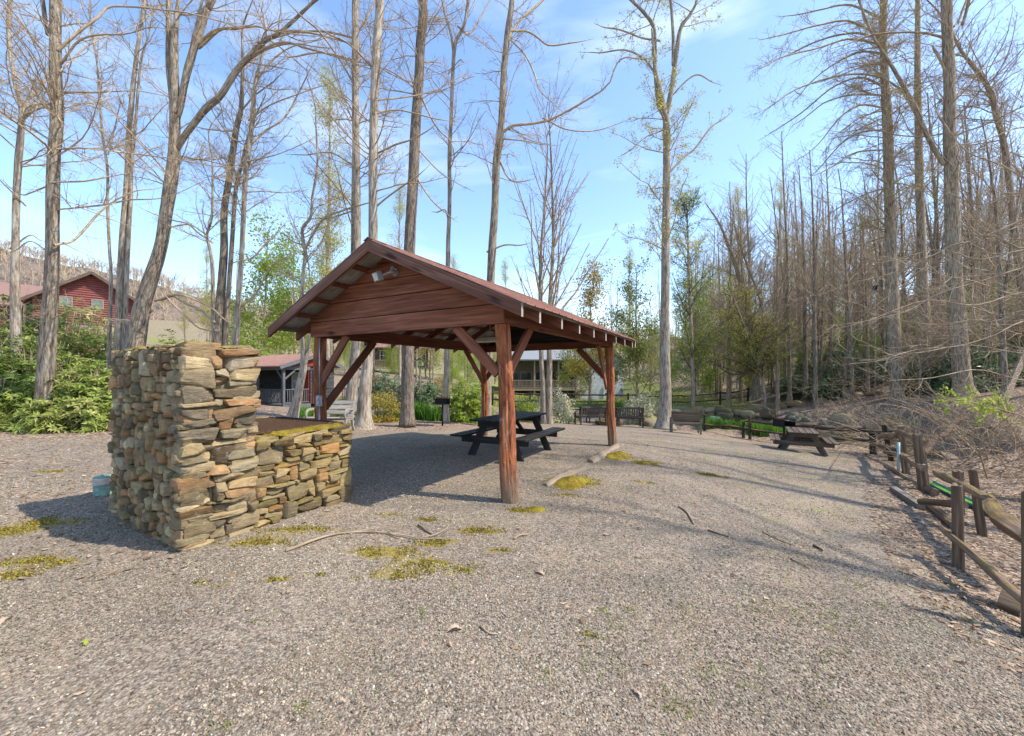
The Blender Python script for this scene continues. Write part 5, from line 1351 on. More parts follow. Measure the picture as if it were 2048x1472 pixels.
big_tree('pale slender tree with ascending side limbs just behind the chimney corner',
  [[(470,700,17),(474,640,15),(480,560,13),(484,500,12),(487,427,12),(492,342,12),(499,290,12),(506,222,10),(513,154,8),(523,120,5)]],
  [([(499,292,6),(530,262,5),(565,240,5),(590,200,4),(620,140,3),(640,100,2)],.8),([(488,520,6),(505,515,5),(530,490,5),(555,465,3)],.4),([(484,610,6),(510,590,5),(535,545,4),(560,520,3),(600,505,2)],-.6),([(505,235,5),(540,210,4),(590,190,3),(650,170,2)],-.6),([(507,320,4),(550,310,3),(600,290,2)],.5),([(510,170,5),(540,125,4),(580,95,3),(640,80,2)],.5)],
  Y=16, seed=15, mat='bark_pale', nb=22, blen=2.2, start=.4, ext=2.5, bup=.05)
big_tree('thin crooked grey tree with a kink, left of the straight trunk pair',
  [[(427,700,10),(426,611,9),(423,518,8),(414,472,7),(423,438,6),(425,380,5),(424,320,4)]],
  [([(424,640,8),(400,620,8),(370,607,7),(345,592,6),(325,600,4)],.6),([(414,478,5),(395,465,5),(375,448,5),(340,440,4),(300,425,3)],-.5),([(426,660,9),(400,655,8),(380,640,6),(350,612,5)],-.5)],
  Y=15, seed=17, nb=16, blen=1.6, start=.4, ext=2.5, leaves='lf_spring', ldens=.25, lsize=.05)
big_tree('crooked brown tree forking low in front of the small dark cabin',
  [[(586,832,26),(596,790,20),(602,760,18),(607,730,16),(606,690,12),(604,650,11),(604,599,9),(607,541,9),(611,509,9),(607,484,8),(605,456,8),(622,433,7),(625,391,6),(635,330,5),(632,250,4)],
   [(603,752,12),(612,720,10),(618,690,8),(622,640,6),(618,590,4)]],
  [([(610,500,7),(625,470,6),(650,435,6),(690,420,5),(740,405,3)],-.6),([(606,700,5),(592,650,4),(585,600,3)],.4),([(612,490,4),(590,485,4),(575,475,3)],0)],
  Y=15.2, seed=19, mat='bark_pale', nb=20, blen=1.8, start=.42, ext=2, leaves='lf_spring', ldens=.3, lsize=.05)
big_tree('straight grey trunk with a thin companion stem behind the pavilion ridge',
  [[(703,815,30),(706,760,25),(712,690,22),(716,560,20),(714,500,19),(713,342,17),(711,239,16),(711,137,17),(711,68,16),(711,0,16)],[(700,640,8),(703,560,8),(705,500,8),(705,420,7),(706,345,6)]],
  [([(712,70,6),(730,40,5),(748,5,4)],.5),([(708,170,6),(680,120,5),(640,65,5),(600,30,4)],-.6),([(714,250,5),(735,205,4),(745,165,4)],.5),([(706,330,5),(660,305,4),(610,310,3)],-.6),([(704,75,6),(660,65,5),(600,63,4),(540,80,3)],.8),([(705,120,6),(650,105,5),(590,112,4)],-1)],
  Y=16, seed=21, mat='bark_pale', nb=34, blen=2.4, start=.42, ext=6)
big_tree('brown mottled trunk behind the pavilion ridge, its flared pale foot beside the pale bench',
  [[(727,862,52),(728,845,38),(729,800,31),(737,700,23),(742,600,22),(746,478,21),(746,376,21),(747,273,20),(750,171,20),(755,68,20),(759,0,19)]],
  [([(758,305,5),(790,290,5),(820,280,4),(850,265,3)],-.6),([(758,200,4),(800,195,4),(840,190,3)],.8),([(756,410,5),(800,375,4),(830,355,3)],-.8),([(758,225,5),(800,220,4),(870,238,3)],1),([(740,130,5),(700,90,5),(660,70,4)],-.5)],
  Y=13, seed=23, mat='bark_pale', nb=30, blen=2.0, start=.5, ext=7)
big_tree('thick straight flaky barked trunk right behind the pavilion roof',
  [[(815,852,34),(815,800,29),(816,690,28),(819,500,26),(827,342,24),(832,239,23),(838,154,22),(841,85,21),(846,0,20)]],
  [([(845,200,5),(870,250,4),(895,275,3)],.5),([(830,350,5),(860,395,4),(890,425,3)],-.4),([(838,300,4),(880,345,3),(920,370,2)],.6)],
  Y=14, seed=25, mat='bark_flaky', nb=26, blen=1.8, start=.5, ext=9, bup=-.02)
big_tree('slender wavy trunk forking near the top beside the thick flaky trunk',
  [[(892,848,17),(892,800,14),(894,690,12),(896,500,10),(899,410,9),(899,308,9),(902,239,8),(906,137,8),(911,85,8),(928,51,7),(937,0,6)],[(907,110,5),(902,70,5),(890,30,4),(884,0,4)]],
  [([(925,60,5),(935,68,4),(950,55,4),(975,10,3)],.5),([(897,440,4),(890,420,3),(875,425,3)],0),([(903,140,3),(920,120,3),(925,125,2)],0)],
  Y=15.5, seed=27, mat='bark_pale', nb=34, blen=1.7, start=.35, ext=3, bup=.03)
big_tree('tall grey trunk with one long rising limb reaching over the pavilion eave',
  [[(972,842,25),(975,720,20),(980,600,19),(984,500,18),(990,410,17),(993,325,17),(1002,256,15),(1007,154,14),(1015,68,14),(1024,0,12)]],
  [([(1009,262,7),(1027,251,7),(1060,248,6),(1096,241,6),(1130,225,5),(1164,205,5),(1215,171,4),(1232,130,4),(1249,116,3),(1284,118,3)],-1.0),([(1020,70,7),(1040,40,6),(1065,20,6),(1087,0,5)],.6),
   ([(1025,62,5),(1055,63,5),(1075,75,4),(1100,90,4),(1150,85,3)],.8),([(1022,80,4),(1050,110,4),(1068,146,4),(1080,180,3),(1110,210,2)],-.6),([(1096,241,4),(1130,258,3),(1180,262,3),(1230,250,2)],.4),([(1008,278,4),(1050,282,3),(1090,290,2)],.4),([(1003,330,5),(1012,350,4),(1025,362,4),(1050,362,3)],.3),([(984,500,5),(1010,490,4),(1040,490,3)],-.4)],
  Y=15, seed=29, mat='bark_grey', nb=26, blen=2.0, start=.45, ext=6, bup=.0)
big_tree('twin stemmed young tree with many upright switches beyond the pavilion roof',
  [[(1088,838,15),(1085,760,12),(1082,700,10),(1080,600,8),(1082,500,6),(1090,400,4),(1095,300,3)],[(1098,838,15),(1099,700,12),(1100,600,9),(1106,500,7),(1105,400,5),(1100,270,3)]],
  [], Y=17.5, seed=31, nb=70, blen=4.2, bang=(.58, .16), bup=.035, start=.3, ext=1.5, wander=.035, twup=.08, dens=.9, sec=(1, .22))
big_tree('tall leafing poplar on the yard edge with a forked top',
  [[(1330,858,46),(1330,830,32),(1331,780,27),(1330,690,22),(1331,500,19),(1333,365,17),(1333,256,16),(1329,226,15)],[(1330,232,13),(1318,208,11),(1311,146,9),(1309,73,9),(1304,47,8),(1283,20,7),(1262,0,6)],
   [(1331,232,13),(1338,205,12),(1347,153,11),(1355,91,10),(1362,55,9),(1380,29,7),(1395,0,6)],[(1346,130,7),(1346,70,7),(1341,0,6)]],
  [([(1342,342,5),(1370,312,5),(1391,296,5),(1420,256,4),(1450,235,3)],.5),([(1345,190,4),(1375,160,4),(1398,150,4),(1425,165,2)],-.3),([(1311,150,5),(1290,120,5),(1250,100,4),(1200,105,3)],.4),([(1322,262,4),(1290,275,3),(1260,300,3)],-.4),([(1310,80,5),(1280,75,4),(1240,60,4),(1210,55,3)],.5)],
  Y=17.8, seed=33, mat='bark_pale', nb=50, blen=2.4, start=.42, ext=4, leaves='lf_spring', ldens=1.0, lsize=.075, bup=.03)
big_tree('big brown trunk with arching downswept limbs over the pond bank',
  [[(1797,830,48),(1795,790,37),(1790,700,34),(1785,600,31),(1782,500,28),(1778,365,26),(1775,256,25),(1769,146,20),(1766,73,18),(1767,0,16)]],
  [([(1762,75,7),(1700,42,6),(1640,50,5),(1580,65,4),(1545,75,3)],-1),([(1765,82,7),(1710,66,6),(1640,80,5),(1580,108,4)],1),([(1762,90,7),(1700,78,6),(1640,95,5),(1570,112,4),(1535,130,3)],-2),([(1766,108,6),(1720,104,6),(1665,130,4),(1620,165,3),(1600,190,2)],1),
   ([(1764,155,7),(1720,148,6),(1660,155,5),(1590,180,4),(1545,210,3)],-1.5),([(1764,172,7),(1720,155,6),(1665,175,5),(1610,220,4),(1560,255,3)],1.5),([(1763,215,6),(1720,210,6),(1680,235,5),(1640,285,3),(1610,310,2)],-1),([(1764,190,6),(1700,190,5),(1650,205,4),(1610,235,3)],.5),([(1764,260,6),(1720,265,5),(1680,290,4),(1640,335,3)],1),([(1764,300,5),(1710,305,5),(1660,335,3),(1630,350,2)],-1),([(1764,40,7),(1700,10,6),(1640,20,4),(1590,30,3)],1)],
  Y=21, seed=35, mat='bark_brown', nb=60, blen=3.2, bang=(1.2, .2), start=.38, ext=6, bup=-.04, leaves='lf_spring', ldens=.22, lsize=.07, twup=-.02)
big_tree('straight brown trunk between the arching limbed tree and the massive trunk',
  [[(1853,800,30),(1850,650,25),(1844,500,23),(1839,365,21),(1837,256,19),(1835,146,16),(1835,0,12)]], [([(1838,240,7),(1800,180,6),(1760,150,5)],.5)], Y=22.5, seed=37, mat='bark_brown', nb=34, blen=2.6, start=.35, ext=5)
big_tree('massive brown trunk rising from the leaf littered bank',
  [[(1932,800,66),(1925,760,48),(1915,640,42),(1906,500,39),(1903,365,36),(1899,256,32),(1899,164,30),(1895,73,28),(1893,0,27)],[(1925,50,9),(1932,25,9),(1938,0,9)],[(1888,330,12),(1870,300,13),(1850,262,13),(1830,215,12),(1800,160,10),(1770,110,8),(1740,60,6)]],
  [([(1886,75,9),(1850,66,7),(1800,64,6),(1740,70,5),(1690,90,3)],-1),([(1910,50,8),(1918,40,8),(1934,0,7)],.4),([(1890,140,8),(1875,110,8),(1868,100,8)],0),([(1905,220,7),(1920,180,6),(1950,150,5),(2000,120,4)],1)],
  Y=18, seed=39, mat='bark_brown', nb=34, blen=3.0, start=.4, ext=7)
big_tree('long brown trunk leaning over the bank past the massive trunk',
  [[(2066,800,30),(2052,650,24),(2034,500,20),(2012,310,17),(1994,237,15),(1976,175,14),(1940,125,10),(1921,99,8)]], [([(2005,280,6),(1985,200,6),(1960,130,4),(1940,90,3)],.5)], Y=20, seed=41, mat='bark_brown', nb=40, blen=2.8, start=.3, ext=4)
big_tree('dark thin tree wrapped in ivy beside the far fence', [[(1386,802,10),(1385,740,9),(1382,650,8),(1378,560,7),(1376,480,5),(1374,430,3)]], [], Y=29, seed=43, mat='bark_brown', tw='twig_dark', nb=44, blen=3.0, bang=(.7, .2), start=.25, ext=1, leaves='lf_bright', ldens=.45, lsize=.11, bup=.06, name='leafing_tree')
big_tree('pale thin leaning tree at the pond corner', [[(1532,820,7),(1526,770,7),(1516,730,6),(1500,690,5),(1488,650,4)]], [([(1515,735,5),(1490,745,4),(1462,748,4),(1440,735,3)],.5),([(1512,745,5),(1480,725,4),(1450,715,3)],-1)], Y=28, seed=45, mat='bark_pale', tw='twig_dark', nb=36, blen=3.2, start=.2, ext=3, leaves='lf_spring', ldens=.6, lsize=.10, name='leafing_tree', bup=.02)
big_tree('stout leaning double trunk at the back of the pond', [[(1515,800,22),(1508,720,18),(1500,640,15),(1480,560,11),(1460,500,8)],[(1560,812,9),(1548,760,8),(1538,690,7),(1520,600,6),(1490,520,4)]], [], Y=31, seed=46, mat='bark_brown', nb=44, blen=4.0, start=.3, ext=4)
# limbs hanging in from trees that stand just outside the frame: whole trees, trunks included
big_tree('leafless tree at the frame edge trailing long thin branches over the fence',
  [[(2330,900,60),(2325,700,52),(2310,500,46),(2290,300,40),(2280,0,34)]],
  [([(2310,360,13),(2180,400,11),(2048,440,8),(1960,478,6),(1900,492,5),(1850,520,4),(1790,545,3),(1700,568,2),(1640,590,1.5)],2.0),([(2310,430,13),(2160,470,10),(2048,498,7),(1985,470,6),(1930,488,5),(1850,535,4),(1800,575,3),(1740,620,2)],1.2),
   ([(2312,470,12),(2160,505,9),(2048,535,6),(1970,560,5),(1880,585,4),(1810,625,3),(1720,645,2)],0.8),([(2315,560,11),(2150,600,8),(2048,628,6),(1980,645,5),(1930,658,4),(1880,690,3),(1800,715,2)],1.0),
   ([(2315,590,9),(2160,630,7),(2048,642,5),(1990,670,4),(1920,690,3),(1850,705,2)],-.5),([(2310,300,11),(2180,330,8),(2080,365,6),(2000,330,5),(1930,300,4),(1880,230,3)],1.5),([(2315,650,9),(2180,690,6),(2048,705,4),(1940,690,3),(1840,700,2),(1760,722,1.6)],0),([(2310,480,9),(2190,520,7),(2060,590,5),(1940,560,3),(1860,545,2)],-.8)],
  Y=8.2, seed=51, mat='bark_brown', nb=24, blen=2.4, start=.3, ext=6, bup=.0, dens=1.0, rmin=.0046, wander=.10, sec=(1, .32))
big_tree('second leafless edge tree sending fine level branches across the wooded bank',
  [[(2270,880,40),(2262,700,36),(2255,500,32),(2250,300,28),(2245,0,24)]],
  [([(2255,520,9),(2160,520,7),(2048,500,5),(1960,520,4),(1880,500,3),(1790,520,2)],1.5),([(2258,620,9),(2150,600,7),(2048,585,5),(1950,610,4),(1850,600,3),(1740,640,2)],-1),([(2260,700,8),(2160,690,6),(2048,672,5),(1960,640,4),(1880,650,3),(1800,640,2)],.5),([(2262,760,8),(2150,740,6),(2048,760,5),(1960,740,4),(1860,755,3)],-.8),([(2252,420,8),(2150,400,6),(2048,385,5),(1960,410,4),(1890,380,3)],1),([(2250,300,8),(2150,270,6),(2048,255,5),(1970,280,4)],-1)],
  Y=11.5, seed=57, mat='bark_brown', nb=24, blen=2.8, start=.25, ext=6, dens=.9, rmin=.005, sec=(1, .32))


X = lambda u, Y: (u - 1024) / FPX * Y
# ------------------------------------------------------------ the wood: prototypes, then copies of each with its parts
def proto_tree(seed, h_, lean, nb, blen, mat, tw, leaves=None, ldens=1.0, lsize=.12, r0=.13, fork=False, bang=(.75, .22), bup=.05, name='bare_tree', d3=2.4, start=.35, leafjit=.1, cat='tree'):
    r = np.random.RandomState(seed); root = thing(name, 'x', cat, (0, 0, -50)); mbT, mbC = MB(), MB()
    n = 16; t = np.linspace(0, 1, n); P = np.stack([lean * h_ * t ** 1.5 + .25 * vnoise(np.c_[t * 3, t * 0, t * 0 + seed], 1.3, seed) * t, .25 * vnoise(np.c_[t * 3, t * 0, t * 0 + seed + 5], 1.3, seed) * t, t * h_ - .15], 1)
    R = r0 * (1 - .82 * t) * (1 + .4 * np.exp(-t * h_ / .3)); Ps, Rs = [P], [R]
    if fork:
        k_ = int(n * .3); q = np.stack([np.linspace(0, 1, n)] * 3, 1) ** np.array([1.2, 1.2, 1]) * np.array([r.normal(0, .16) * h_, r.normal(0, .16) * h_, h_ * .6]) + P[k_]
        Ps.append(q); Rs.append(R[k_] * .75 * (1 - .8 * t))
    Ps, Rs = np.array(Ps), np.array(Rs); emit(mbT, Ps, Rs, 8)
    ln = np.linalg.norm(np.diff(Ps, axis=1), axis=2).sum(1); cnt = np.maximum(1, (nb * ln / ln.sum()).astype(int))
    P1, R1, L1 = grow(Ps, Rs, ln, cnt, r, start, .98, bang, lambda t: 1.15 - .7 * t, 7, .11, bup, .55, .012, ref=np.full(cnt.sum(), blen)); emit(mbC, P1, R1, 4)
    P2, R2, L2 = grow(P1, R1, L1, np.maximum(2, (L1 * 2.4).astype(int)), r, .15, 1, (.75, .25), lambda t: .42 * (1.3 - t), 5, .13, .05, .65, .0065); emit(mbC, P2, R2, 3)
    P3, R3, L3 = grow(P2, R2, L2, np.maximum(1, np.minimum(7, L2 * d3)).astype(int), r, .15, 1, (.7, .25), lambda t: .6 * (1.3 - t * .7), 4, .13, .05, .7, .0048); emit(mbC, P3, R3, 3)
    mbT.build('trunk', M[mat], root, True); mbC.build('crown', M[tw], root, True)
    if leaves:
        m_ = int(len(P3) * 4 * ldens); p, T, _ = samp(P3, R3, L3, r.randint(0, len(P3), m_), r.uniform(.2, 1, m_)); p = p[vnoise(p, .8, seed) > -.5]
        tone = np.clip(.5 + .35 * vnoise(p, .7, seed + 9), 0, 1); V, F, T_ = leaf_cards(p, r, lsize, .6, leafjit, (.1, .9)); T_ = np.clip(T_ * .5 + np.repeat(tone, 4)[:, None] * .5, 0, 1)
        mb = MB(); mb.add(V, F, None, T_); mb.build('leaves', M[leaves], root)
    return root
def place(proto, items, label, group, zoff=-.05):
    """items: (x, y, scale, rz). the first uses the prototype itself"""
    out = []
    for i, (x, y, s, rz) in enumerate(items):
        if i == 0 and not PROTO_USED.get(proto.name): o = proto; PROTO_USED[proto.name] = 1
        else: o = copy_tree(proto)
        o.location = (x, y, h1(x, y) + zoff); o.scale = (s, s, s * (1 + .12 * math.sin(x * 7 + y))); o.rotation_euler = (0, 0, rz)
        o['label'] = label
        if group: o['group'] = group
        elif 'group' in o.keys(): del o['group']
        out.append(o)
    return out
PROTO_USED = {}
rw = np.random.RandomState(77)
bare = [proto_tree(201, 15, .02, 44, 3.4, 'bark_brown', 'twig', r0=.135, start=.2, bang=(.95, .25)), proto_tree(202, 13, .07, 38, 3.2, 'bark_brown', 'twig', r0=.10, start=.18, bang=(.9, .25)), proto_tree(203, 17, -.03, 48, 3.4, 'bark_grey', 'twig', r0=.145, fork=True, start=.25),
        proto_tree(204, 11, .10, 34, 3.0, 'bark_brown', 'twig', r0=.10, start=.15, bang=(.9, .3)), proto_tree(205, 14, -.06, 42, 3.6, 'bark_grey', 'twig', r0=.11, fork=True, start=.2), proto_tree(206, 9, .05, 40, 2.6, 'bark_pale', 'twig', r0=.075, start=.15)]
slots = []
tries = 0
while len(slots) < 190 and tries < 9000:
    tries += 1
    u = rw.uniform(1350, 2150) if rw.rand() < .6 else rw.uniform(1400, 1780); Y = 24 + 60 * rw.uniform(0, 1) ** 1.2; x = (u - 1024) / FPX * Y
    if sdist(np.array([x]), np.array([Y]), POND)[0] > -1.5: continue
    if x < 16 and Y < 37: continue
    if any((x - a) ** 2 + (Y - b) ** 2 < 1.7 for a, b in slots): continue
    slots.append((x, Y))
for u, Y in ((1640, 30), (1690, 27), (1735, 26), (1820, 28), (1880, 26), (1960, 24), (2010, 17), (1990, 27), (2040, 30), (1715, 36), (1600, 39)): slots.append(((u - 1024) / FPX * Y, Y))
per = [[] for _ in bare]
for i, (x, y) in enumerate(slots): per[i % 6].append((x, y, rw.uniform(.85, 1.3), rw.uniform(0, 6.28)))
for p_, it in zip(bare, per): place(p_, it, 'bare brown tree of the wood on the slope beyond the pond', 'trees of the wood beyond the pond')
# two of the yard's trees stand beside the camera, outside the frame; their shadows cross the gravel
place(bare[0], [(17.5, .9, 1.55, .4), (20.5, 3.6, 1.6, 2.0)], 'bare brown tree of the wood on the slope beyond the pond', 'trees of the wood beyond the pond')
back = []
tries = 0
while len(back) < 46 and tries < 3000:
    tries += 1
    u = rw.uniform(380, 1350); Y = rw.uniform(42, 85); x = (u - 1024) / FPX * Y
    if 1010 < u < 1270 and Y < 62: continue
    if any((x - a) ** 2 + (Y - b) ** 2 < 6 for a, b in back): continue
    back.append((x, Y))
per = [[] for _ in bare]
for i, (x, y) in enumerate(back): per[i % 6].append((x, y, rw.uniform(.6, .95), rw.uniform(0, 6.28)))
for p_, it in zip(bare, per): place(p_, it, 'bare grey tree standing far behind the pavilion and the houses', 'bare trees far behind the pavilion')
und = [(X(u, Y), Y, s, a) for u, Y, s, a in ((1420, 38, .5, 1), (1500, 36, .55, 2), (1545, 38, .5, 3), (1600, 36, .55, 4), (1650, 38, .6, 5), (1700, 33, .5, 0), (1745, 31, .45, 1), (1800, 34, .55, 2), (1860, 31, .5, 3), (1920, 32, .55, 4), (1985, 30, .55, 5), (2035, 27, .5, 1), (1960, 23, .4, 2), (1670, 46, .7, 3), (1580, 50, .7, 3))]
UND = und
# slender saplings on the bank, nearer than the wood
sap = []
while len(sap) < 34:
    u = rw.uniform(1600, 2200); Y = rw.uniform(15, 25); x = (u - 1024) / FPX * Y
    if sdist(np.array([x]), np.array([Y]), POND)[0] > -1.2 or sdist(np.array([x]), np.array([Y]), GRAV)[0] > -2.5: continue
    sap.append((x, Y, rw.uniform(.42, .85), rw.uniform(0, 6.28)))
place(bare[5], sap, 'slender pale sapling standing on the leafy bank among the big trunks', 'saplings on the bank')
# leafing trees
lt5 = proto_tree(225, 24, .01, 95, 3.6, 'bark_pale', 'twig', 'lf_spring', 3.6, .13, leafjit=.25, r0=.2, bang=(.5, .15), bup=.1, name='leafing_tree', start=.15)
lt1 = proto_tree(221, 7.5, .02, 40, 2.2, 'bark_brown', 'twig', 'lf_bright', 6, .125, leafjit=.26, d3=6.0, r0=.10, bang=(.9, .25), bup=.05, name='leafing_tree', start=.12)
lt2 = proto_tree(222, 10, -.03, 40, 2.6, 'bark_grey', 'twig', 'lf_spring', 3.2, .10, leafjit=.2, r0=.12, bang=(.6, .2), bup=.07, name='leafing_tree', start=.2)
lt3 = proto_tree(223, 6.5, .02, 44, 1.9, 'bark_brown', 'twig_dark', 'lf_rust', 7, .12, leafjit=.22, d3=5.0, r0=.09, bang=(.75, .2), bup=.07, name='leafing_tree', start=.12)
lt4 = proto_tree(224, 8, .02, 44, 2.1, 'bark_brown', 'twig_dark', 'lf_olive', 7, .12, leafjit=.22, d3=5.0, r0=.10, bang=(.8, .2), bup=.05, name='leafing_tree', start=.08)
place(lt5, [(X(905, 52), 52, .75, 1.4), (X(415, 56), 56, .6, 3.4), (X(1010, 60), 60, .7, 5.4), (X(1560, 56), 56, .8, .4), (X(1260, 58), 58, .75, 2.1)], 'tall slim tree in pale yellow green leaf far behind the houses', 'tall pale trees far behind the houses')
place(lt1, [(X(525, 33), 33, 1.75, .3)], 'broad bright green tree behind the small dark cabin', None)
place(lt1, [(X(590, 38), 38, 1.5, 2.1)], 'bright green tree peeping over the pavilion eave beyond the cabin roof', None)
place(lt5, [(X(655, 33), 33, 1.05, 1.0)], 'tall thin tree in yellow green leaf, seen over the left roof slope of the pavilion', None)
place(lt5, [(X(800, 40), 40, .78, 2.4)], 'tall yellow green tree behind the thick flaky trunk', None)
place(lt5, [(X(1478, 44), 44, .85, 4.0)], 'tall pale green tree top rising above the bare wood', None)
place(lt3, [(X(1180, 33), 33, 1.55, .6)], 'bronze yellow tree in front of the white house', None)
place(lt4, [(X(1152, 37), 37, .95, 2.2)], 'dense olive tree screening the white house porch', None)
place(lt4, [(X(1275, 30), 30, 1.25, 1.4)], 'olive green upright tree between the bronze tree and the tall poplar', None)
place(lt2, [(X(1455, 34), 34, .85, 3.3)], 'pale yellow green airy tree at the back corner of the pond', None)
place(lt1, [(X(1385, 37), 37, 1.25, 4.4)], 'light green tree beyond the far fence behind the ivy clad tree', None)
place(lt1, [(X(640, 52), 52, 1.1, 3.0), (X(560, 58), 58, 1.2, 1.2), (X(720, 60), 60, 1.0, 5.0), (X(860, 56), 56, 1.0, .2), (X(930, 64), 64, 1.1, 2.2), (X(690, 40), 40, .62, 1.2), (X(790, 43), 43, .7, 3.2), (X(905, 38), 38, .6, 4.2), (X(960, 44), 44, .75, .8), (X(1010, 52), 52, .8, 2.8), (X(1340, 46), 46, .7, 2.0), (X(1560, 46), 46, .7, .6), (X(1310, 60), 60, 1.0, 1.7), (X(1420, 64), 64, 1.1, 4.1), (X(480, 62), 62, 1.0, 2.7)], 'small fresh green tree far behind the yard', 'small fresh green trees far behind')
place(lt2, [(X(420, 50), 50, .7, 3.0), (X(370, 55), 55, .7, 1.2), (X(900, 50), 50, .75, 5.0), (X(990, 58), 58, .8, .2), (X(1300, 48), 48, .8, 2.2), (X(1350, 55), 55, .85, 1.7), (X(1520, 58), 58, .9, 4.1), (X(1590, 50), 50, .8, 0.4), (X(700, 46), 46, .7, 1.9), (X(840, 48), 48, .75, .9), (X(935, 54), 54, .8, 2.9), (X(1130, 66), 66, .9, 3.9), (X(1240, 66), 66, .95, 1.9), (X(1440, 46), 46, .75, 2.9), (X(1640, 48), 48, .8, .9), (X(560, 46), 46, .8, 5.9), (X(620, 60), 60, .9, .1), (X(760, 66), 66, .8, 1.1)], 'thin yellow green tree far behind the yard', 'thin yellow green trees far behind')

place(lt1, UND, 'low understory tree in fresh light leaf among the bare trees on the slope', 'leafing understory trees on the slope')
# ------------------------------------------------------------ shrubs
def shrub(label, loc, rad, hgt, n, leaf, lsize, seed, asp=.32, whorl=True, stems=14, group=None, name='shrub', low=.08, tone=(.05, .95), jitter=.5, tw='twig'):
    """branching stems with whorls of long leaves through an uneven rounded volume"""
    r = np.random.RandomState(seed); t = thing(name, label, 'shrub', loc, 0, group); mb = MB()
    ths = r.uniform(0, 6.28, stems); pr = np.sqrt(r.uniform(0, 1, stems)); P, R = [], []
    for a, q in zip(ths, pr):
        e = np.array([math.cos(a) * rad[0] * q * .8, math.sin(a) * rad[1] * q * .8, hgt * (.5 + .4 * math.sqrt(1 - q * q))]); s = np.array([e[0] * .25 + r.normal(0, .08), e[1] * .25 + r.normal(0, .08), -.1])
        k_ = np.linspace(0, 1, 7)[:, None]; p = s + (e - s) * k_; p[:, :2] += .12 * np.sin(k_ * 3 + a) * k_; P.append(p); R.append(np.linspace(.028, .008, 7) * (.6 + .3 * hgt))
    P, R = np.array(P), np.array(R); ln = np.linalg.norm(np.diff(P, axis=1), axis=2).sum(1)
    P2, R2, L2 = grow(P, R, ln, 6, r, .3, 1, (.8, .25), lambda t: .4 * (1.2 - .5 * t), 5, .15, .04, .6, .004)
    emit(mb, P, R, 5); emit(mb, P2, R2, 3); mb.build('stems', M[tw], t, True)
    # leaf clusters on a lumpy ellipsoid shell and inside it
    m_ = n // (8 if whorl else 3); d = r.normal(size=(m_, 3)); d[:, 2] = np.abs(d[:, 2]) * 1.0 - low * 2; d /= np.linalg.norm(d, axis=1, keepdims=True)
    lump = 1 + .22 * vnoise(d, 2.2, seed) + .13 * vnoise(d, 5, seed + 1)
    q = r.beta(4.5, 1.4, m_) * lump; ctr = d * np.array([rad[0], rad[1], hgt]) * q[:, None]; ctr[:, 2] = np.maximum(ctr[:, 2], .06 + .1 * r.rand(m_))
    ctr += r.normal(0, .05, ctr.shape); keep = vnoise(ctr, 2.4, seed + 4) > -.42; ctr, d = ctr[keep], d[keep]; m_ = len(ctr)
    tone_c = np.clip(.5 + .45 * vnoise(ctr, 1.3, seed + 6) + r.normal(0, .15, m_), 0, 1)
    if whorl:
        k_ = 8; ax = d * .7 + np.array([0, 0, .6]) + r.normal(0, .3, d.shape); ax /= np.linalg.norm(ax, axis=1, keepdims=True)
        ref = np.where(np.abs(ax[:, 2:3]) > .9, np.array([1., 0, 0]), np.array([0, 0, 1.])); b1 = np.cross(ax, ref); b1 /= np.linalg.norm(b1, axis=1, keepdims=True); b2 = np.cross(ax, b1)
        ph = r.uniform(0, 6.28, (m_, 1)) + np.arange(k_)[None] * 2 * PI / k_ + r.normal(0, .2, (m_, k_)); el = r.uniform(-.35, .75, (m_, k_))
        dr = (np.cos(ph)[..., None] * b1[:, None] + np.sin(ph)[..., None] * b2[:, None]) * np.cos(el)[..., None] + ax[:, None] * np.sin(el)[..., None]
        dr = dr.reshape(-1, 3); C_ = np.repeat(ctr, k_, 0); A_ = np.repeat(ax, k_, 0); tn_ = np.repeat(tone_c, k_)
    else:
        k_ = 3; dr = r.normal(size=(m_ * k_, 3)); dr /= np.linalg.norm(dr, axis=1, keepdims=True); C_ = np.repeat(ctr, k_, 0) + r.normal(0, .06, (m_ * k_, 3)); A_ = np.repeat(d, k_, 0) + r.normal(0, .5, (m_ * k_, 3)); tn_ = np.repeat(tone_c, k_)
    s = np.cross(dr, A_); s /= np.linalg.norm(s, axis=1, keepdims=True) + 1e-9; nn = np.cross(s, dr); nl = len(dr)
    L_ = (lsize * r.uniform(.6, 1.25, nl))[:, None]; w = L_ * asp * .5; dro = np.array([0, 0, -1.]) * L_ * .18
    V = np.stack([C_ + dr * L_ * .06, C_ + dr * L_ * .45 + s * w, C_ + dr * L_ + dro, C_ + dr * L_ * .45 - s * w, C_ + dr * L_ * .5 - nn * w * .5], 1)
    b = np.arange(nl)[:, None] * 5; F = np.concatenate([b + np.array([[0, 1, 4]]), b + np.array([[1, 2, 4]]), b + np.array([[0, 4, 3]]), b + np.array([[4, 2, 3]])])
    tv = np.clip(tone[0] + (tone[1] - tone[0]) * (tn_ * .7 + r.uniform(0, .3, nl)), 0, 1)
    mb = MB(); mb.add(V.reshape(-1, 3), F, None, np.repeat(np.stack([tv] * 3, 1), 5, 0)); mb.build('leaves', M[leaf], t); return t
def sh(label, u, Y, *a, dz=0, **k_):
    x = X(u, Y); return shrub(label, (x, Y, h1(x, Y) + dz), *a, **k_)
sh('great rhododendron filling the yard edge behind the stout furrowed trunk', 20, 13.2, (2.6, 1.9), 2.7, 17000, 'lf_rhodo', .24, 301, stems=22)
sh('rhododendron clump between the stout furrowed trunk and the barbecue', 190, 12.6, (2.0, 1.5), 2.0, 15000, 'lf_rhodo', .22, 302, stems=20, tone=(.2, 1))
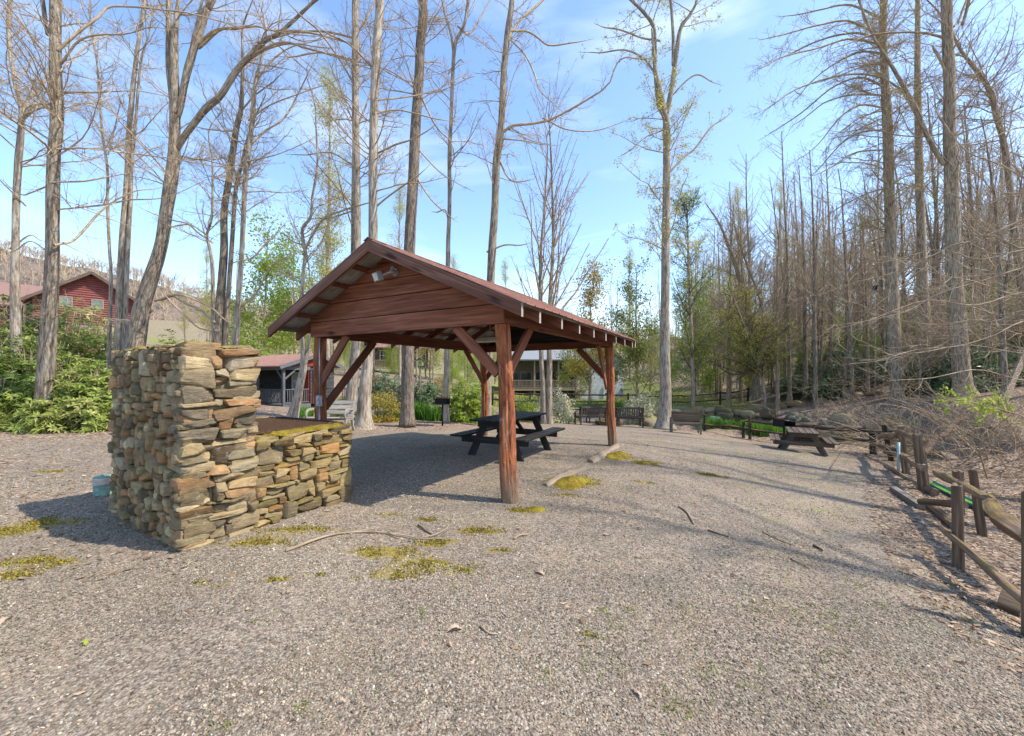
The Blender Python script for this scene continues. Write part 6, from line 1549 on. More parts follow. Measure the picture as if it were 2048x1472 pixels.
sh('tall leggy rhododendron against the red log house', 60, 17.5, (2.4, 1.6), 4.3, 9000, 'lf_rhodo', .26, 303, stems=20)
sh('low rhododendron skirt before the stout trunk foot', 120, 11.4, (1.7, .7), .85, 7000, 'lf_rhodo', .17, 304, tone=(.3, 1))
sh('rhododendron hiding the garage door of the red log house', 210, 19.5, (2.6, 1.6), 2.9, 10000, 'lf_rhodo', .24, 305, tone=(.2, 1))
sh('dark rhododendron bank just above the chimney top', 370, 21, (3.0, 1.6), 3.15, 13000, 'lf_rhodo', .22, 306)
sh('bright rhododendron bank between the chimney and the cabin', 505, 27, (2.8, 1.6), 3.4, 10000, 'lf_bright', .22, 307, tone=(0, .6))
sh('rhododendron at the frame edge below the stout trunk', -60, 11.6, (1.6, 1.4), 1.7, 8000, 'lf_rhodo', .2, 308)
sh('rounded dark laurel left of the thick flaky trunk', 762, 25, (1.7, 1.4), 2.15, 9000, 'lf_laurel', .2, 311, stems=12)
sh('rounded grey green laurel right of the thick flaky trunk', 850, 24.5, (1.25, 1.1), 1.85, 8000, 'lf_laurel', .19, 312, tone=(.2, 1), stems=12)
sh('small yellow leaved bush at the foot of the mottled trunk', 765, 15.6, (.8, .5), 1.15, 3600, 'lf_rust', .1, 313, asp=.5, whorl=False, tone=(.4, 1))
sh('broad light green bush beside the pedestal grill by the iris bed', 935, 16.5, (1.1, .9), 1.75, 6500, 'lf_bright', .15, 314, asp=.4, tone=(.1, .8))
sh('green azalea behind the black picnic table', 1045, 18.5, (1.1, .6), 1.0, 4200, 'lf_bright', .1, 315, asp=.5, whorl=False, tone=(0, .7))
sh('white flowering azalea beside the twin stemmed young tree', 1112, 19.3, (1.0, .8), 1.45, 7500, 'lf_blossom', .085, 316, asp=.8, whorl=False, stems=18)
sh('cream flowering azalea beside the tall leafing poplar', 1288, 20.6, (1.15, .9), 1.55, 8500, 'lf_blossom', .085, 317, asp=.8, whorl=False, tone=(0, .72), stems=20)
sh('straggling rhododendron in front of the red log house windows', 150, 23, (2.2, 1.4), 4.6, 4200, 'lf_rhodo', .26, 341, stems=18, tone=(.2, 1))
sh('small sprawling bush by the foot of the mottled trunk and pale bench', 700, 16.5, (.9, .6), 1.1, 2800, 'lf_rhodo', .14, 318)
sh('orange leaved bush beyond the laurels', 876, 29, (.9, .7), 2.0, 2600, 'lf_rust', .14, 319, asp=.5, whorl=False, tone=(0, .3))
for i, (u, Y, a, hh) in enumerate(((1690, 30, 2.6, 2.6), (1600, 31, 2.0, 1.6), (1660, 28.5, 1.8, 1.5), (1870, 22, 2.0, 2.2), (1950, 19, 1.8, 2.2), (1720, 34, 2.6, 3.0), (1880, 40, 3.4, 4.4), (1980, 42, 3.6, 5.0), (1760, 28, 2.4, 2.2), (1840, 30, 2.8, 3.0), (1640, 34, 2.4, 2.0), (1960, 27, 2.6, 2.8), (1900, 34, 3.0, 3.2), (2020, 24, 2.2, 3.4), (1800, 38, 3.2, 3.6), (2040, 33, 3.0, 5.0))):
    sh('dark green laurel thicket among the bare trees on the slope', u, Y, (a, 1.5), hh, 3800, 'lf_laurel', .26, 330 + i, group='laurel thickets on the slope', stems=12, tone=(0, .85), name='laurel')
# leafless thickets of arching stems on the bank behind the fence
def thicket(label, u, Y, n, hgt, spread_, seed, group=None, lean=-.3, mat='twig'):
    r = np.random.RandomState(seed); x = X(u, Y); t = thing('bare_thicket', label, 'shrub', (x, Y, h1(x, Y)), 0, group); mb = MB(); P = []
    for i in range(n):
        s = np.array([r.normal(0, spread_ * .35), r.normal(0, spread_ * .3), -.1]); l = hgt * r.uniform(.6, 1.15); d = nrm(np.array([r.normal(lean, .55), r.normal(-.1, .4), 1.0])); p = [s]
        for k_ in range(8): d = nrm(d + np.array([r.normal(lean * .14, .09), r.normal(0, .09), -.09])); p.append(p[-1] + d * l / 8)
        P.append(p)
    P = np.array(P); R = np.linspace(.016, .005, 9)[None] * r.uniform(.6, 1.5, (n, 1)); ln = np.full(n, hgt); emit(mb, P, R, 4)
    P2, R2, L2 = grow(P, R, ln, 7, r, .2, 1, (.6, .2), lambda t: .42 * (1.2 - .6 * t), 5, .14, -.02, .6, .0042); emit(mb, P2, R2, 3)
    P3, R3, L3 = grow(P2, R2, L2, 4, r, .2, 1, (.6, .2), lambda t: .5 * (1.2 - .6 * t), 4, .14, 0, .7, .0034); emit(mb, P3, R3, 3)
    mb.build('stems', M[mat], t, True); return t
thicket('leafless thicket of arching stems behind the leaning fence posts', 1905, 11.8, 18, 2.9, 2.6, 351)
thicket('pale leafless brush on the bank below the massive trunk', 1985, 12.5, 13, 3.4, 2.6, 352)
thicket('leafless brush hanging over the pond end of the fence', 1800, 15.5, 14, 2.6, 2.4, 353, lean=-.5)
thicket('high leafless brush at the frame edge above the gutter', 2080, 11.0, 12, 3.8, 2.4, 354, lean=-.45)
thicket('leafless brush standing along the pond bank under the arching limbs', 1720, 25.5, 16, 3.0, 3.4, 355, lean=-.2)
thicket('grey brush on the bank behind the big brown trunk', 1830, 23.5, 26, 4.0, 3.4, 356, lean=-.25)
# fallen trunks on the bank
def down_log(label, a, b_, r0, r1, seed, mat='bark_brown'):
    A, B = np.array(a, float), np.array(b_, float); c = (A + B) / 2; t = thing('fallen_log', label, 'log', c); mb = MB(); split_rail(mb, A, B, r0, r1, seed, 0, 12); mb.build('log', M[mat], t, True, c, 60)
def gz_(u, Y, up): return (X(u, Y), Y, h1(X(u, Y), Y) + up)
down_log('dark fallen trunk slanting down the bank into the fence', gz_(1930, 12.5, 1.35), gz_(1842, 10.6, .45), .06, .08, 3, 'twig_dark')
down_log('long thin fallen trunk lying along the far pond bank', gz_(1500, 30.5, .25), gz_(1880, 28, .3), .10, .13, 4); down_log('pale dead trunk leaning on the leafy bank below the massive trunk', gz_(2056, 14.5, 2.4), gz_(1985, 13.5, .3), .07, .10, 5, 'bark_brown')
# the leafy sprig over the bank
sp = thing('leafing_sapling', 'low sapling branch in bright green leaf over the leaf littered bank', 'sapling', at(2090, 860, 9.6)); so_ = np.array(sp.location)
r = np.random.RandomState(8); tr = np.array([at(*p, 9.6) for p in ((2085, 900), (2060, 850), (2010, 822), (1950, 806), (1890, 792))]); tr[0, 2] = h1(tr[0, 0], tr[0, 1]) - .1
q = spline(tr, 24); P = q[None]; R = np.linspace(.022, .006, 24)[None]; mb = MB(); emit(mb, P, R, 6); P2, R2, L2 = grow(P, R, np.array([2.6]), 22, r, .25, 1, (.8, .2), lambda t: .20 * (1.3 - .4 * t), 5, .1, -.01, .6, .003); emit(mb, P2, R2, 4); mb.build('branch', M['twig'], sp, True, so_)
idx = r.randint(0, len(P2), 420); p, T, _ = samp(P2, R2, L2, idx, r.uniform(.2, 1, 420)); V, F, T_ = leaf_cards(p, r, .10, .5, .03, (.45, 1), .8); mb = MB(); mb.add(V, F, None, T_); mb.build('leaves', M['lf_bright'], sp, False, so_)

# ------------------------------------------------------------ far fence behind the pond
ff = thing('split_rail_fence', 'long dark split rail fence beyond the pond and behind the benches', 'fence', (10, 33, h1(10, 33))); fo = np.array(ff.location)
fpts = [(X(u, Y), Y) for u, Y in ((985, 31), (1060, 30), (1134, 29.5), (1215, 29.5), (1256, 29.8), (1342, 31), (1440, 32.5), (1496, 33), (1552, 33.4), (1612, 34), (1668, 34.5))]
for i, (x, y) in enumerate(fpts):
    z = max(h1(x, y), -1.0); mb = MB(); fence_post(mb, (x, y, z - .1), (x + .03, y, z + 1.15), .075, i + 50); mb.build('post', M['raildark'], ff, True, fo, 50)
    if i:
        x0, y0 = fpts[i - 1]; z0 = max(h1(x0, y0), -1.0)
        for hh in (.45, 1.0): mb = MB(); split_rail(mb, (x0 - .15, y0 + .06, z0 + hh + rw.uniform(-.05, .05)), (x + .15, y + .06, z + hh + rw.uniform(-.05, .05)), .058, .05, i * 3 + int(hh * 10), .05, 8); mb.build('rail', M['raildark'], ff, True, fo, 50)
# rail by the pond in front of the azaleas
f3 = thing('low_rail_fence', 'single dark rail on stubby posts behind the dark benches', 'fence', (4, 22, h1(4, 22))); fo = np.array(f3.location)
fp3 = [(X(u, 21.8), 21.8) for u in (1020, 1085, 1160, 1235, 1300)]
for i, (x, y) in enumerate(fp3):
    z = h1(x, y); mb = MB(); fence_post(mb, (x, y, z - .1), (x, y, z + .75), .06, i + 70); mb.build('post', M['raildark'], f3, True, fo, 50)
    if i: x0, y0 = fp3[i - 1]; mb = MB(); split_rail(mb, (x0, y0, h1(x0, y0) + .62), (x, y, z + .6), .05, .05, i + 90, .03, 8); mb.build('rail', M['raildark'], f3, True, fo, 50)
# bank stones round the pond
for i, (u, Y, s) in enumerate(((1362, 27.5, .75), (1400, 28.3, .6), (1440, 28.0, .7), (1475, 28.5, .5), (1510, 28.6, .7), (1552, 28.5, .55), (1590, 28.3, .6), (1640, 27.5, .45), (1700, 27.0, .5), (1750, 25.5, .4))):
    x = X(u, Y); boulder('bank_rock', 'weathered rock set in the far bank of the pond', 'rock', (x, Y, h1(x, Y) + s * .15), (s * 1.25, s * .8, s * .62), 60 + i, moss=.6, group='rocks along the far pond bank', rz=i)
rk = np.random.RandomState(9)
edge = np.array([(18.2,16.8),(18.9,19.2),(18.8,23.4),(17.6,25.3),(15.6,27.2),(13.4,28.0),(11.4,28.3),(9.6,27.8),(8.2,27.4)]); eq = spline(edge, 34)
for i, (x, y) in enumerate(eq):
    s = rk.uniform(.28, .62); x += rk.normal(0, .18); y += rk.normal(0, .18)
    boulder('bank_rock', 'weathered rock set in the far bank of the pond', 'rock', (x, y, PONDZ + .18 + rk.uniform(-.05, .3)), (s * 1.25, s * .8, s * .7), 160 + i, moss=.5, group='rocks along the far pond bank', rz=rk.uniform(0, 3))
# stone edging left of the grill
for i, (u, Y, s) in enumerate(((838, 20.5, .4), (862, 20.8, .35), (848, 21.8, .42), (820, 21.5, .4), (780, 21.5, .4), (880, 21.5, .35))):
    x = X(u, Y); boulder('edging_rock', 'pale flat edging rock of the garden bed behind the grill', 'rock', (x, Y, h1(x, Y) + .1 + .12 * (i % 3)), (s * 1.5, s * .8, s * .38), 80 + i, moss=.2, group='edging rocks behind the grill', rz=i * .4)
# birdhouses
def birdhouse(label, loc, mat, pole):
    t = thing('birdhouse', label, 'birdhouse', loc); mb = MB(); box(mb, (0, 0, 0), (.26, .24, .30), 0, .006); mb.build('box', mat, t)
    mb = MB()
    for s in (-1, 1): bar(mb, (s * .2, 0, .13), (0, 0, .25), .34, .02, (0, 0, 1), .002)
    mb.build('roof', M['tablewood'], t); mb = MB(); tube(mb, [(0, -.118, .03), (0, -.128, .03)], .035, 12); mb.build('entrance', M['blackmetal'], t)
    if pole: mb = MB(); tube(mb, [(0, 0, -.15), (0, 0, pole)], .03, 8); mb.build('pole', M['greywood'], t, True)
    return t
M['limebox'] = plain('lime_painted_wood', (.36, .40, .12), .6, 0, .2, 12)
p = at(841, 726, 21); birdhouse('lime green birdhouse on a pole beside the thick flaky trunk', p, M['limebox'], h1(p[0], 21) - p[2])
p = at(1750, 576, 19.5); t = birdhouse('dark birdhouse on a thin pole before the big brown trunk', p, M['blackmetal'], (h1(p[0], 19.5) - p[2]) / .55); t.scale = (.55, .55, .55)

# ------------------------------------------------------------ buildings
def wallmat(name, a, c_, sc, axis='z'):
    m, nt, b = newmat(name); k = N(nt); n = k.noise(k.map(k.obj(), (2, 2, 9)), 1.0, 4, .6); k.l(k.ramp(n, [(.3, a), (.7, c_)]), b.inputs['Base Color']); b.inputs['Roughness'].default_value = .75; return m
M['logred'] = wallmat('red_log_wall', (.17, .052, .045), (.25, .09, .078), 1); M['darksiding'] = wallmat('dark_grey_siding', (.035, .036, .038), (.075, .077, .08), 1)
M['reddoor'] = wallmat('barn_red_panel', (.20, .03, .022), (.29, .055, .04), 1); M['whitesiding'] = wallmat('white_siding', (.46, .50, .52), (.60, .63, .64), 1)
M['stonewall'] = plain('tan_stone_veneer', (.36, .27, .18), .9, 0, .5, 9, .03); M['roofbrown'] = plain('brown_shingle', (.22, .13, .105), .9, 0, .3, 14, .01); M['roofgrey'] = plain('grey_shingle', (.21, .225, .23), .9, 0, .25, 14, .01)
M['greytrim'] = plain('grey_painted_trim', (.13, .135, .14), .6, 0, .2, 10); M['darktan'] = plain('shaded_brown_siding', (.15, .125, .095), .8, 0, .3, 6); M['tan'] = plain('tan_deck_timber', (.30, .235, .165), .8, 0, .25, 10); M['trimwhite'] = plain('white_trim', (.62, .61, .56), .5, 0, .1, 8)
def quadslab(mb, a, b, c, d, th, mi=0):
    P = np.array([a, b, c, d], float); n = nrm(np.cross(P[1] - P[0], P[3] - P[0])); Q = P - n * th
    mb.add(np.concatenate([P, Q]), np.array([[0, 1, 2, 3], [7, 6, 5, 4], [0, 4, 5, 1], [1, 5, 6, 2], [2, 6, 7, 3], [3, 7, 4, 0]]), None, None, mi)
def window(parent, c, w, h, rz=0, off=None, glass='paleglass', frame='trimwhite', name='window', bars=True):
    ca, sa = math.cos(rz), math.sin(rz); ex, n = np.array([ca, sa, 0]), np.array([sa, -ca, 0]); c = np.asarray(c, float); mb = MB(); t = .07
    for s in (-1, 1): bar(mb, c + ex * s * (w / 2) - eZ * (h / 2 + t / 2), c + ex * s * (w / 2) + eZ * (h / 2 + t / 2), t, .07, n, .003)
    for s in (-1, 1): bar(mb, c - ex * (w / 2 - t / 2) + eZ * s * (h / 2), c + ex * (w / 2 - t / 2) + eZ * s * (h / 2), .07, t, eZ, .003)
    if bars: bar(mb, c - ex * (w / 2 - t / 2), c + ex * (w / 2 - t / 2), .05, .05, eZ, .002)
    f = mb.build(name, M[frame], parent); mb = MB(); bar(mb, c - ex * (w / 2 - t / 2) + n * .005, c + ex * (w / 2 - t / 2) + n * .005, .012, h - t, eZ, 0); mb.build('pane', M[glass], f); return f
M['greenglass'] = plain('green_grey_window_glass', (.13, .16, .15), .1, 0, .4, 4)
# red log house on the bank: local frame, gable end facing the yard, x along the front
def log_house():
    Y = 38.0; c = np.array([X(183, Y), Y]); rz = math.radians(46); z0 = 3.4; t = thing('log_house', 'red log house with stone garage storey on the bank above the rhododendrons', 'house', (c[0], c[1], z0), rz)
    Wd, Dp, HS, HE, HR = 7.0, 12.0, 2.95, 5.1, 7.75
    mb = MB(); box(mb, (0, Dp / 2, HS / 2 - .4), (Wd, Dp, HS + .8), 0, .01); mb.build('lower_wall', M['stonewall'], t)
    mb = MB()
    def logs(x0, x1, z0_, z1_, y, slope=None, step=.21):
        z = z0_ + step / 2; P, R = [], []
        while z < z1_:
            a, b = x0, x1
            if slope and z > HE: k_ = (z - HE) / (HR - HE); a, b = x0 * (1 - k_), x1 * (1 - k_)
            if b - a > .3: P.append([(a, y, z), ((a + b) / 2, y, z), (b, y, z)]); R.append([step * .54] * 3)
            z += step
        V, F, G = tubes(np.array(P), np.array(R), 10, True); mb.add(V, F, G)
    logs(-Wd / 2, Wd / 2, HS, HR - .1, 0, True)
    z = HS + .105; P = []
    while z < HE: P += [[(s * Wd / 2, -.2, z), (s * Wd / 2, Dp / 2, z), (s * Wd / 2, Dp, z)] for s in (-1, 1)]; z += .21
    V, F, G = tubes(np.array(P), np.full((len(P), 3), .113), 10, True); mb.add(V, F, G); mb.build('log_wall', M['logred'], t, True, None, 50)
    mb = MB(); ov = .8
    for s in (-1, 1): quadslab(mb, (0, -ov, HR + .12), (s * (Wd / 2 + ov), -ov, HE - .38), (s * (Wd / 2 + ov), Dp + ov, HE - .38), (0, Dp + ov, HR + .12), .16 * s)
    mb.build('roof', M['roofbrown'], t)
    for s in (-1, 1): mb = MB(); bar(mb, (0, -ov - .03, HR + .0), (s * (Wd / 2 + ov), -ov - .03, HE - .50), .05, .24, eZ, .003); mb.build('fascia', M['tablewood'], t)
    for x in (-1.6, .4): window(t, (x, -.14, HS + 2.0), .75, .85, glass='greenglass', frame='tan')
    mb = MB(); box(mb, (-.9, -.06, 1.35), (2.6, .08, 2.4), 0, .003)
    g = mb.build('garage_door', M['logred'], t); mb = MB()
    for x in (-2.3, .5): box(mb, (x, -.08, 1.35), (.16, .14, 2.5), 0, .004)
    box(mb, (-.9, -.08, 2.65), (2.64, .14, .2), 0, .004); mb.build('door_frame', M['greytrim'], g)
    # side wing running away to the frame edge
    mb = MB(); P = []; z = HS - 2.2
    while z < HE - .3: P.append([(-Wd / 2 - 9, 3.5, z), (-Wd / 2 - 4, 3.5, z), (-Wd / 2, 3.5, z)]); z += .21
    V, F, G = tubes(np.array(P), np.full((len(P), 3), .113), 10, True); mb.add(V, F, G); mb.build('wing_wall', M['logred'], t, True, None, 50)
    mb = MB(); quadslab(mb, (-Wd / 2 - 10, 2.4, HE - .6), (-Wd / 2 + 1.2, 2.4, HE - .6), (-Wd / 2 + 1.2, 7.5, HE + 2.1), (-Wd / 2 - 10, 7.5, HE + 2.1), .16); mb.build('wing_roof', M['roofbrown'], t)
log_house()
# small dark cabin with porch
def cabin():
    c = np.array([-14.17, 23.39]); rz = math.radians(-28); z0 = -.06; t = thing('cabin', 'small dark cabin with red door, railed porch and faded red metal roof', 'cabin', (c[0], c[1], z0), rz)
    Wd, Dp, HE, HR = 4.4, 1.6, 2.05, 2.6      # body behind, porch in front
    mb = MB()
    for i in range(10): box(mb, (-1.4, Dp / 2 + 1.2, .12 + i * .215), (Wd + 2.8 + .012 * (i % 2), Dp + .012 * (i % 2), .212), 0, .01)
    w_ = mb.build('wall', M['darksiding'], t)
    mb = MB(); mb.add(np.array([(Wd / 2 - .02, 1.2, HE), (Wd / 2 - .02, Dp + 1.2, HE), (Wd / 2 - .02, Dp / 2 + 1.2, HR), (Wd / 2 - .1, 1.2, HE), (Wd / 2 - .1, Dp + 1.2, HE), (Wd / 2 - .1, Dp / 2 + 1.2, HR)]), [np.array([[0, 1, 2], [5, 4, 3]]), np.array([[0, 3, 4, 1], [1, 4, 5, 2], [2, 5, 3, 0]])]); mb.build('gable', M['reddoor'], t)
    mb = MB(); box(mb, (1.72, 1.175, 1.0), (.8, .06, 1.98), 0, .004); d_ = mb.build('door', M['reddoor'], t); mb = MB(); tube(mb, [(1.4, 1.15, .98), (1.4, 1.10, .98)], .03, 10); mb.build('handle', M['galv'], d_, True)
    mb = MB(); box(mb, (Wd / 2 + .03, 1.75, 1.0), (.06, .8, 1.98), 0, .004); mb.build('door', M['reddoor'], t)
    window(t, (.95, 1.15, 1.35), .62, .95)
    # porch floor, posts, rail
    mb = MB(); box(mb, (-1.4, .35, -.08), (Wd + 3.0, 1.66, .30), 0, .01); mb.build('porch_floor', M['greytrim'], t)
    for x, y in ((-2.6, -.4), (-.2, -.4), (Wd / 2, -.4)): mb = MB(); box(mb, (x, y, 1.05), (.13, .13, 2.12), 0, .004); mb.build('porch_post', M['greytrim'], t)
    def rail(a, b):
        a, b = np.array(a, float), np.array(b, float); mb = MB(); bar(mb, a + eZ * .88, b + eZ * .88, .08, .05); bar(mb, a + eZ * .16, b + eZ * .16, .06, .05); n = int(np.linalg.norm(b - a) / .125)
        for i in range(1, n): p = a + (b - a) * i / n; bar(mb, p + eZ * .16, p + eZ * .87, .035, .035, (1, 0, 0), 0)
        mb.build('railing', M['greytrim'], t)
    rail((-2.5, -.4, 0), (-.3, -.4, 0)); rail((-.1, -.4, 0), (Wd / 2 - .08, -.4, 0)); rail((Wd / 2, -.3, 0), (Wd / 2, 1.1, 0)); rail((Wd / 2 + .1, 3.2, 0), (Wd / 2 + 4.6, 4.2, 0))
    mb = MB(); box(mb, (-1.4, -.42, HE + .02), (Wd + 3.0, .14, .22), 0, .005); bar(mb, (Wd / 2, -.3, HE + .02), (Wd / 2, 1.15, HE + .02), .14, .2); mb.build('porch_beam', M['greytrim'], t)
    yr = Dp / 2 + .55; mb = MB(); x0, x1 = -Wd / 2 - 3.0, Wd / 2 + .3
    quadslab(mb, (x0, -.75, HE + .12), (x1, -.75, HE + .12), (x1, yr + .3, HR + .35), (x0, yr + .3, HR + .35), .06); quadslab(mb, (x0, yr + .3, HR + .35), (x1, yr + .3, HR + .35), (x1, Dp + 1.7, HE + .12), (x0, Dp + 1.7, HE + .12), .06)
    n = int((x1 - x0) / .23)
    for i in range(n + 1): x = x0 + .03 + i * (x1 - x0 - .06) / n; bar(mb, (x, -.75, HE + .14), (x, yr + .28, HR + .37), .05, .03, eZ, .004)
    mb.build('roof', M['roofpink'], t)
    mb = MB()
    for a, b in (((x1 + .015, -.78, HE + .05), (x1 + .015, yr + .3, HR + .28)), ((x1 + .015, yr + .3, HR + .28), (x1 + .015, Dp + 1.7, HE + .05))): bar(mb, a, b, .03, .2, eZ, .002)
    mb.build('fascia', M['greytrim'], t)
    mb = MB(); mb.add(np.array([(x1 - .2, -.3, HE + .16), (x1 - .2, Dp + 1.3, HE + .16), (x1 - .2, yr + .3, HR + .22), (x1 - .26, -.3, HE + .16), (x1 - .26, Dp + 1.3, HE + .16), (x1 - .26, yr + .3, HR + .22)]), [np.array([[0, 1, 2], [5, 4, 3]]), np.array([[0, 3, 4, 1], [1, 4, 5, 2], [2, 5, 3, 0]])]); mb.build('porch_gable', M['reddoor'], t)
    for s in (1, ): mb = MB(); bar(mb, (Wd / 2, .28, HE - .08), (Wd / 2, -.36, HE - .62), .07, .07, eZ, .003); bar(mb, (Wd / 2 - .6, -.4, HE - .08), (Wd / 2 - .05, -.4, HE - .62), .07, .07, eZ, .003); mb.build('porch_brace', M['greytrim'], t)
cabin()
# white house with a deck
def white_house():
    Y = 44.0; c = np.array([X(1140, Y), Y]); z0 = EYE - (800 - HORIZ) / FPX * Y; t = thing('white_house', 'white sided house with grey roof and long tan railed deck behind the trees', 'house', (c[0], c[1], z0), math.radians(6))
    mb = MB()
    for i in range(19): box(mb, (3.4, 3.0, .1 + i * .215), (5.2, 6 + .015 * (i % 2), .212), 0, .006)
    mb.build('wall', M['whitesiding'], t)
    mb = MB()
    for i in range(20): box(mb, (-3.0, 4.2, .1 + i * .215), (7.6, 5 + .015 * (i % 2), .212), 0, .006)
    mb.build('wall', M['darktan'], t)  # tan siding darkened: shade under the porch roof put into its colour
    mb = MB(); box(mb, (-2.5, .6, 1.15), (8.8, 2.6, .18), 0, .01); box(mb, (6.2, -.3, 1.15), (1.0, .8, .16), 0, .01); mb.build('deck', M['tan'], t)
    for x in (-6.6, -4.0, -1.4, 1.0): mb = MB(); box(mb, (x, -.6, 2.75), (.16, .16, 3.2), 0, .004); mb.build('deck_post', M['tan'], t); mb = MB(); box(mb, (x, -.55, .5), (.18, .18, 1.2), 0, .004); mb.build('pier', M['tan'], t)
    mb = MB(); bar(mb, (-6.7, -.68, 2.15), (1.8, -.68, 2.15), .09, .07); bar(mb, (-6.7, -.68, 1.34), (1.8, -.68, 1.34), .07, .07)
    for i in range(58): bar(mb, (-6.6 + i * .145, -.68, 1.36), (-6.6 + i * .145, -.68, 2.12), .04, .04, (1, 0, 0), 0)
    mb.build('railing', M['tan'], t)
    mb = MB(); quadslab(mb, (-7.4, -1.1, 4.35), (1.2, -1.1, 4.35), (1.2, 4.2, 5.7), (-7.4, 4.2, 5.7), .15); quadslab(mb, (-7.4, 4.2, 5.7), (1.2, 4.2, 5.7), (1.2, 8.2, 4.4), (-7.4, 8.2, 4.4), .15); mb.build('porch_roof', M['roofgrey'], t)
    mb = MB(); quadslab(mb, (.5, -.6, 4.1), (3.4, -.6, 6.3), (3.4, 6.6, 6.3), (.5, 6.6, 4.1), .15); quadslab(mb, (3.4, -.6, 6.3), (6.4, -.6, 4.1), (6.4, 6.6, 4.1), (3.4, 6.6, 6.3), .15); mb.build('roof', M['roofgrey'], t)
    mb = MB(); mb.add(np.array([(.9, -.02, 4.15), (5.95, -.02, 4.15), (3.4, -.02, 6.05), (.9, .1, 4.15), (5.95, .1, 4.15), (3.4, .1, 6.05)]), [np.array([[0, 1, 2], [5, 4, 3]])]); mb.build('gable', M['whitesiding'], t)
    for x, w in ((2.0, .8), (4.9, .9)): window(t, (x, -.06, 2.6), w, 1.3, glass='glassdark')
    for x in (-6, -4.6, -2.9, -1.2, .2): window(t, (x, 1.62, 2.3), 1.2, 1.5, glass='glassdark', frame='tan', bars=False)
    mb = MB(); box(mb, (4.2, -.1, .55), (1.0, .1, 1.9), 0, .004); mb.build('door', M['trimwhite'], t)
white_house()
def brown_house():
    Y = 52.0; c = np.array([X(800, Y), Y]); z0 = EYE - (745 - HORIZ) / FPX * Y; t = thing('brown_house', 'small brown timber house on posts, glimpsed between the trunks above the laurels', 'house', (c[0], c[1], z0), .2)
    mb = MB(); box(mb, (0, 3, 2.0), (7, 5, 2.6), 0, .01); mb.build('wall', M['tablewood'], t); mb = MB(); quadslab(mb, (-4.2, -.2, 3.2), (4.2, -.2, 3.2), (4.2, 3, 4.6), (-4.2, 3, 4.6), .15); quadslab(mb, (-4.2, 3, 4.6), (4.2, 3, 4.6), (4.2, 6.2, 3.2), (-4.2, 6.2, 3.2), .15); mb.build('roof', M['roofbrown'], t)
    for x in (-3.2, -1, 1, 3.2): mb = MB(); box(mb, (x, .3, .9), (.18, .18, 4.4), 0, .005); mb.build('post', M['tan'], t)
    for x in (-2, 1.8): window(t, (x, .46, 2.2), 1.0, 1.2, glass='glassdark')
    mb = MB(); box(mb, (0, .6, .62), (7.4, 1.6, .16), 0, .01); mb.build('deck', M['tan'], t); mb = MB(); bar(mb, (-3.7, -.15, 1.55), (3.7, -.15, 1.55), .07, .07)
    for i in range(40): bar(mb, (-3.6 + i * .185, -.15, .7), (-3.6 + i * .185, -.15, 1.52), .04, .04, (1, 0, 0), 0)
    mb.build('railing', M['tan'], t)
brown_house()

# ------------------------------------------------------------ grass, irises, leaf litter
def blades(P, r, hgt, w, tone=(.1, .9), lean=.35):
    n = len(P); a = r.uniform(0, 6.28, n); l = (hgt * r.uniform(.6, 1.2, n))[:, None]; s = np.stack([np.cos(a), np.sin(a), 0 * a], 1) * w * .5; b = r.normal(0, lean, (n, 3)); b[:, 2] = 0
    V = np.stack([P - s, P + s, P + s * .8 + b * l * .3 + eZ * l * .6, P - s * .8 + b * l * .3 + eZ * l * .6, P + b * l * .9 + eZ * l * (1 - .35 * (np.abs(b).sum(1, keepdims=True)))], 1); i = np.arange(n)[:, None] * 5
    tv = np.clip(r.uniform(tone[0], tone[1], n), 0, 1); return V.reshape(-1, 3), [i + np.array([[0, 1, 2, 3]]), i + np.array([[3, 2, 4]])], np.repeat(np.stack([tv] * 3, 1), 5, 0)
def iris(label, spots, n, hgt, seed, tone=(.1, .95)):
    r = np.random.RandomState(seed); P = []
    for u0, u1, Y0, Y1 in spots:
        m_ = n // len(spots); Y = r.uniform(Y0, Y1, m_); x = (r.uniform(u0, u1, m_) - 1024) / FPX * Y; P.append(np.stack([x, Y, np.maximum(H(x, Y), PONDZ) - .03], 1))
    P = np.concatenate(P); P[:, :2] += .05 * np.round(vnoise(P, 3, seed) * 2)[:, None]; k_ = vnoise(P, 1.6, seed + 1) > -.45; P = P[k_]; mb = MB(); V, F, T = blades(P, r, hgt, .034, tone, .22); mb.add(V, F, None, T); tag(mb.build('iris_bed', M['lf_blade']), label, kind='stuff')
iris('bed of bright green iris blades along the pond edge behind the rail fence', [(1395, 1500, 18.6, 20.5), (1490, 1585, 17.0, 19)], 5200, .62, 401, (.3, 1)); iris('iris clump beyond the benches', [(1165, 1225, 24.5, 26), (1228, 1262, 24.5, 26)], 2600, .85, 402, (0, .5))
iris('iris bed beside the pedestal grill behind the pavilion', [(826, 880, 16, 17.5)], 1500, .75, 403, (.1, .8)); iris('fresh green plants beside the cabin porch', [(592, 650, 17, 19)], 900, .35, 404, (.5, 1)); iris('green tufts by the flaky trunk', [(755, 800, 15.5, 17)], 700, .4, 405, (.4, 1)); iris('low green plants under the white azalea', [(1020, 1160, 20.5, 22)], 1500, .35, 406, (.3, 1))
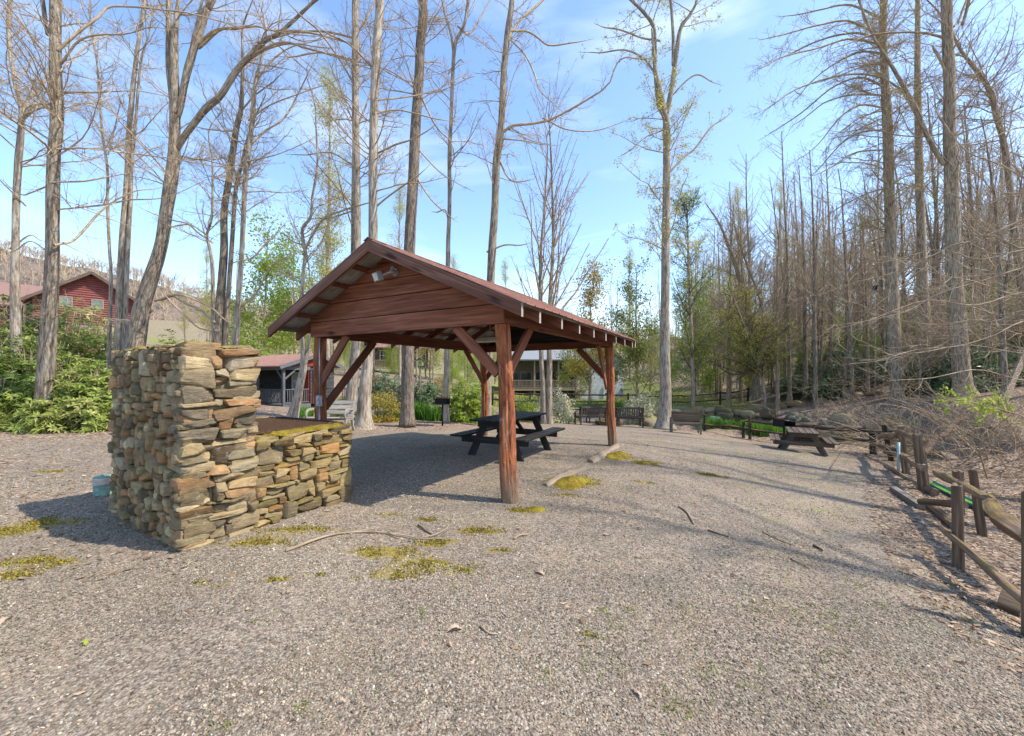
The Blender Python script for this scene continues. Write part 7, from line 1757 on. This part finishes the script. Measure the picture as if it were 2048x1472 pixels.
# grass tufts in the gravel
r = np.random.RandomState(31); P = []
for k_ in range(200):
    u, v = r.uniform(1180, 1990), r.uniform(905, 1440) * r.uniform(.8, 1); q = gp(u, v); d = sdist(q[:1], q[1:2], GRAV)[0]
    if d < -.4 or vnoise(q[None], .55, 3)[0] < -.05: continue
    m_ = r.randint(5, 22); s = r.uniform(.03, .12); p = np.stack([q[0] + r.normal(0, s, m_), q[1] + r.normal(0, s, m_), np.zeros(m_)], 1); p[:, 2] = H(p[:, 0], p[:, 1]) - .004; P.append(p)
for u, v in ((600, 1420), (440, 1455), (1090, 1350), (520, 1240), (840, 1230), (905, 1175)):
    q = gp(u, v); m_ = 12; p = np.stack([q[0] + r.normal(0, .03, m_), q[1] + r.normal(0, .03, m_), np.full(m_, q[2] - .003)], 1); P.append(p)
P = np.concatenate(P); V, F, T = blades(P, r, .034, .007, (.1, .9), .9); mb = MB(); mb.add(V, F, None, T); tag(mb.build('grass_tufts', M['lf_grass']), 'short sparse green grass sprouting through the gravel', kind='stuff')
# meadow grass beyond the far fence
r = np.random.RandomState(32); Y = r.uniform(30, 48, 9000); x = (r.uniform(960, 1640, 9000) - 1024) / FPX * Y; P = np.stack([x, Y, H(x, Y)], 1); P = P[vnoise(P, .5, 8) > -.3]; V, F, T = blades(P, r, .32, .05, (.3, 1), .5); mb = MB(); mb.add(V, F, None, T); tag(mb.build('meadow_grass', M['lf_grass']), 'fresh green grass beyond the far fence', kind='stuff')
# dead leaves
r = np.random.RandomState(33); P = []
def scatter(n, f):
    x, y, k_ = f(n); x, y = x[k_], y[k_]; P.append(np.stack([x, y, H(x, y) + .008], 1))
def region(u0, u1, y0, y1, lo, hi):
    def f(n): Y = np.sqrt(r.uniform(y0 ** 2, y1 ** 2, n)); x = (r.uniform(u0, u1, n) - 1024) / FPX * Y; d = -sdist(x, Y, GRAV); return x, Y, (d > lo) & (d < hi) & (sdist(x, Y, POND) < .1)
    return f
scatter(9000, region(1500, 2300, 2.2, 9, -.5, 8)); scatter(9000, region(1500, 2250, 8, 17, -.2, 14)); scatter(3500, region(-200, 900, 9, 16, -.4, 3)); scatter(700, region(-100, 260, 5.2, 9.6, -9, 9)); scatter(4000, region(1300, 2100, 17, 32, .5, 20)); scatter(350, region(500, 1400, 4, 14, -9, 0)); scatter(90, region(0, 2000, 1.7, 5, -9, 0)); scatter(220, region(40, 420, 3.0, 5.6, -9, 0))
P = np.concatenate(P); V, F, T = leaf_cards(P, r, .075, .62, .0, (.05, 1), .0); V = V.reshape(-1, 4, 3); V[:, :, 2] = P[:, None, 2] + (V[:, :, 2] - P[:, None, 2]) * .28 + .004; V = V.reshape(-1, 3)
mb = MB(); mb.add(V, F, None, T); tag(mb.build('leaf_litter', M['lf_dead']), 'brown dead leaves littering the yard edge and the bank', kind='stuff')
